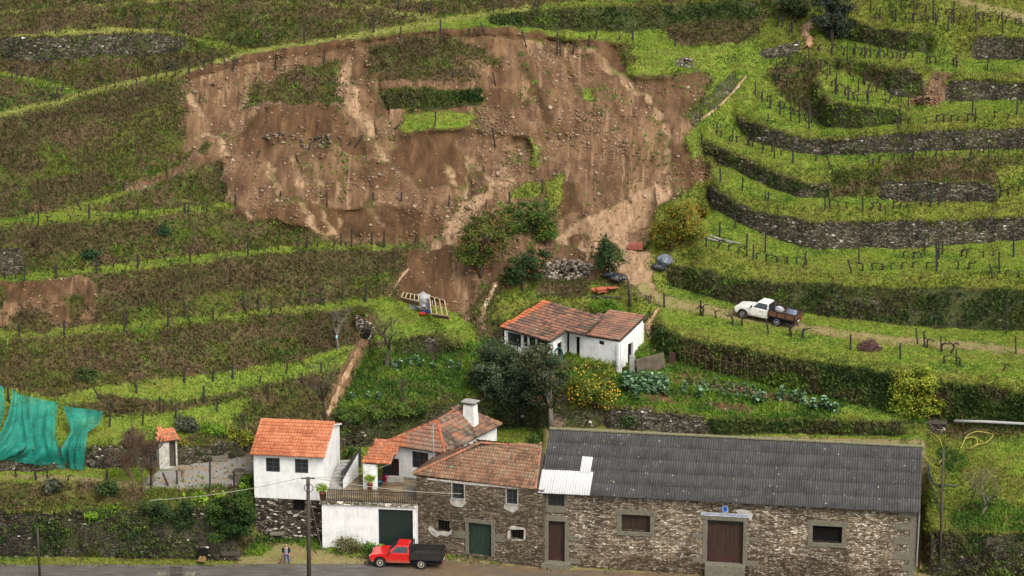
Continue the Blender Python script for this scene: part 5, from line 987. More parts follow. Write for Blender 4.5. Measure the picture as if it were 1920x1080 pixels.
# ------------------------------------------------------------ trees, shrubs, vines, posts
def ppm(P): return FPX / float(np.dot(np.asarray(P) - CAM, [0, CP, -SP]))
def up_to(P, u, v):
    """point seen at (u, v) in the upright plane through P that faces the road"""
    return at_plane(u, v, P, np.array([0, 1.0, 0]))
def leaf_cloud(cs, n, size, pal, seed, clump=0.3, nclump=60, shell=0.5):
    """cs = [(centre, radii)]; leaves gathered in clumps through an uneven crown"""
    r = np.random.default_rng(seed); V = []; C = []; pal = np.array(pal); vol = np.array([np.prod(x[1]) ** .67 for x in cs]); vol /= vol.sum()
    for (c, rad), w in zip(cs, vol):
        k = max(6, int(nclump * w)); d = r.normal(0, 1, (k, 3)); d /= np.linalg.norm(d, axis=1, keepdims=True); d[:, 2] = np.where(d[:, 2] < -.3, d[:, 2] * .6, d[:, 2])
        cc = np.asarray(c) + d * (r.uniform(shell, 1.0, (k, 1)) ** .7) * np.asarray(rad); tone = r.uniform(0, 1, k); m = int(n * w); q = r.integers(0, k, m)
        P = cc[q] + r.normal(0, 1, (m, 3)) * clump * r.uniform(.5, 1.2, k)[q][:, None] * np.array([1, 1, .75])
        nr = d[q] * .6 + r.normal(0, .7, (m, 3)) + np.array([0, -.1, .5]); nr /= np.linalg.norm(nr, axis=1, keepdims=True); a = np.cross(nr, r.normal(0, 1, (m, 3))); a /= np.linalg.norm(a, axis=1, keepdims=True) + 1e-9; b = np.cross(nr, a)
        s = size * r.uniform(.6, 1.3, (m, 1)); V.append(np.stack([P - a * s, P - b * s * .45, P + a * s, P + b * s * .45], 1))
        f = np.clip(tone[q] * .75 + r.normal(.12, .14, m), 0, .999) * (len(pal) - 1); i = f.astype(int); g = (f - i)[:, None]; C.append(np.repeat((pal[i] * (1 - g) + pal[np.minimum(i + 1, len(pal) - 1)] * g) * r.uniform(.75, 1.25, (m, 1)), 4, 0))
    V = np.concatenate(V).reshape(-1, 3); return V, np.arange(len(V)).reshape(-1, 4), np.concatenate(C)
M['bark'] = plain('bark', (0.075, 0.06, 0.045), (0.035, 0.028, 0.022), 5, 0.9, 0.2, 0.4, sc=(3, 3, .8))
M['bark_pale'] = plain('lichened_bark', (0.15, 0.135, 0.105), (0.06, 0.05, 0.04), 5, 0.9, 0.2, 0.4)
M['twig'] = plain('red_brown_twig', (0.12, 0.075, 0.05), (0.07, 0.045, 0.032), 5, 0.9, 0.2, 0.1)
def limbs(mb, base, tips, r0, seed=0):
    r = random.Random(seed); b = Vector(base); fork = b.lerp(sum((Vector(t) for t in tips), Vector()) / len(tips), .38); fork.x = b.x * .6 + fork.x * .4
    mid = b.lerp(fork, .5) + Vector((r.uniform(-.1, .1), 0, 0)); mb.tube([b - Vector((0, 0, .2)), mid, fork], [r0 * 1.2, r0, r0 * .8], 8)
    for t in tips:
        t = Vector(t); m = fork.lerp(t, .5) + Vector((r.uniform(-.2, .2), r.uniform(-.2, .2), .1)); mb.tube([fork, m, t], [r0 * .6, r0 * .4, r0 * .12], 6)
def tree(name, base, crowns, pal, label, n=4000, size=.13, fruit=None, r0=.14, cat='tree', seed=1, clump=.3, trunk=True, group=None, nclump=None, shell=.5, lift=0.0, bark='bark'):
    P = G(*base); k = ppm(P); cs = []
    for (u, v, ru, rv) in crowns:
        c = up_to(P, u, v); rr = ru / k; rz = rv / k / .95; cs.append((c + np.array([0, min(rr, 1.2) * .25, 0]), (rr, (rr + rz) * .45, rz)))
    root = empty(name, P, label=label, cat=cat, group=group); nc = nclump or int(22 + 7 * sum(x[1][0] * x[1][2] for x in cs))
    V, F, C = leaf_cloud(cs, n, size, pal, seed, clump, nc, shell); npmesh('crown', V - P, F, M['leaf'], C, parent=root)
    if trunk:
        mb = MB(); limbs(mb, (0, 0, 0), [tuple(c - P + np.array([random.uniform(-.4, .4) * q[0], random.uniform(-.3, .3), q[2] * .3])) for c, q in cs for _ in range(3)], r0, seed); mb.build('trunk', M[bark], root, smooth=True)
    if fruit:
        col, m = fruit[:2]; fs = fruit[2] if len(fruit) > 2 else .048; rr = np.random.default_rng(seed + 99); mb = MB()
        for _ in range(m):
            c, q = cs[rr.integers(len(cs))]; d = rr.normal(0, 1, 3); d /= np.linalg.norm(d); d[1] = -abs(d[1]) if rr.random() < .8 else d[1]; p = c - P + d * np.array(q) * rr.uniform(.85, 1.12); mb.blob(p, fs * rr.uniform(.8, 1.2), 1, tuple(np.array(col) * rr.uniform(.75, 1.2)), 0)
        o = mb.build('fruit', M['paint'], root, usecol=True, smooth=True); o['kind'] = 'stuff'
    return root
DK = [(0.012, 0.026, 0.010), (0.022, 0.046, 0.014), (0.04, 0.072, 0.020), (0.065, 0.10, 0.03)]
MID = [(0.022, 0.05, 0.012), (0.045, 0.085, 0.016), (0.08, 0.13, 0.022), (0.12, 0.17, 0.03)]
YEL = [(0.06, 0.085, 0.012), (0.13, 0.15, 0.016), (0.22, 0.21, 0.02), (0.30, 0.25, 0.03)]
LIM = [(0.05, 0.11, 0.012), (0.10, 0.19, 0.018), (0.18, 0.28, 0.025), (0.27, 0.33, 0.04)]
OLV = [(0.035, 0.042, 0.026), (0.06, 0.068, 0.042), (0.095, 0.10, 0.065), (0.05, 0.06, 0.03)]
OR = (0.50, 0.13, 0.012); LE = (0.62, 0.36, 0.02)
tree('orange_tree', (900, 518), [(905, 450, 48, 42), (930, 430, 42, 35), (890, 480, 36, 30)], [(0.03, 0.05, 0.012), (0.055, 0.082, 0.016), (0.085, 0.115, 0.02), (0.13, 0.15, 0.03)], 'broad olive green orange tree full of small fruit at the foot of the slide', 7000, .12, (OR, 120, .042), .16, seed=2)
tree('orange_tree', (1005, 452), [(985, 400, 40, 24), (1020, 402, 34, 26), (1000, 425, 40, 18)], MID, 'wide green orange tree behind, against the bare earth bank', 4200, .12, (OR, 26), .12, seed=3)
tree('orange_tree', (1024, 462), [(1023, 437, 21, 20)], MID, 'small round orange tree in the muddy water above the stone heap', 1600, .11, (OR, 10), .07, seed=4)
tree('orange_tree', (980, 545), [(985, 505, 38, 34), (1005, 490, 24, 20), (960, 520, 22, 22)], DK, 'dark bushy orange tree left of the stone heap', 5200, .12, (OR, 30), .12, seed=5)
tree('orange_tree', (1143, 522), [(1140, 490, 27, 28), (1136, 462, 16, 20), (1142, 470, 8, 24)], DK, 'dark pointed orange tree right of the stone heap', 3200, .12, (OR, 12), .1, seed=6)
tree('orange_tree', (1258, 470), [(1290, 425, 34, 38), (1255, 420, 36, 32), (1300, 400, 26, 22), (1248, 445, 28, 22)], YEL[:1] + [(0.10, 0.11, 0.014), (0.15, 0.14, 0.015), (0.19, 0.16, 0.02)], 'yellowing orange tree heavy with fruit at the right edge of the slide', 6500, .12, (OR, 170, .045), .15, seed=7)
tree('evergreen_tree', (966, 797), [(958, 720, 70, 52), (922, 705, 42, 44), (985, 690, 56, 40), (960, 755, 54, 28), (940, 670, 44, 26)], [(0.02, 0.034, 0.018), (0.036, 0.056, 0.028), (0.065, 0.09, 0.046), (0.10, 0.128, 0.068)], 'big dark evergreen tree standing behind the tiled roofs', 17000, .13, None, .28, seed=8)
tree('berry_tree', (1034, 806), [(1035, 705, 36, 36), (1010, 670, 40, 26), (1020, 745, 28, 25)], [(0.02, 0.034, 0.016), (0.038, 0.055, 0.025), (0.07, 0.08, 0.04), (0.10, 0.105, 0.055)], 'dark tree dotted with red berries below the farmhouse', 7000, .12, ((0.22, 0.03, 0.018), 60, .045), .2, seed=9, bark='bark_pale')
tree('lemon_tree', (1118, 797), [(1110, 722, 44, 38), (1135, 740, 26, 26), (1088, 735, 24, 24)], [(0.06, 0.085, 0.012), (0.10, 0.13, 0.02), (0.16, 0.18, 0.03)], 'lemon tree covered with yellow fruit above the barn roof', 4200, .12, (LE, 200, .06), .1, seed=10)
tree('lemon_tree', (1742, 792), [(1722, 715, 38, 30), (1705, 745, 30, 26), (1738, 765, 30, 24), (1700, 770, 26, 16), (1735, 735, 26, 26)], [(0.07, 0.11, 0.012), (0.14, 0.19, 0.02), (0.22, 0.26, 0.028), (0.30, 0.30, 0.035)], 'yellow green lemon tree at the end of the vegetable garden', 9500, .13, (LE, 70, .05), .14, seed=11)
tree('dark_tree', (1560, 76), [(1558, 30, 34, 36), (1545, 0, 28, 26), (1580, 12, 24, 26), (1565, 58, 22, 18)], [(0.022, 0.034, 0.022), (0.04, 0.052, 0.034), (0.062, 0.075, 0.05)], 'dark grey green tree beside the brown torrent at the top', 6000, .14, None, .2, seed=12)
tree('dark_tree', (1492, 40), [(1492, 15, 22, 22), (1475, 5, 20, 16)], [(0.022, 0.034, 0.014), (0.04, 0.055, 0.02), (0.06, 0.075, 0.03)], 'smaller dark tree left of the brown torrent at the top', 2600, .14, None, .12, seed=13)
tree('dark_tree', (1580, 70), [(1590, 55, 18, 14), (1575, 60, 16, 12), (1545, 66, 14, 10)], [(0.022, 0.034, 0.018), (0.04, 0.052, 0.026), (0.06, 0.07, 0.034)], 'dark low thicket at the foot of the grey green tree at the top', 2000, .13, None, .08, 'shrub', seed=14)
def shrub(px, crowns, pal, label, n, size=.12, seed=1, name='shrub', cat='shrub', group=None, **k): return tree(name, px, crowns, pal, label, n, size, None, .05, cat, seed, k.pop('clump', .22), k.pop('trunk', True), group, **k)
shrub((347, 812), [(347, 796, 20, 16), (358, 800, 14, 12)], OLV, 'grey olive shrub above the low wall beside the tiny shed', 1800, seed=21)
shrub((398, 815), [(395, 806, 18, 11), (410, 810, 12, 8)], LIM[:3], 'glossy green shrub hanging over the low wall by the stone trough', 1100, seed=22)
shrub((452, 832), [(445, 815, 24, 9), (460, 824, 12, 10), (448, 850, 14, 5)], [(0.08, 0.10, 0.015), (0.17, 0.19, 0.02), (0.26, 0.26, 0.03)], 'yellow green vine spilling behind the white house', 1200, seed=23, name='climbing_vine', cat='vine')
shrub((335, 832), [(338, 826, 10, 8), (345, 838, 8, 12)], [(0.15, 0.14, 0.02), (0.30, 0.25, 0.03)], 'yellow vine trailing over the roof of the tiny shed', 420, .08, seed=24, name='climbing_vine', cat='vine', trunk=False)
shrub((202, 932), [(202, 917, 17, 15)], DK[1:] + MID[2:3], 'round dark green shrub on the bank above the roadside wall', 1200, seed=25)
shrub((96, 925), [(96, 913, 13, 12)], OLV, 'tuft of grey green pampas leaves on the bank above the roadside wall', 500, .2, seed=26)
shrub((210, 892), [(209, 886, 9, 6)], LIM[1:], 'small bright yellow green bush below the end of the green net', 340, .09, seed=27)
shrub((425, 1030), [(432, 960, 32, 26), (456, 985, 20, 40), (425, 1000, 26, 36), (452, 930, 20, 16), (408, 975, 22, 30), (464, 955, 14, 40)], [(0.010, 0.022, 0.008), (0.02, 0.045, 0.012), (0.045, 0.085, 0.016), (0.07, 0.12, 0.02)], 'tall mass of dark ivy covering the end of the roadside wall', 11000, .12, seed=28, name='ivy', cat='ivy', trunk=False, shell=.3)
shrub((463, 935), [(463, 908, 13, 18), (455, 925, 12, 12), (470, 940, 8, 12)], LIM[:3], 'bright green ivy climbing the corner of the white house', 1700, .11, seed=29, name='ivy', cat='ivy', trunk=False)
shrub((375, 945), [(370, 932, 10, 8), (380, 945, 12, 10)], LIM, 'lime green leafy plant with sword leaves on the ivy bank', 420, .18, seed=30)
shrub((410, 940), [(412, 933, 10, 8)], LIM[1:], 'lime green bush left of the ivy covered wall end', 330, .12, seed=31)
shrub((447, 958), [(447, 950, 12, 10)], LIM, 'lime green clump growing out of the ivy mass', 420, .12, seed=32)
shrub((180, 975), [(165, 965, 22, 10), (205, 960, 18, 14), (190, 975, 26, 8)], LIM[:3], 'spreading bright green bramble on the roadside wall', 1300, .13, seed=33)
shrub((320, 990), [(300, 965, 26, 20), (335, 985, 24, 22), (280, 950, 18, 12), (350, 960, 20, 16)], DK + MID[1:2], 'dark ivy hanging down the middle of the roadside wall', 4200, .12, seed=34, name='ivy', cat='ivy', trunk=False, shell=.3)
shrub((658, 1040), [(650, 1024, 20, 14), (672, 1028, 16, 10)], [(0.09, 0.075, 0.045), (0.14, 0.125, 0.06), (0.11, 0.13, 0.03), (0.17, 0.15, 0.09)], 'straggly half dry bush in front of the white garage wall', 1500, .09, seed=35)
shrub((693, 1036), [(692, 1026, 8, 8)], LIM[:2], 'small green leafy plant beside the garage door', 260, .12, seed=36)
shrub((1120, 688), [(1125, 690, 26, 12), (1150, 690, 18, 14), (1100, 688, 20, 10)], [(0.06, 0.10, 0.015), (0.13, 0.17, 0.022), (0.24, 0.24, 0.04)], 'pale yellow green shrubs along the front of the farmhouse', 1900, .11, seed=37, name='hedge', cat='hedge')
shrub((1140, 588), [(1130, 576, 30, 12), (1165, 584, 26, 10), (1190, 590, 14, 8)], LIM[:2] + [(0.08, 0.16, 0.02)], 'bright green creeper mound behind the farmhouse roof', 2200, .11, seed=38, name='creeper', cat='creeper', trunk=False)
shrub((700, 788), [(660, 780, 36, 10), (720, 772, 40, 10), (770, 768, 28, 9)], MID, 'long clipped grassy hedge on top of the wall behind the white house', 3600, .13, seed=39, name='hedge', cat='hedge', trunk=False)
shrub((845, 665), [(845, 638, 22, 20), (828, 630, 12, 12), (860, 648, 14, 10)], [(0.07, 0.085, 0.02), (0.12, 0.14, 0.03), (0.17, 0.18, 0.05)], 'small pale leafed tree in the garden left of the farmhouse', 900, .09, seed=40, name='fruit_tree', cat='tree')
shrub((1190, 800), [(1185, 790, 22, 12)], DK[1:] + MID[1:2], 'dark green bush at the foot of the tan wall behind the barn', 1000, .12, seed=41)
shrub((1000, 835), [(1003, 826, 12, 12)], MID, 'green bush at the left end of the barn ridge', 600, .1, seed=42)
shrub((655, 868), [(660, 846, 10, 10), (662, 900, 16, 14), (650, 905, 10, 10)], DK[1:] + MID[1:2], 'shaded dark plants between the staircase and the porch', 900, .13, seed=43)
shrub((160, 716), [(160, 706, 20, 12)], DK[1:] + MID[1:2], 'low dark green bush on the grassy slope above the net', 700, .12, seed=44)
shrub((170, 486), [(170, 476, 14, 10)], [(0.02, 0.05, 0.02), (0.04, 0.085, 0.035)], 'blue green bush on the bank under the curved grass path', 420, .13, seed=45)
shrub((305, 440), [(306, 432, 12, 9)], [(0.02, 0.05, 0.02), (0.04, 0.085, 0.035)], 'dark green bush near the soil scar under the level path', 360, .13, seed=46)
shrub((325, 132), [(324, 126, 10, 8)], OLV, 'dark little bush beside the long diagonal path', 260, .13, seed=47)
shrub((1010, 400), [(950, 395, 16, 9), (930, 385, 10, 8)], LIM[:3], 'bright weeds at the lower lip of the slide', 420, .13, seed=48, name='bush', trunk=False)
shrub((390, 288), [(395, 278, 16, 8), (378, 286, 8, 7)], MID, 'green bushes left standing at the left edge of the slide', 500, .12, seed=49, name='bush', trunk=False)
def bare_tree(base, top, label, r0=.12, spread=1.0, seed=1, mat='bark', depth=4, fine=3, cat='tree', name='bare_tree', lean=(0, 0), leaf=None, low=.35):
    P = G(*base); H = float((up_to(P, *top) - P)[2]); rd = random.Random(seed); root = empty(name, P, label=label, cat=cat); tr = MB(); br = MB(); tips = []
    def grow(p, d, L, r, k):
        pts = [p]; q = p.copy(); dd = d.copy()
        for _ in range(3): dd = (dd + Vector((rd.gauss(0, .14), rd.gauss(0, .14), rd.gauss(.04, .1)))).normalized(); q = q + dd * L / 3; pts.append(q.copy())
        (tr if k == 0 else br).tube(pts, [r, r * .88, r * .76, r * .62], 7 if k < 2 else 4, cap=False); tips.append(q)
        if k < depth:
            for _ in range(fine if k else fine + 1):
                a = rd.uniform(0, 6.28); t = rd.uniform(.45, .95) * spread; nd = (dd + Vector((math.cos(a) * t, math.sin(a) * t, rd.uniform(-.1, .45)))).normalized(); st = pts[rd.choice((2, 3, 3))]
                grow(st.copy(), nd, L * rd.uniform(.6, .85), max(.015, r * .55), k + 1)
    grow(Vector((0, 0, -.15)), Vector((lean[0], lean[1], 1)).normalized(), H * low, r0, 0)
    tr.build('trunk', M[mat], root, smooth=True); br.build('branches', M[mat], root, smooth=True)
    if leaf:
        V, F, C = leaf_cloud([(np.array(t), (.3, .3, .25)) for t in tips[::2]], leaf[1], .05, leaf[0], seed, .25, len(tips), .2); npmesh('buds', V, F, M['leaf'], C, parent=root)
    return root
bare_tree((725, 688), (735, 585), 'bare thick trunked tree on the grass below the wooden frames', .2, 1.05, 51, depth=4, leaf=([(0.09, 0.10, 0.04), (0.13, 0.12, 0.06)], 900))
bare_tree((633, 655), (622, 570), 'bare grey tree with a blue bag left of the culvert', .13, .95, 52, 'bark_pale', 4)
bare_tree((614, 783), (606, 670), 'leafless crooked tree beside the muddy gully', .14, .95, 53, depth=4, lean=(.05, 0))
bare_tree((268, 922), (262, 792), 'big leafless brown bush in front of the tiny shed', .10, .62, 54, 'twig', 5, 4, low=.30)
bare_tree((258, 922), (240, 815), 'leafless brown bush left of the biggest one by the tiny shed', .08, .7, 64, 'twig', 4, 4, low=.28, lean=(-.25, 0))
bare_tree((283, 915), (300, 850), 'leaning leafless brown bush below the tiny shed door', .07, .7, 65, 'twig', 4, 4, low=.28, lean=(.4, 0))
shrub((150, 1002), [(20, 990, 28, 5), (80, 988, 34, 5), (140, 990, 34, 5), (200, 992, 32, 5), (255, 990, 30, 5)], MID + LIM[:1], 'long strip of green weeds along the ledge of the roadside wall', 3000, .11, 66, 'weed_strip', 'weeds', trunk=False)
bare_tree((1840, 968), (1845, 868), 'small bare tree with grey green lichen on the lawn right of the barn', .11, 1.15, 55, 'bark_pale', 4, 3, leaf=([(0.10, 0.10, 0.05), (0.15, 0.14, 0.07)], 1500))
bare_tree((752, 756), (756, 690), 'little dark leafless tree above the hedge', .09, .95, 56, depth=3)
bare_tree((1046, 772), (1056, 690), 'reddish leafless shrub beside the stone steps', .06, .7, 57, 'twig', 4, 3, 'shrub', 'bare_shrub', low=.25)
bare_tree((1062, 800), (1072, 745), 'thin leafless sapling at the foot of the stone steps', .05, .8, 58, depth=3)
bare_tree((812, 690), (815, 630), 'thin leafless fruit tree in the garden left of the evergreen', .06, .9, 59, depth=3)
bare_tree((1060, 560), (1065, 515), 'dry brown thicket behind the farmhouse roof', .05, .7, 60, 'twig', 4, 3, 'shrub', 'bare_shrub', low=.25)
bare_tree((345, 905), (350, 862), 'thin leafless shrub on the gravel yard', .04, .6, 61, 'twig', 3, 3, 'shrub', 'bare_shrub', low=.3)

# ---------------- vine posts, row by row
def unit_post(name, r, mat):
    mb = MB(); mb.tube([(0, 0, -.25), (.006, 0, .3), (-.006, .004, .7), (0, 0, 1.0)], [r, r * .97, r * .93, r * .88], 6); o = mb.build(name, mat); return o
POSTM = plain('dark_slate_post', (0.035, 0.031, 0.028), (0.016, 0.015, 0.014), 5, 0.8, 0.3, 0.2)
proto_post = unit_post('vine_post', .08, POSTM); first_post = [True]
def posts(label, group, lst):
    for q in lst:
        u, vt, vb = q[:3]; du = q[3] if len(q) > 3 else random.uniform(-1.2, 1.2); P = G(u, vb); T = up_to(P, u + du, vt); d = Vector(T - P); L = max(.5, d.length); s = random.uniform(.8, 1.15)
        if first_post[0]: o = proto_post; first_post[0] = False
        else: o = proto_post.copy(); COL.objects.link(o)
        o.matrix_world = Matrix.Translation(P) @ d.to_track_quat('Z', 'Y').to_matrix().to_4x4() @ Matrix.Diagonal((s, s, L, 1)); tag(o, label, 'post', group)
def z3(x0, y0, s): return [(x0 + float(a[0]) / 3, y0 + float(a[1]) / 3, y0 + float(a[2]) / 3) + ((float(a[3]) / 3,) if len(a) > 3 else ()) for a in [t.split() for t in s.split(';')]]
posts('dark post in the topmost vine rows at upper right', 'posts of the topmost right vine rows', z3(1280, 0, '1060 0 60;1112 40 110;1300 20 130;1412 0 115;1427 70 145;1527 10 130;1652 25 180;1490 90 175 10;1690 65 145;1800 65 185;1200 60 125;1905 100 150'))
posts('dark post in the vine row above the slumped red soil', 'posts of the second right vine row', z3(1280, 0, '840 240 305;925 250 318;968 240 320;1025 255 325;1057 250 325;1110 258 328;1152 248 310;1222 270 348;1256 250 320;1375 280 365;1540 305 382;1712 320 392 10;712 275 340;688 310 380;775 330 405;872 325 390;595 300 360;530 85 150 8;562 85 150 -8;598 130 200 8;616 115 185'))
posts('dark post on the bright grass strip inside the innermost terrace', 'posts of the innermost terrace', z3(1280, 0, '830 360 430;940 355 420;863 410 535;933 480 560;1018 395 470;988 440 520;1042 470 590;1110 450 500;1158 510 580 20;1214 500 560;1270 540 625;1215 590 650 10;1358 505 590;1630 570 655;1647 605 690;1880 565 645;1907 500 590'))
posts('dark post on the curved terrace above the long curved wall', 'posts above the long curved wall', z3(1280, 0, '410 460 535;448 505 570;493 535 610;548 565 645;527 350 480;560 475 545;606 520 580;658 545 695;607 595 685;712 570 725;767 595 675;820 610 695;972 630 700;1220 660 725 -25;480 640 690;860 440 520'))
posts('dark post on the green terrace below the long curved wall', 'posts below the long curved wall', z3(1280, 0, '193 695 755;280 735 795;365 750 820;448 790 865;517 820 890;620 840 920;447 700 780;750 860 905;835 870 955 -25;1300 845 915;1722 800 885;109 750 815;1070 890 925;1620 860 905'))
posts('dark post on the terrace above the tallest stone wall', 'posts above the tallest wall', z3(1280, 0, '197 830 885;310 890 940;213 945 1020;337 1000 1075;1790 990 1060 -18') + z3(1280, 360, '480 0 50 6;465 0 40;1013 20 110;1395 10 85;1763 0 50;800 20 100;1325 10 60'))
posts('dark post on the wide terrace below the tallest stone wall', 'posts below the tallest wall', z3(1280, 360, '208 170 255;295 130 205;133 255 310;360 235 320;465 220 340;397 295 375;680 335 425 15;993 300 410;950 380 460 -20;1328 150 310;1428 270 450;1440 290 380;1462 275 350;1780 335 435;1745 405 490 -18;1862 210 365;1360 250 330'))
posts('dark post along the track of the white pickup', 'posts along the farm track', z3(1280, 360, '190 535 605;100 610 695;483 715 800 -14;943 800 890;1225 850 940;1322 765 855 -10;1362 785 875 -5;1453 810 890;1540 885 970;1820 585 800;1875 810 910;1087 650 730;1555 720 770;1508 690 760') + z3(640, 360, '1817 570 650;1622 485 645 -12'))
posts('dark post on the high slope left above the slide', 'posts of the upper left slope', z3(0, 0, '95 360 450;345 470 520 10;1037 125 200;1288 195 270 40;1510 195 260 -20;1712 165 250;1888 135 215;510 110 165;775 80 160;890 90 160 15;315 130 190;1195 270 350;310 490 570 15;580 410 470 -20;70 400 450;120 420 460'))
posts('dark post along the crown of the slide', 'posts along the crown of the slide', z3(0, 0, '1062 330 410;1310 335 415 8;1550 320 400;1817 310 375 8') + z3(640, 0, '183 80 185;557 110 190;860 10 75 -14;322 0 65;450 10 90 15;902 0 60;503 0 80;1090 0 40;1105 0 40;333 150 215;797 130 220 -14;825 180 210 20;1040 170 270 -24;1218 180 290;1230 220 290;1395 195 260;1430 165 215 8;1312 240 285;740 155 190 10;705 160 195 20;1640 165 230;1880 180 260;1565 195 225'))
posts('dark post left standing or leaning in the bare slide', 'posts caught in the slide', z3(640, 0, '527 625 710;305 700 745 24;80 760 840 40;868 720 820 -20;870 405 470 -18;1133 1010 1080;630 400 450;45 790 830 14') + z3(0, 0, '1445 840 910 16;1730 800 865 20;1820 280 350 8') + z3(640, 360, '178 0 60;337 0 55;600 20 95 10;947 0 85') + z3(0, 360, '1580 0 60;1840 0 75'))
posts('dark post on the level grass path left below the slide', 'posts of the level left path', z3(0, 360, '215 95 190;502 70 155;775 55 135;1040 60 115;1058 75 115;1323 10 95;460 30 105 -40;145 65 130 14') + z3(0, 0, '937 920 985;697 1020 1075'))
posts('dark post on the second grass path left below the slide', 'posts of the second left path', z3(0, 360, '1070 320 395;1395 255 360;1725 250 325;315 400 480;140 400 505;775 350 430;545 390 460;1920 230 300') + z3(640, 360, '57 205 310;240 215 310;172 230 300;415 240 290 10'))
posts('dark post on the third grass path left above the bare trees', 'posts of the third left path', z3(0, 360, '360 720 810;110 740 820;700 680 790;715 670 745;945 665 755;1040 615 700;1200 650 725;1370 580 660;1525 600 695;1685 560 635;1803 540 640;1453 580 640') + z3(640, 360, '8 500 600;135 500 620 8;668 945 1005'))
posts('dark post on the grassy slope behind the white house', 'posts behind the white house', z3(0, 360, '1037 985 1070;1310 960 1050;1700 1015 1080;1460 1030 1080 8;1608 965 1020 10;1200 985 1060;1808 960 1020;760 1050 1100') + z3(0, 720, '48 20 100;565 20 90 -40;417 120 200;618 150 240;768 0 55;900 70 145;1148 10 105;1223 70 155;990 115 195;803 145 235;1507 0 95;635 90 140 -14;1373 170 230'))
posts('dark post along the edge of the gravel yard above the road', 'posts of the lower left terrace', z3(0, 720, '265 455 550;600 480 540;848 400 570;1182 420 585;995 485 560;945 500 570 -30;1318 490 590'))

# ---------------- gnarled vine stocks
VINEM = plain('vine_bark', (0.040, 0.030, 0.024), (0.018, 0.014, 0.012), 8, 0.9, 0.2, 0.4)
def vine_proto(k):
    r = random.Random(k * 7 + 3); mb = MB(); x = y = 0; pts = [(0, 0, -.15)]
    for z in (.15, .32, .5): x += r.uniform(-.09, .12); y += r.uniform(-.05, .05); pts.append((x, y, z * r.uniform(.9, 1.15)))
    mb.tube(pts, [.075, .062, .055, .06], 6); h = pts[-1]; s = r.choice((-1, 1)); arm = [h]
    for j in range(1, 4): arm.append((h[0] + s * .13 * j, h[1] + r.uniform(-.05, .05), h[2] + r.uniform(-.10, .10)))
    mb.tube(arm, [.05, .042, .034, .02], 5)
    if k % 2: mb.tube([h, (h[0] - s * .15, h[1], h[2] + .12), (h[0] - s * .32, h[1] + .03, h[2] + .1)], [.04, .03, .015], 5)
    for j in range(3): a = arm[r.randint(1, 3)]; mb.tube([a, (a[0] + r.uniform(-.1, .1), a[1], a[2] + r.uniform(.12, .3))], [.014, .006], 4)
    return mb.build('grapevine', VINEM)
vps = [vine_proto(k) for k in range(6)]; vused = [False] * 6
def vines(label, group, rows, step=20, sc=1.0):
    for row in rows:
        p = P2(row); d = [0]
        for a, b in zip(p, p[1:]): d.append(d[-1] + math.hypot(b[0] - a[0], b[1] - a[1]))
        n = max(1, int(d[-1] / step))
        for i in range(n + 1):
            if random.random() < .12: continue
            s = d[-1] * min(1, max(0, (i + random.uniform(-.3, .3)) / n)); u = np.interp(s, d, [q[0] for q in p]); v = np.interp(s, d, [q[1] for q in p]) + random.uniform(-1.5, 1.5); k = random.randrange(6); P = G(u, v)
            if not vused[k]: o = vps[k]; vused[k] = True
            else: o = vps[k].copy(); COL.objects.link(o)
            z = sc * random.uniform(.85, 1.45); o.matrix_world = Matrix.Translation(P) @ Matrix.Rotation(random.uniform(-.6, .6) + random.choice((0, math.pi)), 4, 'Z') @ Matrix.Scale(z, 4); tag(o, label, 'vine', group)
vines('gnarled vine stock in the topmost rows at upper right', 'vines of the topmost right rows', ['1640 36 1700 38 1800 46', '1690 14 1790 30 1915 46'], 14)
vines('gnarled vine stock in the row above the slumped red soil', 'vines of the second right row', ['1535 97 1620 106 1722 112', '1742 117 1800 124', '1470 122 1500 112'], 12)
vines('gnarled vine stock on the bright strip of the innermost terrace', 'vines of the innermost terrace', ['1550 150 1570 175 1610 188 1660 196', '1590 145 1640 170 1690 190', '1690 234 1780 230 1890 220'], 15)
vines('gnarled vine stock on the curve above the long curved wall', 'vines above the long curved wall', ['1428 182 1465 205 1520 230'], 10)
vines('gnarled vine stock on the green terrace below the long curved wall', 'vines below the long curved wall', ['1352 258 1420 278 1480 296', '1630 305 1720 296 1830 290 1910 282'], 15)
vines('gnarled vine stock above the tallest stone wall', 'vines above the tallest wall', ['1555 390 1660 394 1760 386', '1812 378 1910 362'], 18)
vines('gnarled vine stock on the wide terrace below the tallest stone wall', 'vines below the tallest wall', ['1345 468 1440 490 1515 497', '1615 508 1760 502 1910 518', '1690 484 1860 482'], 19)
vines('gnarled vine stock beside the farm track', 'vines along the farm track', ['1535 592 1610 600 1690 606', '1318 594 1345 596', '1374 608 1390 610', '1482 630 1505 634', '1736 652 1790 664', '1770 682 1800 684', '1878 694 1890 696'], 22, 1.25)
vines('small vine stock along the long diagonal path at upper left', 'vines along the diagonal path', ['110 190 250 158 330 140 440 116'], 18, .8)
vines('small vine stock on the level grass path left below the slide', 'vines of the level left path', ['50 420 230 404 420 392'], 38, .85)
vines('small vine stock on the second grass path left below the slide', 'vines of the second left path', ['10 524 200 502 400 478 560 466 750 458'], 24, .75)
vines('small vine stock on the third grass path left above the bare trees', 'vines of the third left path', ['170 622 330 602 500 584 640 572'], 28, .75)
vines('small vine stock on the narrow terrace below the green net', 'vines of the lower left terrace', ['10 893 60 900 120 902 175 905'], 26, 1.0)
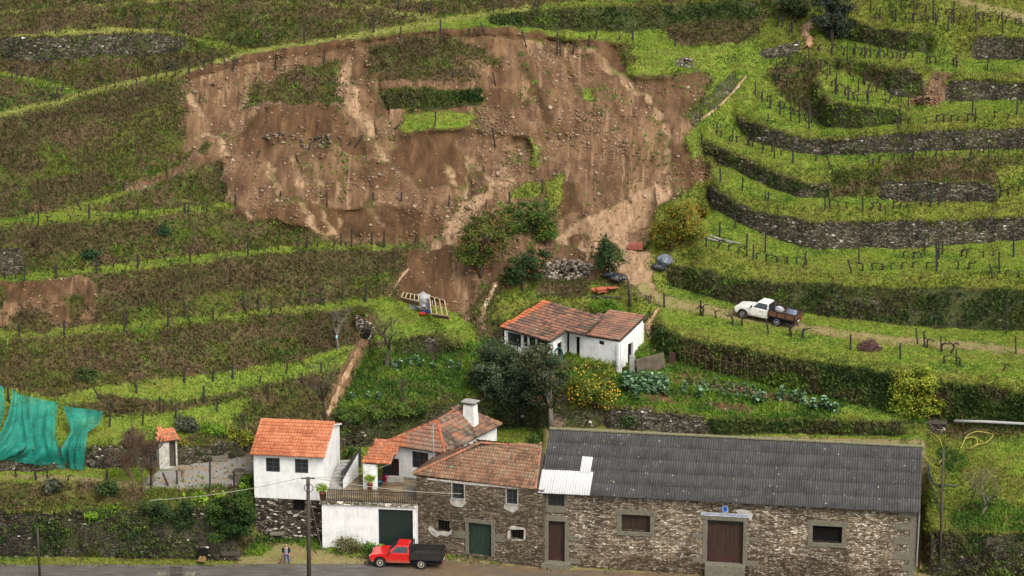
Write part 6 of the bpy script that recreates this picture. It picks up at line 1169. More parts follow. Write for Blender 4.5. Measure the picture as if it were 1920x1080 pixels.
# ---------------- vegetables
def kale_proto(k):
    r = np.random.default_rng(k + 70); V = []; C = []; n = 34
    for i in range(n):
        a = r.uniform(0, 6.28); e = r.uniform(-.1, 1.1); h = r.uniform(.15, .75); L = r.uniform(.22, .42); d = np.array([math.cos(a) * math.cos(e), math.sin(a) * math.cos(e), math.sin(e)]); s = np.cross(d, [0, 0, 1]); s /= np.linalg.norm(s) + 1e-6; o = np.array([0, 0, h]); w = L * .38
        V += [o, o + d * L * .6 - s * w, o + d * L - [0, 0, L * .25], o + d * L * .6 + s * w]; c = np.array([(0.085, 0.165, 0.085), (0.14, 0.24, 0.13), (0.05, 0.11, 0.05), (0.20, 0.30, 0.18)][r.integers(4)]) * r.uniform(.8, 1.2); C += [c] * 4
    return npmesh('kale_plant', np.array(V), np.arange(4 * n).reshape(-1, 4), M['leaf'], np.array(C))
kps = [kale_proto(k) for k in range(4)]; kused = [False] * 4
def veg(name, label, group, spots, sc):
    for (u, v) in spots:
        k = random.randrange(4); P = G(u, v)
        if not kused[k]: o = kps[k]; kused[k] = True
        else: o = kps[k].copy(); COL.objects.link(o)
        o.name = name; z = sc * random.uniform(.8, 1.2); o.matrix_world = Matrix.Translation(P) @ Matrix.Rotation(random.uniform(0, 6.28), 4, 'Z') @ Matrix.Diagonal((z, z, z * 1.0, 1)); tag(o, label, 'vegetable', group)
veg('cabbage', 'pale blue green cabbage in the dense patch right of the farmhouse', 'cabbages beside the farmhouse', [(1172 + 11 * i + random.uniform(-3, 3), 716 + 9 * j + 1.0 * i + random.uniform(-2, 2)) for i in range(8) for j in range(3)], 1.05)
veg('kale_plant', 'tall blue green kale plant standing alone in the vegetable plot', 'tall kale in the vegetable plot', [(1284, 735), (1312, 748), (1418, 758), (1426, 756), (1465, 752), (1488, 756), (1505, 757), (1555, 772), (1545, 768), (1566, 774), (1525, 770), (1195, 752), (1632, 752)], 1.3)
veg('young_cabbage', 'small young cabbage in the planted rows of the vegetable plot', 'young cabbages in rows', [(1300 + 14 * i + 5 * j + random.uniform(-3, 3), 712 + 8 * j + 2.2 * i + random.uniform(-1.5, 1.5)) for i in range(9) for j in range(4)], .5)
veg('cabbage', 'pale cabbage in the garden left of the evergreen tree', 'cabbages in the left garden', [(735, 690), (750, 688), (768, 686), (742, 697), (790, 690), (812, 694), (845, 692), (860, 696), (660, 752), (690, 748), (710, 752), (780, 680)], .95)
# ------------------------------------------------------------ vehicles
M['rubber'] = plain('tyre_rubber', (0.022, 0.022, 0.023), (0.014, 0.014, 0.014), 6, 0.9, 0.2, 0.1)
M['blackpl'] = plain('black_plastic', (0.018, 0.018, 0.019), (0.012, 0.012, 0.012), 4, 0.6, 0.3, 0.05)
M['carglass'] = plain('car_glass', (0.035, 0.045, 0.055), (0.02, 0.026, 0.032), 1.5, 0.08, 0.6, 0)
M['rimpaint'] = plain('cream_rim', (0.52, 0.48, 0.40), (0.40, 0.36, 0.29), 5, 0.5, 0.4, 0)
M['lamp'] = plain('headlamp_glass', (0.55, 0.56, 0.57), (0.4, 0.42, 0.43), 4, 0.15, 0.6, 0); M['redlamp'] = plain('tail_lamp', (0.45, 0.03, 0.015), (0.3, 0.02, 0.01), 4, 0.3, 0.5, 0)
def pickup(label, uvf, uvr, paint_m, boardm, rimm, wb0=2.85, ribs=3, rack=False):
    pf, pr_ = Vector(G(*uvf)), Vector(G(*uvr)); ax = (pf - pr_); wb = ax.length; s = wb / wb0; X = ax.normalized(); Yv = Vector((0, 0, 1)).cross(X).normalized(); Zv = X.cross(Yv)
    O = pr_ - Yv * (0.72 * s)                                      # traced wheels are the near pair
    Mx = Matrix(((X.x, Yv.x, Zv.x, O.x), (X.y, Yv.y, Zv.y, O.y), (X.z, Yv.z, Zv.z, O.z), (0, 0, 0, 1))) @ Matrix.Scale(s, 4)
    t = empty('pickup_truck', O, M=Mx, label=label, cat='pickup truck')
    def arch(cx, r, a0, a1, n=9): return [(cx + r * math.cos(a), .36 + r * math.sin(a)) for a in np.linspace(a0, a1, n)]
    prof = [(.80, .42), (2.38, .40)] + arch(wb0, .45, R(176), R(4), 10) + [(3.42, .42), (3.55, .50), (3.57, .78), (3.50, .90), (2.95, 1.0), (2.32, 1.07), (.80, 1.07)]
    mb = MB(); mb.prism([(x, -.83, z) for x, z in prof], (0, 1.66, 0)); mb.build('body', paint_m, t, bevel=.045)
    mb = MB(); lo = [(.80, -.80, 1.06), (2.36, -.80, 1.06), (2.36, .80, 1.06), (.80, .80, 1.06)]; hi = [(.90, -.66, 1.62), (1.72, -.66, 1.63), (1.72, .66, 1.63), (.90, .66, 1.62)]
    mb.add(lo + hi, [(0, 1, 5, 4), (1, 2, 6, 5), (2, 3, 7, 6), (3, 0, 4, 7), (4, 5, 6, 7)]); cab = mb.build('cab', paint_m, t, bevel=.05)
    V = [Vector(p) for p in lo + hi]
    def pane(name, i, j, k, l, a0, a1, b0, b1, m='carglass', off=.008):
        A, B, C_, D_ = V[i], V[j], V[k], V[l]; P = lambda a, b: A.lerp(B, a).lerp(D_.lerp(C_, a), b); n = (B - A).cross(D_ - A).normalized()
        if n.dot((A + C_) / 2 - Vector((1.5, 0, 1.3))) < 0: n = -n
        q = [P(a0, b0), P(a1, b0), P(a1, b1), P(a0, b1)]; mb = MB(); mb.prism([p + n * off for p in q], -n * .02); return mb.build(name, M[m], cab)
    pane('side_window', 0, 1, 5, 4, .08, .34, .12, .86); pane('side_window', 0, 1, 5, 4, .38, .86, .10, .86); pane('side_window', 3, 2, 6, 7, .08, .86, .10, .86); pane('windscreen', 1, 2, 6, 5, .07, .93, .10, .90); pane('rear_window', 0, 3, 7, 4, .1, .9, .18, .85)
    mb = MB()
    for yy in (-.835, .835): mb.box(1.25, 1.262, yy - .004, yy + .004, .50, 1.04); mb.box(2.28, 2.292, yy - .004, yy + .004, .50, 1.04)
    for yy in (-.84, .84): mb.box(1.36, 1.50, yy - .012, yy + .012, .88, .915)
    mb.build('door_handle', M['blackpl'], t)
    for yy in (-.93, .93): mb = MB(); mb.box(2.12, 2.24, yy - .07, yy + .07, 1.10, 1.26); mb.build('wing_mirror', M['blackpl'], t, bevel=.02)
    mb = MB(); mb.box(3.50, 3.66, -.84, .84, .42, .62); mb.build('bumper', M['blackpl'], t, bevel=.04)
    mb = MB(); mb.box(3.55, 3.585, -.45, .45, .68, .84); mb.build('grille', M['blackpl'], t)
    for yy in (-.64, .64): MB().box(3.55, 3.59, yy - .16, yy + .16, .68, .85).build('headlight', M['lamp'], t, bevel=.015)
    mb = MB(); mb.box(-1.35, .78, -.45, .45, .45, .70); mb.box(.55, .74, -.78, -.4, .5, .70); mb.box(-1.3, 2.6, -.6, .6, .34, .46); mb.build('chassis', M['blackpl'], t)
    mb = MB(); mb.box(-1.42, .74, -.88, .88, .72, .79); mb.build('bed_floor', boardm if not rack else M['wood'], t)
    for yy in (-.88, .88): 
        mb = MB(); mb.box(-1.42, .74, yy - .025, yy + .025, .79, 1.17); b = mb.build('side_board', boardm, t); mb = MB()
        for k in range(ribs + 1): x = -1.42 + 2.16 * k / ribs; mb.box(x - .03, x + .03, yy - .045, yy + .045, .70, 1.21)
        mb.box(-1.42, .74, yy - .04, yy + .04, 1.17, 1.215); mb.box(-1.42, .74, yy - .035, yy + .035, .70, .79); mb.build('board_frame', M['blackpl'], b)
    mb = MB(); mb.box(-1.46, -1.41, -.88, .88, .79, 1.17); tg = mb.build('tailgate', boardm, t); mb = MB(); mb.box(-1.475, -1.40, -.9, .9, 1.17, 1.21)
    for yy in (-.88, -.3, .3, .88): mb.box(-1.475, -1.40, yy - .03, yy + .03, .70, 1.2)
    mb.build('board_frame', M['blackpl'], tg)
    mb = MB(); mb.box(.70, .76, -.86, .86, .79, 1.20)
    for yy in (-.84, -.3, .3, .84): mb.box(.70, .76, yy - .03, yy + .03, .79, 1.62)
    mb.box(.70, .76, -.86, .86, 1.56, 1.62); mb.build('headboard', M['blackpl'], t)
    mb = MB(); mb.box(-1.46, -1.40, -.86, .86, .52, .64); rb = mb.build('rear_bar', M['blackpl'], t)
    for yy in (-.68, .68): MB().box(-1.49, -1.45, yy - .13, yy + .13, .53, .63).build('tail_light', M['redlamp'], rb)
    MB().box(-1.485, -1.465, -.26, .26, .53, .64).build('number_plate', M['lamp'], rb)
    for cx in (0, wb0):
        for sy in (-1, 1):
            Mw = Matrix.Translation((cx, sy * .72, .36)) @ Matrix.Rotation(R(90) * -sy, 4, 'X')
            w = MB().lathe([(.20, -.11), (.32, -.115), (.36, -.07), (.36, .07), (.32, .115), (.20, .11)], 22, Mw).build('wheel', M['rubber'], t, smooth=False)
            mb = MB(); mb.lathe([(.205, .06), (.215, .118), (.19, .122), (.17, .09), (.10, .085), (.085, .12), (.02, .125)], 22, Mw); mb.build('rim', rimm, w, smooth=False)
            mb = MB()
            for k in range(7): a = k * 2 * math.pi / 7; mb.lathe([(.024, .086), (.024, .093)], 6, Mw @ Matrix.Translation((.135 * math.cos(a), .135 * math.sin(a), 0)))
            mb.lathe([(.045, .12), (.03, .135)], 8, Mw); mb.build('hub', M['blackpl'], w)
    return t, Mx
def carpaint(name, c):
    n = NT(name, 0.25, 0.5); z = n.sep(n.coord())[2]; f = n.math('ADD', z, n.math('MULTIPLY', n.math('SUBTRACT', n.noise(5, None, 6, .7), .5), .5)); n.b.inputs['Coat Weight'].default_value = .4
    k = n.ramp(f, [(0.38, 0.85), (0.66, 0.0)]); n.color(n.mix(k, n.mix(1.0, c, n.ramp(n.noise(2.5, None, 4), [(0.3, .86), (0.7, 1.06)]), 'MULTIPLY'), (0.16, 0.10, 0.055))); n.rough(n.math('ADD', n.math('MULTIPLY', k, .6), .25)); return n.m
M['redpaint'] = plain('red_car_paint', (0.50, 0.009, 0.008), (0.43, 0.008, 0.007), 1.0, 0.28, 0.5, 0); M['whitepaint'] = plain('white_car_paint', (0.76, 0.75, 0.70), (0.68, 0.67, 0.62), 1.2, 0.3, 0.5, 0)
M['darkboard'] = plain('dark_bed_board', (0.03, 0.026, 0.023), (0.018, 0.016, 0.015), 4, 0.8, 0.2, 0.2); M['redboard'] = plain('reddish_bed_board', (0.15, 0.062, 0.036), (0.09, 0.04, 0.026), 4, 0.75, 0.2, 0.2, sc=(1, 6, 6))
M['redpaint'] = carpaint('red_car_paint', (0.50, 0.009, 0.008)); M['whitepaint'] = carpaint('white_car_paint', (0.70, 0.69, 0.64))
pickup('red pickup with an empty black flatbed parked on the road by the garage', (713, 1063.5), (790, 1067), M['redpaint'], M['darkboard'], M['rimpaint'])
_, MW = pickup('white pickup with reddish board sides on the grassy farm track', (1392, 597), (1456, 611), M['whitepaint'], M['redboard'], M['zinc'], ribs=3)
M['drum'] = plain('grey_blue_plastic', (0.10, 0.13, 0.17), (0.06, 0.08, 0.11), 3, 0.45, 0.4, 0.05)
for (x, y, c, lb) in ((-.95, .25, 'drum', 'grey blue drum lying in the tail of the white pickup bed'), (-.75, -.35, 'drum', 'grey blue drum lying nearest the side boards in the white pickup bed')):
    t = empty('drum', (0, 0, 0), M=MW @ Matrix.Translation((x, y, 1.03)) @ Matrix.Rotation(R(90), 4, 'Y'), label=lb, cat='drum')
    MB().lathe([(.2, -.42), (.24, -.40), (.24, -.15), (.25, -.13), (.24, -.11), (.24, .11), (.25, .13), (.24, .15), (.24, .40), (.2, .42)], 16).build('barrel', M['drum'], t, smooth=True); MB().lathe([(.06, .42), (.06, .45)], 8, Matrix.Translation((.1, 0, 0))).build('bung', M['blackpl'], t)
mb = MB(); mb.blob((0, 0, 0), .34, 3, (1, 1, 1), .05, (1.2, 1, .85)); o = mb.build('sack', plain('striped_sack', (0.42, 0.40, 0.42), (0.06, 0.06, 0.09), 2.5, 0.6, 0.3, 0.3, sc=(1, 4, 1)), smooth=True); o.matrix_world = MW @ Matrix.Translation((.25, -.2, 1.07)); tag(o, 'dark sack with a pale stripe behind the cab of the white pickup', 'sack')

# ------------------------------------------------------------ the man on the road
def skin(name, pts, edges, mat, parent, sub=2):
    me = bpy.data.meshes.new(name); me.from_pydata([p[:3] for p in pts], edges, []); me.materials.append(mat); o = bpy.data.objects.new(name, me); COL.objects.link(o); o.parent = parent
    o.modifiers.new('skin', 'SKIN').use_smooth_shade = True; s = o.modifiers.new('sub', 'SUBSURF'); s.levels = sub; s.render_levels = sub
    if not me.skin_vertices: me.skin_vertices.new()
    for i, p in enumerate(pts): me.skin_vertices[0].data[i].radius = (p[3], p[4] if len(p) > 4 else p[3]); me.skin_vertices[0].data[i].use_root = (i == 0)
    return o
Pm = G(537, 1057.5); H_ = float((up_to(Pm, 537, 1019) - Pm)[2]); k_ = H_ / 1.74
man = empty('person', Pm, M=Matrix.Translation(Pm) @ Matrix.Scale(k_, 4), label='man in a dark jacket and blue jeans on the road leaning on a stick', cat='person')
M['skin'] = plain('skin', (0.50, 0.26, 0.19), (0.42, 0.21, 0.15), 6, 0.6, 0.3, 0.02); M['jacket'] = plain('dark_jacket', (0.018, 0.020, 0.028), (0.012, 0.013, 0.018), 6, 0.85, 0.2, 0.3); M['jeans'] = plain('blue_jeans', (0.030, 0.065, 0.20), (0.018, 0.04, 0.12), 8, 0.9, 0.2, 0.2); M['shirt'] = plain('grey_shirt', (0.22, 0.25, 0.27), (0.16, 0.18, 0.2), 6, 0.9, 0.2, 0.1); M['hair'] = plain('grey_hair', (0.16, 0.13, 0.11), (0.09, 0.075, 0.065), 12, 0.9, 0.2, 0.2)
B_ = [(0, 0, .92, .15, .11), (0, -.01, 1.12, .14, .10), (0, -.02, 1.36, .16, .10), (.01, -.04, 1.49, .055), (.02, -.075, 1.575, .078, .088), (.025, -.085, 1.66, .085, .095), (.03, -.08, 1.72, .05, .06),
      (-.21, -.02, 1.40, .06), (-.27, -.04, 1.14, .047), (-.25, -.16, .93, .036), (-.245, -.19, .87, .036, .022), (.21, -.02, 1.40, .06), (.28, .0, 1.14, .047), (.27, -.09, .92, .036), (.268, -.11, .85, .036, .022),
      (-.10, 0, .84, .09), (-.13, -.02, .48, .062), (-.14, .01, .10, .042), (-.15, -.12, .04, .045, .03), (.10, 0, .84, .09), (.17, -.02, .48, .062), (.22, .02, .10, .042), (.25, -.10, .04, .045, .03)]
E_ = [(0, 1), (1, 2), (2, 3), (3, 4), (4, 5), (5, 6), (2, 7), (7, 8), (8, 9), (9, 10), (2, 11), (11, 12), (12, 13), (13, 14), (0, 15), (15, 16), (16, 17), (17, 18), (0, 19), (19, 20), (20, 21), (21, 22)]
nb = len(B_)
for hx, hy, hz, hi in ((-.245, -.19, .87, 10), (.268, -.11, .85, 14)):
    sgn = -1 if hx < 0 else 1
    for q in range(4): a = len(B_); B_ += [(hx + (q - 1.5) * .02, hy - .03, hz - .035 - .004 * (1 - abs(q - 1.5)), .010), (hx + (q - 1.5) * .019, hy - .025, hz - .075, .008)]; E_ += [(hi, a), (a, a + 1)]
    a = len(B_); B_ += [(hx - sgn * .042, hy - .03, hz - .005, .011), (hx - sgn * .045, hy - .05, hz - .045, .009)]; E_ += [(hi, a), (a, a + 1)]
body = skin('body', B_, E_, M['skin'], man)
mb = MB()
for sx in (-1, 1): mb.blob((.025 + sx * .032, -.168, 1.645), .011, 1, (1, 1, 1), 0); 
mb.build('eyes', M['dark'], man); mb = MB(); mb.blob((.027, -.185, 1.61), .018, 2, (1, 1, 1), 0, (.8, 1.1, 1.3)); mb.build('nose', M['skin'], man, smooth=True); mb = MB(); mb.box(-.002, .052, -.168, -.160, 1.563, 1.572); mb.build('mouth', M['reddoor'], man)
for sx in (-1, 1): MB().blob((.025 + sx * .085, -.075, 1.62), .026, 1, (1, 1, 1), 0, (.4, .8, 1.2)).build('ear', M['skin'], man, smooth=True)
MB().blob((.026, -.045, 1.655), .094, 2, (1, 1, 1), .04, (1, .85, .85)).build('hair', M['hair'], man, smooth=True)
skin('shirt', [(0, -.03, .90, .15, .10), (0, -.045, 1.15, .15, .10), (0, -.05, 1.38, .13, .09), (.01, -.045, 1.46, .07)], [(0, 1), (1, 2), (2, 3)], M['shirt'], man)
J1 = [(-.11, .035, .82, .115, .12), (-.115, .03, 1.10, .11, .115), (-.12, .02, 1.38, .105, .10), (-.22, -.01, 1.395, .085), (-.285, -.04, 1.14, .075), (-.255, -.145, .96, .058)]
J2 = [(.11, .035, .82, .115, .12), (.115, .03, 1.10, .11, .115), (.12, .02, 1.38, .105, .10), (.22, -.01, 1.395, .085), (.295, .0, 1.14, .075), (.275, -.08, .95, .058)]
JJ = J1 + J2 + [(0, .08, .82, .10), (0, .08, 1.10, .10), (0, .06, 1.40, .09), (.0, .03, 1.475, .075)]
skin('jacket', JJ, [(0, 1), (1, 2), (2, 3), (3, 4), (4, 5), (6, 7), (7, 8), (8, 9), (9, 10), (10, 11), (1, 13), (7, 13), (12, 13), (13, 14), (14, 2), (14, 8), (14, 15)], M['jacket'], man)
skin('trousers', [(0, 0, .90, .155, .115), (-.10, 0, .80, .10), (-.13, -.02, .48, .078), (-.14, .01, .16, .066), (.10, 0, .80, .10), (.17, -.02, .48, .078), (.215, .02, .16, .066)], [(0, 1), (1, 2), (2, 3), (0, 4), (4, 5), (5, 6)], M['jeans'], man)
for x, y in ((-.14, .01), (.22, .02)): skin('boot', [(x, y, .20, .060), (x, y, .07, .058), (x + (.03 if x > 0 else -.01), y - .14, .045, .048, .04)], [(0, 1), (1, 2)], M['blackpl'], man)
Ps = G(525, 1057); hnd = Vector(Pm) + Vector((-.245, -.215, .85)) * k_; st = empty('walking_stick', Ps, label='thin reddish stick with a dark foot held by the man on the road', cat='stick')
MB().tube([(0, 0, 0), hnd - Vector(Ps), (hnd - Vector(Ps)) * 1.10], .034, 6).build('shaft', plain('reddish_wood', (0.28, 0.09, 0.05), (0.15, 0.05, 0.03)), st); MB().tube([(-.04, 0, .015), (.0, 0, .10)], [.05, .03], 6).build('foot', M['blackpl'], st)

# ------------------------------------------------------------ poles and wires
def pole(top, base, r, label, mat='wood', name='utility_pole', hard=None):
    P = G(*base); T = up_to(P, *top); o = empty(name, P, label=label, cat='pole'); d = Vector(T - P); MB().tube([(0, 0, -.5), d * .5, d], [r, r * .9, r * .75], 10).build('pole_shaft', M[mat], o, smooth=True); return o, P, d
up_, Pu, du = pole((577.5, 895), (579.5, 1096), .17, 'tall concrete utility pole with a wire ring in front of the white house', 'wood')
mb = MB(); mb.box(-.5, .5, -.05, .05, -.12, -.03, Matrix.Translation(du)); mb.build('crossarm', M['wood'], up_)
for x in (-.42, -.15, .25, .45): MB().lathe([(.05, 0), (.07, .05), (.04, .12), (.05, .16)], 8, Matrix.Translation(du + Vector((x, 0, -.03)))).build('insulator', M['lamp'], up_)
mb = MB(); c = du + Vector((.05, -.2, -.75)); mb.tube([c + Vector((.32 * math.cos(a), 0, .32 * math.sin(a))) for a in np.linspace(0, 6.28, 20)], .03, 5); mb.build('cable_ring', M['blackpl'], up_)
po2, Pl, dl_ = pole((70, 989), (75, 1092), .10, 'short dark pole standing at the near road edge on the left', 'iron')
pr3, Pr, dr_ = pole((1769, 838), (1762, 1076), .12, 'slim wooden pole on the roadside wall right of the barn', 'wood')
pr4, Px, dx_ = pole((1702, 992), (1699, 1094), .11, 'grey lamp post at the near road edge before the barn corner', 'concrete', 'lamp_post'); mb = MB(); mb.tube([dx_, dx_ + Vector((-.25, 0, .25)), dx_ + Vector((-.30, 0, .30))], [.05, .05, .04], 6); mb.build('lamp_arm', M['zinc'], pr4)
def wire(name, label, pts, r=.022, mat='iron', sag=0, cat='cable'):
    mb = MB(); P = [Vector(p) for p in pts]
    if sag and len(P) == 2: P = [P[0].lerp(P[1], t) - Vector((0, 0, sag * 4 * t * (1 - t))) for t in np.linspace(0, 1, 14)]
    return tag(mb.tube(P, r, 5).build(name, M[mat] if isinstance(mat, str) else mat), label, cat)
topu = Vector(Pu) + du; M['palewire'] = plain('pale_cable', (0.30, 0.29, 0.24), (0.2, 0.2, 0.16))
wire('overhead_cable', 'dark cable dropping left from the tall utility pole to the ivy bank', [topu + Vector((-.4, 0, 0)), Vector(up_to(Pu, 280, 938))], .022, 'palewire', .3)
wire('overhead_cable', 'pale cable running right from the tall utility pole across the terrace railing', [topu + Vector((.3, 0, 0)), Vector(FS.M @ Vector((*[FS.fp(866, 925)[0]], -.1, FS.fp(866, 925)[1])))], .024, 'palewire', .25)
wire('overhead_cable', 'thin cable from the tall utility pole up to the porch roof', [topu + Vector((.2, 0, 0)), Vector(ch.matrix_world @ Vector(pe[1]))], .015, 'palewire', .35)
wire('guy_wire', 'stay wire slanting from the utility pole to the corner of the garage', [topu + Vector((.0, .1, -1.3)), Vector(G(606, 1040))], .02, 'palewire')
wire('overhead_cable', 'slack black cable drooping across the dark corrugated roof', [Vector(Pr) + dr_ * .9, Vector(FB.M @ Vector((FB.fp(1280, 925)[0], -.5, ze - .1)))], .014, 'iron', .5)

# ------------------------------------------------------------ green shade netting draped over the slope
def net_mat():
    n = NT('green_net', 0.6, 0.25); v = n.coord(); c = n.ramp(n.noise(1.2, v, 5, 0.6), [(0.3, (0.002, 0.10, 0.078)), (0.6, (0.004, 0.18, 0.135)), (0.8, (0.014, 0.26, 0.20))]); n.color(c); n.bump(n.noise(5, n.coord((2, 2, .6)), 4), .6, .06)
    tr = n.n('ShaderNodeBsdfTransparent'); mx = n.n('ShaderNodeMixShader'); n.set(mx.inputs[0], n.ramp(n.noise(0.5, v, 3), [(0.35, 0.16), (0.7, 0.36)])); n.t.links.new(n.b.outputs[0], mx.inputs[1]); n.t.links.new(tr.outputs[0], mx.inputs[2]); n.t.links.new(mx.outputs[0], n.out.inputs['Surface']); return n.m
M['net'] = net_mat()
def net(label, L, Rr_, n=34, m=24, seed=0):
    """sheet between a left and a right traced edge (top to bottom)"""
    L, Rr_ = P2(L), P2(Rr_); t = np.linspace(0, 1, n)
    def along(p, t): q = np.array(p); s = np.r_[0, np.cumsum(np.hypot(*np.diff(q, axis=0).T))]; s /= s[-1]; return np.interp(t, s, q[:, 0]), np.interp(t, s, q[:, 1])
    lu, lv = along(L, t); ru, rv = along(Rr_, t); V = []
    for j in range(m + 1):
        f = j / m; u = lu * (1 - f) + ru * f; v = lv * (1 - f) + rv * f; P = G(u, v); td = np.linalg.norm(P - CAM, axis=1); h = np.clip(1.75 * (1 - t) ** 1.2 + .45, 0, 2.2); w = (fbm(f * 7 + t * .8 + seed, t * 2.2 + seed, 5, 3) - .5) * 1.3 * (.35 + t) + np.sin(f * 23 + 3 * t + seed) * .07
        d = (CAM - P) / td[:, None]; V.append(P + d * (h + w)[:, None] * np.array([1, 1, 1]))
    V = np.array(V); V[..., 0] = blur(V[..., 0], .6, 1); V[..., 1] = blur(blur(V[..., 1], 2.0, 1), 1.2, 0); V[..., 2] = V[..., 2]
    q = np.arange((m + 1) * n).reshape(m + 1, n); F = np.stack([q[:-1, :-1], q[1:, :-1], q[1:, 1:], q[:-1, 1:]], -1).reshape(-1, 4); o = npmesh('shade_net', V.reshape(-1, 3), F, M['net'], smooth=True); tag(o, label, 'net', 'green nets draped over the lower left slope')
net('wide left sheet of green net hanging in folds', '24 730 18 770 2 808 -30 840 -40 868', '42 742 46 790 48 838 30 856 16 862', seed=1)
net('tall middle sheet of green net with a square top', '40 740 44 790 49 840 40 852 12 862', '108 754 105 795 104 815 110 843 124 882', seed=2, m=30)
net('right sheet of green net with two pointed tips', '118 761 128 790 133 808 113 843 122 880', '194 773 186 795 165 810 160 845 157 884', seed=4)
net('narrow strip of green net at the left picture edge', '-30 700 -30 760 -30 800', '7 727 9 770 0 800', seed=6, m=10)

# ------------------------------------------------------------ small things about the place
def at(name, label, cat, base, build=None, rz=0):
    P = G(*base); return empty(name, P, rz, label, cat), P
# stone heap
def heap(name, label, centre, ru, rv, n, h, col, seed, size=(.12, .3)):
    r = np.random.default_rng(seed); a = r.uniform(0, 6.28, n); q = np.sqrt(r.uniform(0, 1, n)); u = centre[0] + np.cos(a) * q * ru; v = centre[1] + np.sin(a) * q * rv; P = G(u, v) + np.array([0, 0, 1.0]) * ((1 - q ** 1.5) * h * r.uniform(.3, 1, n))[:, None]
    C = np.array(col)[r.integers(0, len(col), n)] * r.uniform(.7, 1.25, (n, 1)); V, F, Cc = stones(P, r.uniform(size[0], size[1], n), C, seed); o = npmesh(name, V, F, M['rock'], Cc); return tag(o, label, 'rubble', None, 'stuff' if n < 120 else None)
heap('stone_heap', 'heap of broken stones between the two dark orange trees', (1062, 502), 48, 23, 420, 1.1, [(0.19, 0.16, 0.125), (0.14, 0.11, 0.085), (0.08, 0.06, 0.045), (0.24, 0.21, 0.17)], 5, (.09, .30))
heap('stone_heap', 'small pile of tumbled wall stones on the grass at the upper right of the slide', (1284, 119), 18, 8, 70, .4, [(0.19, 0.165, 0.13), (0.12, 0.1, 0.075)], 6, (.12, .25))
heap('stone_heap', 'line of fallen wall stones across the left part of the slide', (570, 272), 90, 12, 80, .3, [(0.15, 0.115, 0.085), (0.08, 0.058, 0.042)], 7, (.08, .28))
heap('stone_heap', 'rubble of stones below the stranded green wall in the slide', (925, 222), 44, 30, 110, .25, [(0.21, 0.155, 0.11), (0.15, 0.10, 0.065)], 8, (.06, .2))
heap('stone_heap', 'spill of red soil stones at the foot of the slumped wall', (1735, 192), 34, 8, 90, .4, [(0.19, 0.10, 0.06), (0.25, 0.15, 0.09)], 9, (.08, .2))
# bricks
P = G(1193, 463); t = empty('brick_stack', P, R(-14), 'low stack of red hollow bricks standing on the mud', 'bricks'); 
for i in range(3):
    for j in range(4): MB().box(-.60 + .31 * j, -.31 + .31 * j, -.5 + .33 * i, -.19 + .33 * i, 0, .42 + .03 * (i % 2)).build('brick', plain('red_brick_%d%d' % (i, j), (0.27 + .04 * (j % 2), 0.085, 0.055), (0.2, 0.065, 0.045), 6), t)
# black sacks and sheeting
M['blackbag'] = plain('black_plastic_bag', (0.016, 0.018, 0.023), (0.010, 0.011, 0.014), 3, 0.3, 0.6, 0.5); M['bluesheet'] = plain('grey_blue_sheeting', (0.16, 0.19, 0.24), (0.05, 0.06, 0.08), 2.2, 0.4, 0.5, 0.5)
def lump(name, label, cat, px, size, mat, seed, sq=(1.3, .9, .7)):
    P = G(*px); random.seed(seed); mb = MB()
    for _ in range(4): mb.blob((random.uniform(-.5, .5) * size, random.uniform(-.3, .3) * size, random.uniform(.2, .55) * size), size * random.uniform(.45, .7), 3, (1, 1, 1), .13, sq)
    o = mb.build(name, M[mat] if isinstance(mat, str) else mat, smooth=False); o.location = P; return tag(o, label, cat)
lump('plastic_bag', 'shiny black bag lying under the pointed orange tree', 'bag', (1158, 524), .75, 'blackbag', 3); lump('plastic_bag', 'smaller dark bag beside the trunk of the pointed orange tree', 'bag', (1141, 520), .55, 'blackbag', 4)
lump('plastic_sheeting', 'crumpled grey blue sheeting at the end of the mossy wall', 'sheeting', (1243, 497), .85, 'bluesheet', 5, (1.1, .8, .9)); lump('plastic_sheeting', 'dark blue crumpled sheeting just below the grey blue one', 'sheeting', (1233, 508), .7, 'blackbag', 6)
# wooden frames with the grey tarp
M['palewood'] = plain('pale_timber', (0.40, 0.31, 0.19), (0.26, 0.19, 0.11), 4, 0.8, 0.2, 0.2)
def lattice(label, c, nx, ny, side):
    """open wooden crate frame through four traced corners (pixel, height above ground)"""
    Pg = G(*c[0][:2]); pts = [Vector(at_z(u, v, Pg[2] + h)) for u, v, h in c]; o = empty('wooden_frame', pts[0], label=label, cat='wooden frame'); A, B, C_, D_ = [p - pts[0] for p in pts]; L = lambda a, b: A.lerp(B, a).lerp(D_.lerp(C_, a), b); n = (B - A).cross(D_ - A).normalized(); n = n if n.z < 0 else -n
    for i in range(nx + 1): MB().bar(L(i / nx, 0), L(i / nx, 1), .07, .07).build('slat', M['palewood'], o)
    for j in range(ny + 1): MB().bar(L(0, j / ny) + n * .03, L(1, j / ny) + n * .03, .07, .07).build('rail', M['palewood'], o)
    for p, q in ((L(0, 0), L(1, 0)), (L(0, 0), L(0, 1)), (L(1, 0), L(1, 1)), (L(0, 1), L(1, 1))): MB().prism([p, q, q + n * side, p + n * side], n.cross(q - p).normalized() * .03).build('side_panel', plain('brown_board', (0.16, 0.10, 0.055), (0.1, 0.065, 0.04)), o)
    return o
lattice('long wooden lattice frame left of the grey tarp', [(752, 557, .8), (785, 565, .8), (784, 553, 1.05), (757, 548, 1.05)], 4, 1, .5)
lattice('tall wooden lattice frame right of the grey tarp', [(809, 588, .5), (839, 592, .5), (833, 563, 1.6), (805, 555, 1.6)], 3, 2, .5)
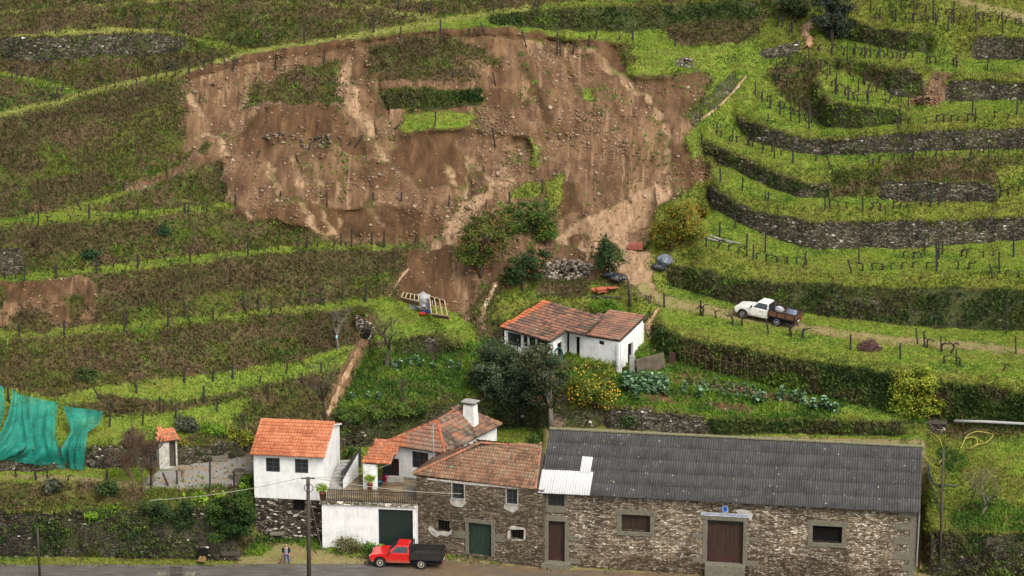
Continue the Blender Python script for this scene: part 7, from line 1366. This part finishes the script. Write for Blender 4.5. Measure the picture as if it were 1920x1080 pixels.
lump('tarpaulin', 'crumpled grey tarp thrown over the wooden frames', 'tarp', (793, 580), 1.35, plain('grey_tarp', (0.36, 0.36, 0.38), (0.10, 0.10, 0.11), 2.6, 0.5, 0.4, 0.6), 8, (.9, .8, .9))
lump('plastic_bag', 'blue bag tucked under the grey tarp', 'bag', (800, 585), .42, plain('blue_plastic', (0.015, 0.09, 0.32), (0.01, 0.05, 0.2), 3, .4), 9, (.8, .7, 1.1)); lump('cloth_bundle', 'red cloth bundle lying below the grey tarp', 'cloth', (796, 590), .36, plain('red_cloth', (0.40, 0.045, 0.02), (0.25, 0.03, 0.02), 3, .8), 10)
# rubbish by the farmhouse
P = G(1135, 550); mb = MB()
for k in range(7): M_ = Matrix.Translation((random.uniform(-.7, .7), random.uniform(-.4, .4), .12 + .05 * k)) @ Matrix.Rotation(random.uniform(0, 3), 4, 'Z') @ Matrix.Rotation(random.uniform(-.25, .25), 4, 'X'); mb.box(-.45, .45, -.3, .3, -.02, .02, M_)
o = mb.build('tile_pile', plain('red_tile_scrap', (0.40, 0.10, 0.05), (0.28, 0.08, 0.05), 4)); o.location = P; tag(o, 'scatter of flat red sheets on the grass behind the farmhouse', 'tile pile')
for i, (a, b, lb) in enumerate((((1108, 560), (1165, 563), 'dark plank lying on the bank behind the farmhouse roof'), ((1188, 556), (1222, 562), 'upper dark plank beside the stump at the track end'), ((1192, 563), (1220, 570), 'lower dark plank beside the stump at the track end'))):
    mb = MB(); mb.bar(Vector(G(*a)) + Vector((0, 0, .15)), Vector(G(*b)) + Vector((0, 0, .2)), .22, .16); tag(mb.build('plank', M['wood']), lb, 'plank')
P = G(1181, 575); o = empty('tree_stump', P, label='tall dead split stump standing behind the farmhouse', cat='stump'); mb = MB(); mb.tube([(0, 0, -.2), (.03, 0, 1.0), (-.12, 0, 2.2)], [.16, .13, .08], 8); mb.tube([(.03, 0, 1.0), (.12, 0, 1.9)], [.08, .03], 6); mb.build('trunk', M['bark'], o, smooth=True)
# brush pile
P = G(1630, 655); o = empty('brush_pile', P, label='round heap of pruned vine twigs on the grass below the track', cat='brush pile'); mb = MB(); r = random.Random(3)
for _ in range(700):
    a = r.uniform(0, 6.28); rr = r.uniform(0, 1) ** .5 * .95; z = max(.02, (1 - rr ** 2) * .95 * r.uniform(.4, 1)); p = Vector((math.cos(a) * rr, math.sin(a) * rr * .7, z)); d = Vector((r.gauss(0, 1), r.gauss(0, .8), r.gauss(-.2, .7))).normalized() * r.uniform(.25, .5); mb.tube([p - d * .5, p + Vector((r.uniform(-.05, .05),) * 3), p + d * .5], [.026, .022, .010], 3, cap=False)
mb.build('twigs', plain('pruned_twig', (0.13, 0.075, 0.06), (0.07, 0.04, 0.035), 6), o); mb = MB(); mb.blob((0, 0, .1), .6, 2, (1, 1, 1), .12, (1.1, .75, .7)); mb.build('core', plain('twig_core', (0.05, 0.03, 0.025), (0.03, 0.02, 0.017), 12), o)
lump('plastic_bag', 'small white bag caught on the heap of vine twigs', 'bag', (1646, 652), .26, plain('white_plastic', (0.7, 0.7, 0.68), (0.55, 0.55, 0.55), 3, .4), 12)
# pipes and hoses
def hose(name, label, px, r, col, lift=.05, cat='hose', rough=.5, fwd=0):
    pts = [Vector(G(u, v)) + Vector((0, -fwd, (q[0] if q else lift))) for u, v, *q in px]; return tag(MB().tube(pts, r, 8).build(name, plain(name + '_' + str(len(bpy.data.materials)), col, tuple(x * .8 for x in col), 3, rough, .4, 0), smooth=True), label, cat)
def smoothpx(p, n=8):
    out = []; p = [p[0]] + p + [p[-1]]
    for i in range(1, len(p) - 2):
        for t in np.linspace(0, 1, n, endpoint=False):
            a, b, c, d = [np.array(p[i + k - 1], float) for k in range(4)]; out.append(tuple(.5 * (2 * b + (c - a) * t + (2 * a - 5 * b + 4 * c - d) * t * t + (3 * b - a - 3 * c + d) * t ** 3)))
    return out + [tuple(map(float, p[-2]))]
hose('drain_pipe', 'long pale grey pipe lying along the bank at the right edge', [(1785, 793, .45), (1840, 795, .45), (1925, 799, .45), (2000, 803, .45)], .12, (0.34, 0.34, 0.34), cat='pipe', fwd=.85)
YH = (0.36, 0.31, 0.06)
hose('garden_hose', 'yellow hose snaking down from the concrete tank to the slim pole', smoothpx([(1750, 793, .5), (1745, 802, .2), (1749, 815, .1), (1760, 826, .1), (1767, 842, .1), (1769, 858, .1), (1760, 872, .1)]), .035, YH)
hose('garden_hose', 'loops of yellow hose thrown on the lawn right of the barn', smoothpx([(1807, 834, .2), (1815, 824, .35), (1838, 820, .45), (1858, 822, .4), (1861, 828, .35), (1850, 835, .2), (1835, 837, .2), (1818, 842, .1), (1832, 836, .2), (1827, 828, .3), (1812, 829, .3), (1806, 835, .2), (1800, 842, .1)]), .032, YH)
hose('water_hose', 'black hoses hanging between the barn and the lawn', smoothpx([(1738, 880, .5), (1742, 905, .3), (1752, 930, .3), (1762, 955, .2), (1764, 970, .1)]), .05, (0.03, 0.035, 0.045))
hose('water_hose', 'dark hose sagging across the lawn behind the slim pole', smoothpx([(1740, 882, .5), (1750, 908, .2), (1770, 916, .2), (1795, 914, .1)]), .05, (0.03, 0.05, 0.055))
hose('drain_pipe', 'short grey pipe fallen from the curved stone wall', [(1383, 319, .3), (1398, 307, .5)], .17, (0.27, 0.26, 0.24), cat='pipe')
for i, (a, b) in enumerate((((1322, 450), (1352, 456)), ((1330, 447), (1372, 459)), ((1340, 452), (1388, 460)))): mb = MB(); mb.bar(Vector(G(*a)) + Vector((0, 0, .15 + .05 * i)), Vector(G(*b)) + Vector((0, 0, .12)), .14, .08); tag(mb.build('pole_timber', M['concrete']), 'grey pole lying in the loose stack on the grass beside the yellowing orange tree', 'pole', 'grey poles stacked on the grass')
# concrete tank under the lemon tree
P = G(1753, 815); o = empty('water_tank', P, R(-8), 'square concrete tank with a slab lid under the right hand lemon tree', 'tank'); MB().box(-.75, .8, 0, 1.0, -.4, .85).build('tank_wall', M['basestone'], o, bevel=.03); MB().box(-.9, .9, -.1, 1.1, .852, .95).build('lid', M['wood'], o, bevel=.02)
for u in (1789, 1800): hose('prop_stick', 'rusty stake leaning on the shaded wall %s' % ('nearest the lemon tree' if u == 1789 else 'second from the lemon tree'), [(u + 7, 806, .1), (u, 765, .5)], .035, (0.25, 0.10, 0.05), cat='stake')
# cane trellis at the garden wall
P0 = G(1340, 703); o = empty('cane_trellis', P0, label='row of thin reddish canes tied to rails before the garden wall', cat='trellis')
for u in range(1284, 1402, 13): p = Vector(G(u, 686 + (u - 1280) * .24)) + Vector((0, -.35, 0)) - Vector(P0); q = p + Vector((random.uniform(-.1, .1), 0, random.uniform(1.6, 2.1))); MB().tube([p, q], .022, 5).build('cane', plain('cane', (0.13, 0.075, 0.045), (0.085, 0.05, 0.03)), o) if u == 1284 else MB().tube([p, q], .022, 5).build('cane', bpy.data.materials['cane'], o)
for f in (.55,): MB().tube([Vector(G(u, 686 + (u - 1280) * .24)) - Vector(P0) + Vector((0, -.42, 1.35)) for u in (1276, 1320, 1360, 1404)], .02, 5).build('rail', bpy.data.materials['cane'], o)
# farmyard wall and red sheet
mb = MB(); a, b = Vector(G(1193, 702)), Vector(G(1245, 690)); mb.bar(a + Vector((0, 0, .55)), b + Vector((0, 0, .65)), .22, 1.3); tag(mb.build('yard_wall', plain('stained_render', (0.13, 0.105, 0.075), (0.06, 0.05, 0.038), 2, .9, .2, .3)), 'stained brown yard wall right of the farmhouse gable', 'wall')
P = G(1185, 700); o = tag(MB().box(-.22, .22, -.2, .2, -.3, 1.5).build('gate_pillar', M['concrete'], bevel=.03), 'pale concrete pillar at the end of the stained yard wall', 'pillar'); o.location = P
mb = MB(); a, b = Vector(G(1254, 684)), Vector(G(1266, 682)); mb.bar(a + Vector((0, 0, .5)), b + Vector((0, 0, .5)), .05, 1.0); tag(mb.build('metal_sheet', M['reddoor']), 'dull red metal sheet leaning at the end of the yard wall', 'metal sheet')
mb = MB(); cc = Vector(fh.matrix_world @ Vector((0, 0, 0))); c0 = Vector(at_z(1047, 661, 11.3)) + Vector((0, -.45, 0))
for k in range(4): mb.tube([c0 + Vector(((.26 + .03 * k) * math.cos(a), -.04 * k, (.48 + .03 * k) * math.sin(a))) for a in np.linspace(0, 6.28, 22)], .04, 5)
tag(mb.build('hose_coil', plain('green_hose', (0.01, 0.15, 0.11), (0.008, 0.09, 0.07)), smooth=True), 'coil of green hose hung beside the farmhouse door', 'hose')
# terrace things
zt_ = ZT
def pot(px, label, h=.42, r=.22):
    P = at_z(px[0], px[1], zt_); o = empty('potted_plant', P, label=label, cat='potted plant'); MB().lathe([(r * .7, 0), (r, h), (r * 1.1, h), (r * 1.1, h + .06), (r * .9, h + .06)], 14).build('pot', plain('terracotta', (0.30, 0.10, 0.055), (0.2, 0.07, 0.04)), o, smooth=True)
    V, F, C = leaf_cloud([(np.array([0, 0, h + .4]), (.34, .3, .34))], 260, .12, LIM[1:], int(px[0]), .12, 14, .3); npmesh('leaves', V, F, M['leaf'], C, parent=o)
pot((694, 917), 'yellow green plant in a clay pot beside the porch pillar'); pot((605, 938), 'leafy plant in a clay pot at the left end of the terrace railing', .6, .26)
for px, col, lb in (((722, 903), (0.55, 0.04, 0.16), 'pink plastic tub on the terrace beside the porch door'), ((713, 910), (0.03, 0.17, 0.30), 'blue plastic bucket on the terrace inside the porch')):
    P = at_z(px[0], px[1], zt_); o = empty('bucket', P, label=lb, cat='bucket'); r_ = .24 if col[0] > .3 else .17; MB().lathe([(r_ * .75, 0), (r_, r_ * 1.9), (r_ * 1.08, r_ * 1.9), (r_ * 1.0, r_ * 1.85), (r_ * .7, .05)], 14).build('tub', plain('plastic_%d' % px[0], col, tuple(x * .8 for x in col), 3, .4), o, smooth=True); MB().tube([(r_ * math.cos(a), 0, r_ * 1.9 + .16 * math.sin(a)) for a in np.linspace(0, 3.14, 9)], .012, 4).build('handle', M['blackpl'], o)
# outdoor staircase along the white house and the dark fence beside it
s0, s1 = Vector(at_z(626, 918, zt_)), Vector(at_z(655, 862, zt_ + 1.35)); dv = s1 - s0; st = empty('staircase', s0, label='grey concrete staircase climbing beside the white house', cat='stairs'); lat = Vector((.62, .08, 0)); n = 8
for k in range(n): p = dv * (k / n); q = Vector((dv.x / n, dv.y / n, 0)); mb = MB(); mb.prism([p - lat + Vector((0, 0, -1)), p + lat + Vector((0, 0, -1)), p + lat + q + Vector((0, 0, -1)), p - lat + q + Vector((0, 0, -1))], (0, 0, 1 + dv.z / n)); mb.build('step', M['concrete'], st)
mb = MB(); e = lat * 1.12; mb.add([e + Vector((0, 0, -.3)), e + Vector((dv.x, dv.y, -.3)), e + Vector((dv.x, dv.y, dv.z + .5)), e + Vector((0, 0, .75))], [(0, 1, 2, 3)]); mb.build('side_wall', M['plaster'], st)
f0, f1 = Vector(at_z(640, 917, zt_)), Vector(at_z(675, 870, zt_ + .55)); fe = empty('metal_fence', f0, label='dark corrugated metal fence beside the staircase', cat='fence'); dv = f1 - f0; mb = MB(); n = 40; xs = [dv * (k / n) + Vector((.05 * math.cos(k * math.pi / 2), 0, 0)) for k in range(n + 1)]
mb.add([p + Vector((0, 0, -.2)) for p in xs] + [p + Vector((0, 0, 1.35)) for p in xs], [(k, k + 1, n + 2 + k, n + 1 + k) for k in range(n)]); mb.build('fence_sheet', plain('dark_sheet', (0.045, 0.048, 0.055), (0.03, 0.032, 0.036), 2, .6), fe)
for k in (0, 20, 40): MB().tube([xs[k] + Vector((0, 0, -.3)), xs[k] + Vector((0, 0, 1.45))], .04, 6).build('post', M['iron'], fe)
# stone trough and well in the gravel yard, bench by the driveway
P = G(412, 864); o = empty('stone_trough', P, R(12), 'rectangular stone trough against the low wall of the gravel yard', 'trough'); mb = MB(); mb.box(-.65, .65, -.3, -.18, 0, .5); mb.box(-.65, .65, .18, .3, 0, .5); mb.box(-.65, -.53, -.18, .18, 0, .5); mb.box(.53, .65, -.18, .18, 0, .5); mb.box(-.53, .53, -.18, .18, 0, .2); mb.build('basin', M['granite'], o, bevel=.02); MB().box(-.53, .53, -.18, .18, .36, .38).build('water', M['glass'], o)
P = G(449, 902); o = empty('well_head', P, label='small stone well head at the right edge of the gravel yard', cat='well'); MB().lathe([(.5, -.3), (.5, .7), (.58, .72), (.58, .85), (.42, .85), (.42, .3)], 14).build('well_ring', M['granite'], o); MB().lathe([(.48, .86), (.44, .92)], 14).build('well_cover', M['wood'], o)
P = G(520, 1012); o = empty('stone_bench', P, R(2), 'low stone block bench against the dark base of the white house', 'bench'); MB().box(-.55, .55, -.25, .25, .38, .55).build('seat', M['granite'], o, bevel=.03)
for x in (-.4, .4): MB().box(x - .12, x + .12, -.2, .2, -.1, .38).build('support', M['basestone'], o)
P = G(433, 1049); o = empty('stone_bench', P, label='pale stone slab bench at the foot of the ivy wall by the road', cat='bench'); MB().box(-.7, .7, -.25, .25, .35, .62).build('seat', M['wood'], o, bevel=.03); MB().box(-.6, .6, -.15, .2, -.1, .35).build('support', M['basestone'], o)
P = Vector(G(381, 1044)); o = empty('drain_opening', P + Vector((0, -.25, 0)), label='square drain hole at the foot of the ivy wall spilling ochre water', cat='drain'); MB().box(-.36, .36, -.12, .0, .1, .82).build('hole', M['dark'], o); MB().box(-.5, .5, -.14, .05, .82, .94).build('lintel', M['basestone'], o); mb = MB(); mb.add([(-.2, -.14, .2), (.22, -.14, .2), (.34, -.5, .02), (.2, -.8, -.02), (-.1, -.72, -.02), (-.38, -.62, -.02), (-.3, -.4, .05)], [tuple(range(7))]); mb.build('spill', plain('ochre_water', (0.20, 0.12, 0.05), (0.13, 0.075, 0.035), 5, .3, .5, .3), o)
# iron gate at the near side of the road
gp = [Vector(G(u, 1096)) for u in (304, 320, 342, 358)]; o = empty('iron_gate', gp[1], label='low dark iron gate between two stone pillars at the near road edge', cat='gate'); b = gp[1]; hh = 1.35; mb = MB(); w = (gp[2] - gp[1]); n = 9
for k in range(n + 1): p = w * (k / n); mb.box(p.x - .018, p.x + .018, -.02, .02, 0, hh)
for z in (.1, hh * .55, hh): mb.box(0, w.x, -.02, .02, z - .02, z + .02)
mb.build('gate_leaf', M['iron'], o)
for p in (gp[0], gp[3]): q = p - b; MB().box(q.x - .33, q.x + .33, -.3, .3, -.2, .80).build('pillar', M['basestone'], o); MB().box(q.x - .36, q.x + .36, -.34, .34, .802, .87).build('pillar_cap', M['granite'], o)
# stone steps up to the vegetable plot
o = empty('stone_steps', G(1045, 797), label='old stone steps climbing between the dark trees to the farmhouse', cat='steps'); b = Vector(G(1045, 797)); top = Vector(G(1062, 742)); n = 12
for k in range(n): p = (top - b) * (k / n) + Vector((0, -.35, .12)); MB().box(p.x - .65 + random.uniform(-.05, .05), p.x + .65, p.y - .2, p.y + .5, p.z - .35, p.z + .12, j=.03).build('step', plain('worn_step_%d' % k, (0.20, 0.14, 0.09), (0.11, 0.08, 0.055), 4), o)
# culvert mouth on the bank, blue bag in the bare tree
P = Vector(G(688, 622)); o = empty('culvert', P, label='dark round culvert mouth at the head of the muddy gully', cat='culvert'); Mc = Matrix.Translation((0, -.5, .1)) @ Matrix.Rotation(R(90), 4, 'X'); MB().lathe([(.46, -.5), (.53, -.5), (.53, .1), (.46, .1)], 20, Mc).build('pipe_ring', M['basestone'], o); MB().lathe([(.46, .105), (.46, .115)], 20, Mc).build('mouth', M['dark'], o)
mb = MB(); mb.prism([(-.75, -.45, -.6), (.9, -.45, -.6), (.7, -.40, .7), (-.5, -.35, 1.5), (-.8, -.38, 1.6)], (0, .3, 0)); mb.build('headwall', M['basestone'], o)
P = up_to(G(633, 655), 631, 632); o = MB().blob((0, 0, 0), .14, 2, (1, 1, 1), .1, (.6, .6, 1.3)).build('plastic_bag', plain('pale_blue_plastic', (0.30, 0.52, 0.66), (0.2, 0.4, 0.55), 3, .4), smooth=True); o.location = P; tag(o, 'pale blue bag hanging in the bare grey tree', 'bag')
# channel walls at the right edge of the slide
dry_wall(P2('1380 130 1350 160 1320 190 1292 212'), P2('1394 140 1365 172 1330 205 1300 235'), 'sloping concrete channel wall at the upper right edge of the slide', .6, 'channel_wall', .35)
dry_wall(P2('1420 98 1450 91 1480 84 1504 78'), P2('1424 104 1452 104 1480 99 1504 92'), 'short dark wall below the brown torrent at the top', .3, 'channel_wall', .3)
# muddy water: torrent, runnel, cascade by the farmhouse
def mudw():
    n = NT('muddy_water', 0.35, 0.5); v = n.coord(); n.color(n.ramp(n.noise(2.4, n.coord((2.2, .6, .6)), 6, .7), [(0.3, (0.13, 0.07, 0.032)), (0.5, (0.24, 0.145, 0.072)), (0.7, (0.44, 0.30, 0.18))])); n.bump(n.noise(6, v, 4), .5, .06); return n.m
M['mudwater'] = mudw()
def stream(name, px, ws, lift=.12):
    p = smoothpx(P2(px), 6); n = len(p); ws = np.interp(np.linspace(0, 1, n), np.linspace(0, 1, len(ws)), ws); V = []; F = []
    for i, (u, v) in enumerate(p):
        for k in range(5): V.append(G(u + (k - 2) / 2 * ws[i] * random.uniform(.5, 1.3) + random.uniform(-.8, .8), v) + np.array([0, -lift * .6, lift * (1.0 - .55 * abs(k - 2))]))
    F = [(i * 5 + k, i * 5 + k + 1, i * 5 + 6 + k, i * 5 + 5 + k) for i in range(n - 1) for k in range(4)]; o = npmesh(name, np.array(V), np.array(F), M['mudwater'], smooth=True); o['kind'] = 'structure'; return o
stream('torrent_water', '1520 40 1512 50 1508 62 1516 72 1512 90', [7, 13, 8, 9, 9], .35); stream('runnel_water', '1399 143 1372 175 1344 203 1312 226', [3, 2.5, 3, 3], .14)
stream('cascade_water', '1234 578 1222 596 1216 606 1220 625 1226 640 1228 660', [3, 6, 8, 7, 5, 3], .2); stream('mud_rill', '764 506 750 520 738 536 727 556', [3, 2.5, 3, 2.5], .05); stream('mud_rill', '930 530 918 556 908 580 908 616', [4, 5, 4, 4], .05)
stream('mud_rill', '1112 428 1110 446 1104 464 1098 482', [3, 4, 4, 3], .05); stream('mud_rill', '672 655 655 690 634 740 614 780', [5, 6, 6, 5], .06)
stream('barn_runoff', '1726 1012 1726 1040 1725 1072', [3, 3, 4], .35)
